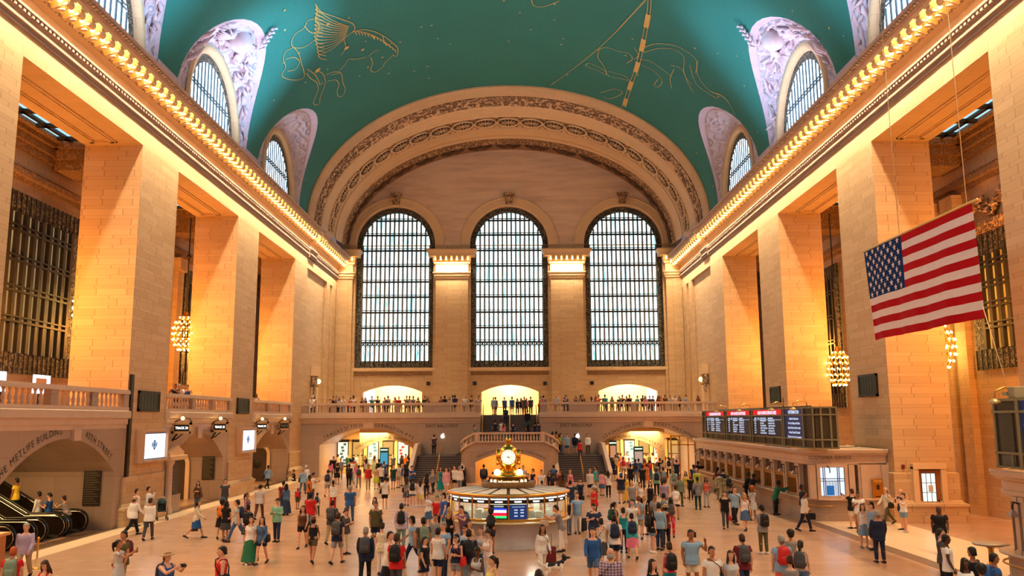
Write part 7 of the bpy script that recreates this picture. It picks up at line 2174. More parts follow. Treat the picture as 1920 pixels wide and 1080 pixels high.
# x  y(head top)  face  pose sex hair.colour skin top.colour[.pattern] bottom.colour[.pattern] options
FLOOR_P = """
51 977 12 stroll m short.grey f long.lilac pants.khaki wide=1.1
26 1023 195 stand m short.red f tee.red pants.khaki backpack.sage
85 1050 -5 phone f long.brown f tank.red shorts.black phone.black
225 1010 95 photo f pony.black m dress.lightgrey - phone.black
233 993 -25 stand m short.dark m tee.olive pants.khaki backpack.maroon
252 927 145 walk m bald.brown f long.white pants.black wide=1.12
258 913 100 stand m short.dark f long.white pants.darkgrey
280 906 100 ear m short.dark f long.white pants.black
282 931 185 stroll m short.brown f long.white pants.darkgrey briefcase.black
316 1031 62 photo m hat.tan f tank.blue shorts.khaki camera.black backpack.navy
372 901 5 crossed f long.dark f long.brown pants.denim shoulder_bag.brown
370 935 100 walk f bob.dark f long.cream skirt.blue handbag.brown
423 896 22 stroll m short.dark f tee.darkgrey pants.denim backpack.black
417 934 190 stroll f afro.dark m dress.black - backpack.orange
425 937 178 stand f long.dark m tee.black skirt.darkgrey
447 934 -82 walk m short.dark f tee.lightgrey pants.denim backpack.navy wide=1.05
464 923 80 stand f pony.brown m tank.purple shorts.black
466 945 180 stand f bun.dark f dress.black.print - backpack.black
488 906 178 stroll m short.dark f tee.lightgrey pants.brown wide=1.1
472 965 12 stroll f bob.dark f tee.white longskirt.green shoes=white shoulder_bag.beige
493 965 -8 stroll f long.black f long.denim shorts.navy shoulder_bag.black
521 934 -15 phone m short.brown f long.mint pants.darkdenim
417 1022 -62 stand m short.dark f tank.red pants.khaki shoulder_bag.black wide=1.1
532 900 178 stand m short.black m tee.maroon pants.denim
537 905 188 stroll f long.black f long.denim longskirt.darkdenim shoulder_bag.navy
559 914 180 stand m cap.red m tee.darkgrey shorts.olive backpack.red h=1.18
581 890 85 stand m short.black d tee.orange pants.darkdenim
588 886 110 phone m short.black m tee.white pants.olive
569 876 170 stroll m short.grey f long.lightblue pants.denim shoulder_bag.navy
574 871 175 stand m short.white f long.white pants.khaki
583 922 165 stand m capback.navy m tee.red pants.lightdenim wide=1.1
595 922 178 stroll m short.black m tee.white pants.darkgrey backpack.navy h=1.22
625 899 182 stroll f bun.dark d long.white.print pants.red
615 879 180 stroll m short.dark f tee.lightgrey shorts.grey backpack.navy
503 866 165 walk m short.black m long.lightblue pants.black shoulder_bag.black
569 945 2 stroll f long.dark f tank.brown shorts.black wide=1.12 shoulder_bag.black
588 965 180 walk f capback.red m tank.black shorts.olive
623 935 172 stroll m short.dark f tee.darkgrey pants.khaki backpack.darkgrey
634 958 168 stroll m short.brown f tee.navy shorts.grey backpack.darkgrey
657 908 182 stroll m short.grey m tee.blue pants.denim wide=1.14
649 954 62 phone f bun.brown f tee.darkgrey pants.cream backpack.black
722 893 178 ease m short.dark f tee.white shorts.black shoulder_bag.black shoes=white
705 939 8 stand m short.black m tee.olive shorts.navy shoulder_bag.black
703 931 -20 stand f long.dark f tee.white pants.denim
686 984 182 stroll m short.grey f jacket.navy pants.black backpack.darkgrey
730 992 62 walk m short.dark f long.white pants.darkdenim briefcase.black
744 998 172 stand m short.brown m tee.red pants.darkgrey backpack.black
717 978 170 stand f bun.brown f tee.cream.print pants.white
753 942 182 stand m short.dark f long.lilac.plaid pants.sage backpack.black
775 964 -88 walk m cap.black m tee.lightblue pants.navy
794 968 200 stand m short.black m tee.darkgrey shorts.grey backpack.sage
763 893 176 stand f long.brown f tank.grey skirt.darkgrey.print shoulder_bag.black
774 895 180 stand f bun.dark f tee.white shorts.denim backpack.black shoes=white
788 898 184 ease f long.brown f tee.white skirt.paleyellow h=1.55 shoes=white
804 923 62 phone f bun.brown f tee.white skirt.denim shoulder_bag.blue
820 928 0 stand m cap.green f tee.red pants.black h=1.6
832 923 -65 stand m cap.black f tee.blue pants.denim
844 928 182 stand m cap.blue f tee.navy pants.black h=1.5
843 949 160 stand f long.blond f tank.black pants.black
871 943 -32 lean m short.black f tee.purple pants.denim backpack.darkgrey Y=33.0 x=868
920 950 178 lean f afro.dark t tank.black shorts.navy backpack.black shoulder_bag.lightgrey Y=32.6
817 963 0 stand m short.black m tee.grey pants.darkgrey h=1.6
831 977 -32 stand m short.grey f tee.lightblue pants.darkdenim wide=1.1
822 988 150 stand m short.black f tee.white shorts.navy h=1.68
797 1005 62 stand m short.black f tee.black shorts.navy h=1.5
856 1000 -22 crossed f cap.navy f tank.navy shorts.grey shoulder_bag.red
879 990 180 stand m short.dark f long.navy pants.lightdenim backpack.black
872 982 -22 ear m cap.black f tee.lightblue pants.khaki backpack.black
901 986 -12 stand f bun.auburn f tank.lightgrey pants.denim
915 993 -52 phone f pony.dark f tank.white pants.white
895 1025 -30 phone f short.black d tank.lightgrey pants.denim
923 1040 -62 stand f pony.dark f tank.paleyellow shorts.white
880 973 40 stand f bun.dark f long.tan pants.denim
907 870 180 stand m short.black f jacket.navy pants.khaki backpack.darkgrey
867 872 165 stand f bob.black f robe.black -
862 873 150 stand m short.grey f long.white pants.grey
826 875 10 stand f long.dark f longdress.teal - shoulder_bag.black
837 876 0 stand m short.dark f tee.pink.plaid shorts.white
844 875 -10 stand f long.dark m tee.maroon shorts.khaki shoulder_bag.maroon
812 879 -20 walk f long.grey f long.grey pants.black
852 872 -20 stand m short.dark f long.white shorts.black
800 885 185 ease f long.dark f tank.black pants.navy backpack.black
1016 980 22 stroll f long.black m long.white pants.white shoulder_bag.brown
1010 1065 178 stand f long.dark f tee.darkgrey pants.black
1111 985 -6 walk m short.dark f long.blue shorts.denim shoes=mint
1113 944 2 phone m short.dark f tee.darkdenim pants.navy backpack.black wide=1.12
1127 969 200 stroll f bun.dark f tank.cream.print skirt.darkgrey shoulder_bag.brown
1151 962 180 stroll m short.black f tee.white shorts.navy backpack.navy
1184 959 182 walk f bun.black f jacket.turquoise skirt.pink backpack.navy
1168 950 178 stand f bun.dark f tank.teal pants.navy
1152 940 100 stand f pony.black m tank.darkgreen pants.black backpack.darkgreen
1144 1025 170 stand m bald.grey f long.purple.plaid pants.khaki shoulder_bag.black wide=1.12
1223 1046 40 stand f long.dark f tee.black pants.black
1254 1014 190 stand f bun.brown f tank.hotpink pants.teal backpack.black
1114 910 -72 phone m cap.lightgrey m tee.red pants.black wide=1.1
1082 922 -12 stand m short.dark f tee.lightblue pants.white
1065 928 -30 stand f bun.dark f tank.black pants.denim
1052 948 -84 lean m short.black f tee.grey pants.white handbag.beige
1088 896 -12 stand f cap.black f tee.navy skirt.black
1070 899 150 photo m short.black f jacket.darkdenim pants.denim
1106 878 20 stand m cap.sage f tee.lightgrey.stripe shorts.navy
1117 873 -85 stand m short.dark m tee.turquoise pants.khaki
1128 880 160 stand f bob.brown f tee.pink.plaid skirt.denim
1140 882 180 stand f long.dark f tee.white pants.black shoulder_bag.pink
1164 886 180 stand m cap.blue f tee.navy shorts.khaki wide=1.1
1173 888 20 stand f long.brown f longdress.yellow -
1184 900 10 stand m bald.grey f tee.grey pants.denim camera.black
1200 903 20 stand f bun.dark f tank.white pants.black
1219 902 -20 stand f long.black f longdress.black -
1185 935 -20 ear m short.black f tee.white pants.khaki
1207 928 -160 stand f bun.blond f tank.black shorts.denim
1197 928 170 stand m short.auburn f tee.lightblue shorts.khaki backpack.grey
1221 950 120 ease f long.brown f tee.black shorts.lightdenim backpack.black shoes=white
1235 941 150 stand m short.dark f long.lightblue pants.darkdenim
1247 944 182 stand f hat.tan f tee.maroon pants.black shoulder_bag.beige
1257 931 170 stand f long.dark f tank.grey pants.red.print backpack.darkgrey
1244 923 172 stand m short.black f tee.white pants.navy backpack.grey
1228 925 20 stand m short.black t tee.grey pants.black backpack.grey
1245 897 180 stand m short.dark f tee.lilac pants.khaki
1266 909 175 stand f bun.dark m tee.white shorts.navy backpack.white
1069 880 30 stand f bob.blond f longdress.pink -
974 876 180 stand m short.black f tee.lightgrey pants.grey
981 872 -10 stand m short.dark f tee.lightgrey pants.navy
979 882 20 stand m short.black m tee.black pants.black
990 887 0 stand m short.dark f tee.darkdenim pants.navy
999 878 -60 stand m short.dark f tee.navy pants.navy
1015 880 -20 stand m short.dark f tee.white pants.khaki backpack.navy
1030 882 10 stand f long.dark m tee.black pants.black
1038 871 170 stand m short.black f tee.navy pants.navy backpack.blue
1041 901 0 stand m short.auburn f tee.lightblue pants.grey h=1.45
1038 885 180 stand m short.dark m tee.navy pants.navy backpack.black
1050 880 -40 stand f bun.dark m tee.maroon pants.black
1055 886 172 stand f long.black t tee.brown pants.black shoulder_bag.brown
1016 900 180 stand m short.dark m tee.turquoise pants.navy h=1.5
926 884 60 photo m short.dark t tee.tan pants.brown phone.black
964 873 185 stand f long.blond f tank.green pants.black
1306 877 182 stand m short.blond f tee.lime pants.grey
1300 870 150 stand m short.black t tee.navy pants.black
1307 893 182 stand m short.black t jacket.grey pants.darkgreen shoulder_bag.black
1323 894 12 stand f long.dark t tank.coral pants.lightgrey shoulder_bag.grey
1347 882 165 walk m capback.camo f jacket.camo.camo pants.camo.camo
1363 886 195 stand m capback.camo f jacket.camo.camo pants.camo.camo backpack.black
1356 877 150 stand m short.dark f tee.navy pants.khaki
1340 870 95 lean f long.black t tee.maroon pants.grey
1397 883 80 lean m cap.darkgreen t tee.black pants.black
1407 889 100 lean m short.black d tee.black pants.black
1358 919 -12 stroll m short.brown f tee.black pants.darkgrey handbag.red h=1.68
1376 910 18 stroll m short.dark f tee.lightblue pants.black shoulder_bag.black wide=1.15
1395 922 2 stroll f long.blond f tank.white skirt.denim shoulder_bag.navy
1409 910 182 stand f afro.red t dress.lightgrey - shoulder_bag.brown
1372 905 100 stand m short.black m jacket.black pants.black
1428 947 192 phone m cap.black f tee.grey pants.olive backpack.black shoes=lightgrey
1452 902 82 lean m short.black d jacket.green pants.black
1506 918 88 stroll m short.black t long.white pants.navy briefcase.black
1503 905 55 stand m short.black d long.navy pants.khaki
1295 991 6 ear m short.black t tee.lightblue shorts.cream wide=1.15 phone.black
1334 1022 12 ease m short.black m tee.white shorts.darkgrey shoulder_bag.black
1369 1030 2 stand f long.brown f tee.lightgrey pants.denim
1391 997 182 stroll m short.brown f tee.maroon shorts.darkdenim backpack.darkgrey
1464 1001 182 stand m short.grey f tee.lightblue shorts.coral backpack.red wide=1.1
1481 992 200 stand f afro.dark m tee.grey pants.black
1500 1011 150 stand f pony.dark f tank.lightgrey shorts.denim backpack.darkgrey
1480 1039 182 stand f bun.brown f tee.grey shorts.denim
1595 915 -150 photo m short.brown f tee.black shorts.cream phone.black
1608 921 -20 phone m short.black t tee.white shorts.khaki
1616 943 0 ear f long.brown f tank.white skirt.lightdenim shoes=grey
1633 940 -78 ease m cap.black f tee.lightblue shorts.darkgrey
1644 955 182 stand m short.grey m jacket.navy pants.navy wide=1.08
1661 910 -72 walk m bald.brown f long.cream pants.olive shoulder_bag.black
1687 916 -100 photo m bald.dark f tee.navy shorts.khaki phone.black
1692 924 -62 photo f bun.brown f tank.white.print shorts.lightdenim shoes=lightgrey phone.black
1759 945 -20 stroll m bald.black d tee.black pants.darkdenim wide=1.1
1763 989 62 stand m short.dark f tee.darkgrey pants.black
1773 1000 62 stand m short.black d tee.white pants.black
1821 1023 -150 stand m short.black t tee.black pants.black
1808 1044 2 stand f long.black d tee.white pants.black
1838 1056 178 stand f afro.dark m tee.white pants.black
1863 1035 70 stand m short.black t tee.blue pants.navy backpack.blue h=1.7
626 855 20 stand m short.black m tee.black pants.black
634 851 180 stand m short.dark f tee.cream pants.khaki
620 862 178 stand f long.dark f tee.pink shorts.denim
633 867 182 stand f bob.dark f dress.black -
639 858 20 stand m short.brown f tee.grey pants.grey
653 849 -20 stand m short.dark f tee.green pants.black
657 859 175 stroll m capback.black t tee.tan pants.khaki
667 849 10 stand m short.brown f tee.lightblue pants.denim
663 857 182 stand m short.dark f tee.red pants.navy
655 869 180 stand m short.black m tee.black pants.black backpack.black
661 861 176 stand m short.dark f tee.white pants.lightdenim
668 866 178 stroll f long.blond f tank.pink pants.lightgrey
673 871 182 stroll f bun.dark m tee.pink pants.grey backpack.darkgrey
687 859 180 stand f long.dark f tee.lightgrey pants.black
691 870 10 stroll m short.dark m tee.red pants.khaki shoulder_bag.black
685 850 30 stand f long.dark t tee.brown pants.black
694 844 -20 stand m short.brown f tee.lightblue pants.khaki
703 845 0 stand f long.auburn f tee.coral pants.black
702 854 180 stand f long.dark f longdress.sage -
711 860 175 stand m short.black m tee.black pants.black
706 873 182 stand f bun.dark f tank.tan skirt.lime
714 868 178 stand m short.brown f tee.white pants.navy
720 864 182 stand m short.auburn f tee.blue pants.navy
721 882 150 sit m short.dark f tee.navy pants.navy
737 851 10 stand m short.dark f tee.darkgrey pants.black
738 870 0 stand m short.dark f tee.darkgreen shorts.denim
747 869 -20 phone m short.brown f tee.lightgrey shorts.khaki
753 851 180 stand f long.dark f tee.black pants.black backpack.black
754 869 -30 stand f long.blond f tee.blue pants.cream
761 844 20 stand m short.black t tee.orange pants.black
762 869 170 stand f long.dark f jacket.black pants.black
765 849 180 stroll f long.dark t tee.pink pants.denim
767 857 182 stand m short.dark f tee.darkgreen pants.black backpack.black
772 873 40 phone m short.black f tee.blue pants.darkdenim
1140 851 0 stand f long.dark m tee.pink pants.grey
1147 844 20 stand m short.dark f tee.white pants.khaki
1158 838 180 stand m short.black t jacket.yellow pants.orange backpack.navy
1164 845 20 stand m cap.red t tee.coral pants.black
1150 862 178 stand f long.dark f dress.navy -
1154 852 182 stand m short.dark f tee.beige pants.brown
1168 856 180 stand m cap.blue f tee.white pants.khaki backpack.red
1175 848 10 stand m short.brown f tee.white pants.denim
1179 858 0 stand f bun.dark f tee.pink.print pants.white
1182 869 178 stand m short.dark t tee.black pants.black
1191 860 180 stand m short.black m tee.blue pants.grey backpack.navy
1197 859 182 stand m short.dark f tee.blue pants.khaki
1204 870 175 stroll m short.black m tee.black pants.black
1209 860 0 stand f long.dark t tank.orange shorts.white
1212 869 182 stand f bun.dark f tank.orange skirt.orange shoulder_bag.red
1218 862 180 stand f long.dark m longdress.denim - backpack.red
1211 842 10 stand m short.black d tee.tan pants.black
1217 843 -10 stand m short.black t tee.olive pants.khaki
1223 846 182 stand m short.dark t long.white pants.black
1230 877 180 stand m short.dark f tee.mint pants.black backpack.navy
1231 866 20 stand f long.dark t tee.grey pants.red
1237 858 175 stand m short.black m tee.black pants.navy
1244 849 160 stand m short.black m tee.black pants.yellow
1242 862 180 stand f bun.dark t tee.beige pants.tan
1243 874 182 stroll m short.black m tee.darkgrey pants.black backpack.grey
1253 856 180 stand m short.dark f tee.white pants.black backpack.black
1259 851 0 stand m short.brown t tee.darkgrey pants.black
1264 849 20 stand f bun.dark f tee.cream pants.denim
1268 861 178 stand m short.dark f tee.navy pants.darkdenim shoulder_bag.black
1262 878 182 stand m short.grey f tee.lightgrey pants.khaki backpack.sage
1269 853 -20 stand f long.auburn f tee.coral pants.black
1285 883 0 stand f long.dark f tank.yellow pants.cream
1274 889 20 stand m short.black t tee.sage pants.olive
1294 890 175 stand m cap.red m tee.black pants.black h=1.5
1302 871 95 stand m short.black t long.blue pants.navy
1304 863 100 lean m short.black d jacket.black pants.black
"""
BALC_P = """
572 738 10 phone m cap.white f tee.white pants.khaki
577 740 0 stand f long.dark t tee.brown pants.black
581 742 30 lean f bun.brown f tee.white pants.black
620 745 -20 lean f hat.cream f tee.cream pants.khaki
626 745 0 lean m short.black m tee.black pants.navy
630 744 20 lean m short.black f tee.blue pants.navy
637 743 0 lean f long.dark f tee.white pants.black
644 744 0 lean m short.brown f tee.white pants.lightblue
655 743 60 lean f bun.dark f tee.red pants.black
663 740 180 stand m short.black t tee.white pants.black
680 746 0 lean f long.dark f tee.black pants.black
685 744 20 stand f long.grey f tee.darkgrey pants.grey
698 746 0 lean m short.black f tee.teal pants.black
709 738 0 lean m short.brown f tee.darkgreen pants.khaki
720 743 30 lean f bun.blond f tee.navy.print pants.navy
729 743 -10 lean m cap.darkgrey f tee.denim pants.navy
743 745 -30 lean f long.auburn f tee.red pants.black
748 743 20 stand m short.brown f tee.red pants.khaki
763 747 0 lean m short.black f tee.grey pants.navy
767 746 20 lean m short.dark t tee.white pants.black
776 745 -10 lean m short.black m tee.grey pants.black
784 745 10 phone f long.dark f tee.brown pants.black
796 742 -40 stand m short.black f jacket.black pants.black
801 745 20 lean f long.dark m tee.maroon pants.navy
827 747 0 lean f bun.dark t tee.maroon pants.black
834 746 0 lean m short.black d tee.black pants.black
843 744 20 stand f long.dark f tank.beige pants.white
849 740 180 stand m short.black f tee.white pants.khaki
853 740 182 stand m short.black m tee.navy pants.black backpack.navy
872 739 -20 stand m bald.brown f tee.white pants.khaki backpack.navy
884 742 -60 phone f bun.dark f tee.black pants.black
897 745 10 lean m short.black m tee.white pants.grey
1012 745 40 lean f bun.dark f tee.red pants.black
1019 741 182 stand m short.black f tee.blue pants.navy
1043 739 10 stand m bald.grey f long.lightgrey pants.khaki shoulder_bag.black
1056 747 60 lean f long.dark f tee.navy pants.navy
1064 741 -60 lean m short.black f tee.denim pants.denim
1079 741 0 lean f long.dark f tee.black pants.black
1087 747 20 lean m short.black d tee.beige pants.black
1095 741 -40 lean m short.black m tee.black pants.navy
1109 743 180 stand f long.auburn f tee.white pants.denim
1116 745 10 lean f long.dark m tee.darkgrey pants.black
1121 744 20 lean m short.black f tee.coral pants.khaki
1134 738 180 stand m short.brown f tee.teal pants.navy
1147 744 0 lean f long.blond f tee.sage pants.black
1161 742 -20 stand m short.brown f tee.darkgrey pants.black
1165 742 20 lean m short.dark f tee.navy pants.navy
1174 743 0 lean f bun.dark f tee.darkdenim pants.black
1181 740 -20 lean m short.brown t tee.navy pants.khaki
1195 742 -50 phone m short.brown f tee.turquoise pants.khaki
1204 745 10 lean m bald.dark d tee.black pants.black
1210 745 -10 lean f long.dark f tee.pink pants.white
1218 741 10 stand m short.dark f tee.darkdenim pants.navy
1224 741 30 stand f bun.blond f tee.navy pants.navy
1233 741 0 lean f long.dark t tee.maroon pants.black
1238 743 -10 lean f long.dark f tee.coral pants.pink
1247 739 20 stand m short.dark t tee.brown pants.brown
1256 744 0 lean f bun.dark f tee.lightblue pants.white
1265 747 0 lean m short.grey f tee.white pants.khaki
1273 747 10 lean f long.black f tee.darkgreen pants.black
1286 739 -60 stroll m short.auburn f tee.lightblue pants.lightblue
1308 745 0 lean f long.dark t tee.maroon pants.black
"""
SPECIAL_P = """
337 726 20 lean m short.grey f long.white pants.khaki X=-19.0 z=5.3
331 731 0 lean m short.black t tee.navy pants.black X=-19.0 z=5.3
350 733 30 lean m short.black f tee.blue pants.lightblue X=-19.0 z=5.3
479 741 30 lean f long.dark t tee.white pants.black X=-19.0 z=5.3
33 881 -90 stand m short.black t tee.yellow pants.darkgreen handbag.white Y=38.95 esc=1
75 901 -90 stand m short.black t long.white pants.black Y=38.95 esc=1
94 919 -88 phone m short.dark f tee.blue pants.navy Y=38.95 esc=1
128 929 -95 lean f bun.dark f tee.brown.stripe pants.navy Y=38.95 esc=1
789 830 165 stand f bun.dark f tank.black shorts.black shoes=white z=.95
800 819 170 climb m short.dark m tee.black shorts.darkgrey z=1.3
814 811 178 stand m short.black f tee.black.print pants.black z=1.9 Y=74.5
812 829 172 climb f bun.dark f tee.turquoise shorts.navy backpack.pink z=.95
842 830 182 stand m short.black f tee.white shorts.purple handbag.white z=.8
890 798 60 stand m cap.black f tee.sage pants.khaki z=2.7 Y=74.6
1063 822 0 stand m short.dark f tee.lightblue shorts.denim z=1.9 Y=73.6
1078 814 170 stand m short.dark f jacket.navy shorts.grey z=1.9 Y=74.6 backpack.navy
1087 823 172 climb f bob.dark m tee.red pants.darkdenim z=1.6
1102 813 22 ease m short.dark f long.white pants.brown z=1.9 Y=74 backpack.darkgrey
1036 804 60 stand f bob.dark d tee.white pants.navy z=2.2 Y=74.2
1043 807 80 stand m short.black d tee.orange pants.black z=2.1 Y=74.6
1049 810 90 stand f long.dark t tee.yellow pants.navy z=2.0 Y=74.0
1052 814 80 stand m short.dark f tee.turquoise pants.denim z=1.95 Y=74.8
928 785 180 stand m short.black m tee.navy pants.khaki z=3.1 Y=75
941 785 182 stand m short.black f tee.white pants.khaki z=3.1 Y=75.2
944 797 172 stand f long.auburn f tank.pink pants.denim z=3.1 Y=73.5 h=1.5
962 795 178 stand f bun.dark f tee.navy pants.navy z=3.1 Y=74 h=1.6
990 795 182 stand f long.black f tee.black pants.black z=3.1 Y=74 h=1.6
1003 797 170 stand m cap.black m tee.navy pants.black z=3.1 Y=73.6 h=1.6
1009 796 178 stand m short.black m tee.navy pants.navy z=3.1 Y=73.8 h=1.6
948 753 182 climb m short.dark f tee.darkdenim pants.navy z=4.3 backpack.navy Y=78.2
989 761 180 climb m short.black f jacket.black pants.teal z=4.0 Y=77.7
925 745 -30 stand m bald.grey f tee.lightblue shorts.khaki z=5.3 Y=83
929 745 150 stand m short.dark m tee.grey shorts.darkgrey z=5.3 Y=83.4
946 748 20 stand m short.dark f tee.blue pants.navy z=5.3 Y=84
960 746 180 stand m short.brown f tee.blue shorts.khaki z=5.3 Y=82.5
970 750 10 stand f long.dark f tee.navy pants.black z=5.3 Y=84.5
977 748 -10 stand f long.auburn f tee.navy shorts.khaki z=5.3 Y=83.5
983 745 20 stand m short.dark m tee.darkgrey pants.brown z=5.3 Y=83
987 746 -20 stand f long.dark f tank.pink pants.black z=5.3 Y=84.2
995 744 180 stand m short.dark f tee.darkdenim pants.darkgrey z=5.3 Y=82.8
551 884 -60 sit m short.black m tee.black pants.cream fy=902
"""
ZESC = lambda x: max(0.0, (-19.2 - 1.6 - x)) * math.tan(D(30))
def parse(txt, mode):
    for ln in txt.strip().splitlines():
        t = ln.split()
        px, py, face = float(t[0]), float(t[1]), float(t[2]); pose, sex = t[3], t[4]
        hs, hc = t[5].split('.'); skin = t[6]; top = tuple(t[7].split('.')); bot = None if t[8] == '-' else tuple(t[8].split('.'))
        kw = {}; ex = []
        for q in t[9:]:
            if '=' in q: a, b = q.split('='); kw[a] = b if a == 'shoes' else float(b)
            else: ex.append(tuple(q.split('.')))
        h = kw.get('h', 1.77 if sex == 'm' else 1.66)
        me_h = {'lean': .95, 'sit': .5, 'phone': .985, 'walk': .985, 'climb': 1.0}.get(pose, 1.0)
        zn = None
        z = kw.get('z', 0.0)
        if mode == 'balc':
            Y = 76.55 + .55 * (parse.n % 3) if pose == 'lean' else 78.2 + .5 * (parse.n % 4); parse.n += 1
            p = onY(px, py, Y); loc = (max(-17.9, min(17.9, p.x)), Y, ZB)
            h = max(1.45, min(1.85, (p.z - ZB) / me_h)) if pose != 'lean' else h
        elif 'esc' in kw:
            p = onY(px, py, kw['Y']); loc = (p.x, kw['Y'], ZESC(p.x) + .03)
        elif 'X' in kw: p = onX(px, py, kw['X']); loc = (kw['X'], p.y, z)
        elif 'Y' in kw: p = onY(px, py, kw['Y']); loc = (p.x, kw['Y'], z)
        elif 'fy' in kw: p = onZ(px, kw['fy'], 0); loc = (p.x, p.y, 0)
        else:
            p = onZ(px, py, z + h * me_h)
            if z < .1:
                f = 1.0
                if p.y > 81.5: f = 81.5 / p.y
                if p.x < -17.6: f = min(f, (17.6 + CAM.x) / (CAM.x - p.x))
                if p.x > 13.95 and 41 < p.y < 69: f = min(f, (13.95 - CAM.x) / (p.x - CAM.x))
                if p.x > 17.4 and 40.6 < p.y < 47: f = min(f, 40.5 / p.y)
                p = CAM + (p - CAM) * f
            loc = (p.x, p.y, z)
        near = loc[1] < 60
        person(loc, face, pose, sex, hs, hc, skin, top, bot, h, ex, kw.get('shoes', 'black'), kw.get('wide', 1.0), px, near and abs(face) < 115, zn)
parse.n = 0
parse(FLOOR_P, 'floor'); parse(BALC_P, 'balc'); parse(SPECIAL_P, 'spec')

# ---- suitcase, dog, stroller, coat on a case
p = onZ(1032, 1062, 0)
for kind, colr, loc, rz, lab in (('suitcase', 'maroon', (p.x, p.y + .35, 0), .3, 'maroon wheeled suitcase pulled by the person in white with a brown bag'), ('suitcase', 'black', tuple(onZ(1092, 998, 0)), .8, 'black wheeled suitcase beside the kiosk queue on the ticket side'), ('suitcase', 'darkgrey', tuple(onZ(1457, 956, 0)), .2, 'dark grey suitcase beside the person in a green jacket at the counter')):
    root = None
    for nm, m_ in bag_parts(kind):
        o = inst(nm, m_, root, COLS[colr])
        if root is None: root = o; o.location = loc; o.rotation_euler = (0, 0, rz); tag(o, lab, 'suitcase')
def dog():
    p = onZ(1040, 1086, 0)
    mb = MB(); mb.smooth = True
    V = lambda x, y, z: (x, y, z)
    def ring(cx, cz, ry, rz): return [(cx, ry * math.cos(2 * pi * k / 14), cz + rz * math.sin(2 * pi * k / 14)) for k in range(14)]
    mb.rings([ring(-.3, .4, .05, .06), ring(-.24, .4, .1, .11), ring(-.1, .4, .1, .11), ring(.05, .39, .11, .13), ring(.18, .4, .11, .15), ring(.26, .43, .08, .1)])
    mb.tube([(.2, 0, .44), (.29, 0, .53), (.34, 0, .62)], [.1, .075, .07], 12)
    mb.rings([[(x, ry * math.cos(2 * pi * k / 12), z + rz * math.sin(2 * pi * k / 12)) for k in range(12)] for x, z, ry, rz in ((.26, .65, .03, .04), (.3, .66, .075, .07), (.36, .66, .075, .07), (.4, .64, .05, .05), (.47, .625, .035, .034), (.51, .62, .02, .022))])
    for sy in (-1, 1):
        mb.tube([(.2, sy * .07, .38), (.19, sy * .075, .22), (.21, sy * .075, .2), (.2, sy * .075, .04)], [.06, .036, .032, .026], 8); mb.sphere((.225, sy * .075, .025), (.05, .032, .028), 8, 5)
        mb.tube([(-.24, sy * .07, .4), (-.19, sy * .08, .27), (-.29, sy * .08, .17), (-.27, sy * .08, .04)], [.085, .055, .03, .024], 8); mb.sphere((-.245, sy * .08, .025), (.05, .03, .028), 8, 5)
    me = remesh(mb, .012, 'dog', None, 3)
    t = NT('dog_coat'); tc = t.n('ShaderNodeTexCoord').outputs['Object']; s = t.sep(tc)
    f = t.ramp(t.noise(tc, 4.2, 1), [(.47, (0, 0, 0, 1)), (.5, (1, 1, 1, 1))])
    back = t.math('GREATER_THAN', s[2], .4); f2 = t.math('MULTIPLY', f, back)
    t.set(base=t.mix(f2, srgb(236, 230, 222), srgb(26, 24, 26)), rough=.9); t.bump(t.noise(tc, 60, 2), .6, .01)
    me.materials.clear(); me.materials.append(t.m)
    o = link('dog', me, None, (p.x, p.y, 0), .25); tag(o, 'black and white dog standing beside the maroon suitcase', 'dog')
    k = MB(); k.smooth = True
    for sy in (-1, 1): k.tube([(.32, sy * .06, .71), (.3, sy * .1, .69), (.3, sy * .11, .6)], [.03, .04, .012], 8)
    k.build('ear', BLACK, o)
    k = MB(); k.smooth = True; k.tube([(-.3, 0, .42), (-.42, 0, .44), (-.5, 0, .52), (-.52, 0, .6)], [.03, .035, .04, .012], 8); k.build('tail', plain('white_fur', (232, 226, 218), .9), o)
    k = MB(); k.smooth = True; k.sphere((.515, 0, .632), (.014, .018, .012), 8, 5)
    for sy in (-1, 1): k.sphere((.4, sy * .045, .68), .01, 8, 5)
    k.build('nose_and_eyes', BLACK, o)
    k = MB(); k.smooth = True; k.lathe([(.075, -.012), (.08, 0), (.075, .012)], (0, 0, 0), 16); c = k.build('collar', plain('blue_collar', (40, 80, 150), .5), o); c.location = (.27, 0, .52); c.rotation_euler = (0, .9, 0)
    k = MB(); k.smooth = True; k.tube([(.3, 0, .58), (.1, .2, .8), (-.15, .45, .95)], .006, 5); k.build('leash', plain('blue_leash', (40, 80, 150), .5), o)
dog()
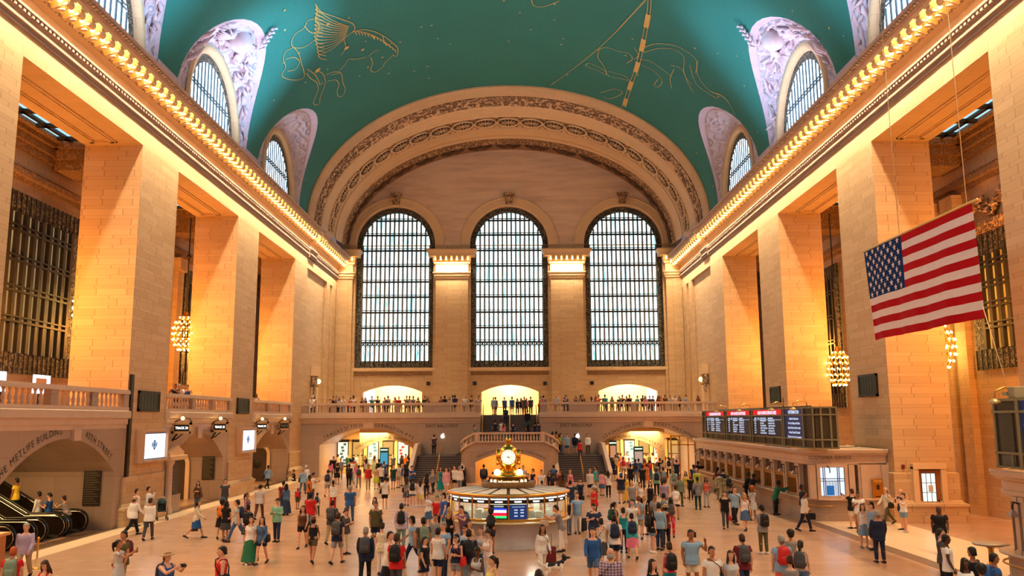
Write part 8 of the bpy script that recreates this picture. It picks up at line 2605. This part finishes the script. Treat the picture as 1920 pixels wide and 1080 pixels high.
def stroller():
    p = onZ(303, 975, 0)
    root = empty('stroller', (p.x, p.y, 0), .5); tag(root, 'dark folding baby stroller by the wall behind the person in white shirt', 'stroller')
    mb = MB(); mb.smooth = True
    for s in (-1, 1): mb.tube([(s * .24, .45, 1.0), (s * .24, .25, .75), (s * .24, -.3, .12)], .016, 6); mb.tube([(s * .24, .3, .12), (s * .24, -.05, .5), (s * .24, -.2, .6)], .014, 6)
    mb.tube([(-.24, .45, 1.0), (.24, .45, 1.0)], .018, 6); mb.build('frame', plain('grey_tube', (90, 94, 98), .4, .6), root)
    mb = MB(); mb.smooth = True; mb.rings([[(-.2, y, z), (.2, y, z), (.2, y + .04, z + .03), (-.2, y + .04, z + .03)] for y, z in ((-.28, .42), (.0, .4), (.16, .5), (.26, .88))]); mb.build('seat', plain('dark_green_canvas', (24, 40, 38), .8), root)
    mb = MB(); mb.smooth = True; mb.rings([[(.22 * math.cos(a), .26 - .34 * math.sin(b) * math.sin(a) , .8 + .26 * math.cos(b) * math.sin(a)) for a in [pi * j / 10 for j in range(11)]] for b in [pi * .5 * k / 5 for k in range(6)]], False, closed=False); mb.build('hood', plain('dark_hood', (26, 54, 56), .8), root)
    for x in (-.24, .24):
        for y in (-.32, .32):
            mb = MB(); mb.smooth = True; mb.tube([(x - .025, y, .09), (x + .025, y, .09)], .09, 14); mb.build('wheel', BLACK, root)
stroller()
finish_labels()
# ================================================================== light
def area(name, loc, rot, sx, sy, power, color, spread=pi):
    l = bpy.data.lights.new(name, 'AREA'); l.shape = 'RECTANGLE'; l.size = sx; l.size_y = sy; l.energy = power; l.color = color; l.spread = spread
    o = bpy.data.objects.new(name, l); o.location = loc; o.rotation_euler = rot; COL.objects.link(o); return o
def point(name, loc, power, color, r=.3):
    l = bpy.data.lights.new(name, 'POINT'); l.energy = power; l.color = color; l.shadow_soft_size = r
    o = bpy.data.objects.new(name, l); o.location = loc; COL.objects.link(o); return o
WARM = (1.0, .79, .5); AMB = (1.0, .38, .06); CREAM = (1, .82, .55)
def spot(name, loc, to, power, color, ang, blend=1.0, r=.3):
    l = bpy.data.lights.new(name, 'SPOT'); l.energy = power; l.color = color; l.spot_size = math.radians(ang); l.spot_blend = blend; l.shadow_soft_size = r
    o = bpy.data.objects.new(name, l); o.location = loc; o.rotation_euler = (Vector(to) - Vector(loc)).to_track_quat('-Z', 'Y').to_euler(); COL.objects.link(o)
for sx in (-1, 1):
    area('cornice_lamps', (sx * 17.42, 40, 21.05), (0, 0, 0), .2, 98, 8500, WARM, math.radians(125)); area('cornice_glow', (sx * 17.3, 40, 21.07), (0, pi, 0), .2, 98, 1100, (1, .72, .36))
    for k, c in enumerate(LC[:5]):
        area('cove_uplight', (sx * 16.9, c, 22.1), (0, math.radians(180) - sx * math.radians(14), 0), .5, 5, 500, (.72, .74, 1.0), math.radians(150))
        spot('added_vault_spot', (-sx * 16.6, c + 3, 22.2), (sx * 16.4, c + 2.5, 28.8), 75000 if sx < 0 else 45000, (.3, .68, 1.0), 23)  # added blue spots, standing in for the daylight glow beside the lunettes
    for (a_, b_) in BAYS[1:]:
        point('aisle_lamp', (sx * 21.9, (a_ + b_) / 2 + 1.5, 10.5), 1500, AMB, .5)
for c in PILC: area('capital_lamps', (c, YE - 1.3, 21.5), (0, 0, 0), 3.4, .25, 420, WARM)
for c in (-17.4, 17.4): area('capital_lamps', (c, YE - 1.3, 21.5), (0, 0, 0), 1.7, .25, 130, WARM)
for c, hw in BAL_A: area('room_lamps', (c, YE + 2.9, 9.3), (0, 0, 0), 5, 3.5, 520, (1, .84, .5))
for c, hw in LA: area('passage_lamps', (c, 80, 3.75), (0, 0, 0), 2.6, 5, 900, (1, .72, .32))
for c, hw in BA: area('arch_lamps', (-21.5, c, 3.85), (0, 0, 0), 3, 3, 260, (1, .62, .25))
w = bpy.data.worlds.new('sky'); SC.world = w; w.use_nodes = True
w.node_tree.nodes['Background'].inputs[0].default_value = (.55, .65, .8, 1); w.node_tree.nodes['Background'].inputs[1].default_value = .2
SC.view_settings.view_transform = 'Standard'; SC.view_settings.look = 'None'; SC.view_settings.gamma = 1.0; SC.view_settings.use_curve_mapping = False
SC.view_settings.exposure = 0.3
point('stair_arch_lamp', (-1.5, 70.6, 1.6), 90, (1, .62, .25), .15); point('stair_arch_lamp', (1.5, 70.6, 1.6), 90, (1, .62, .25), .15)
SC.cycles.max_bounces = 6; SC.cycles.diffuse_bounces = 4; SC.cycles.glossy_bounces = 3; SC.cycles.transmission_bounces = 4; SC.cycles.caustics_reflective = False; SC.cycles.caustics_refractive = False
SC.cycles.sample_clamp_indirect = 6.0
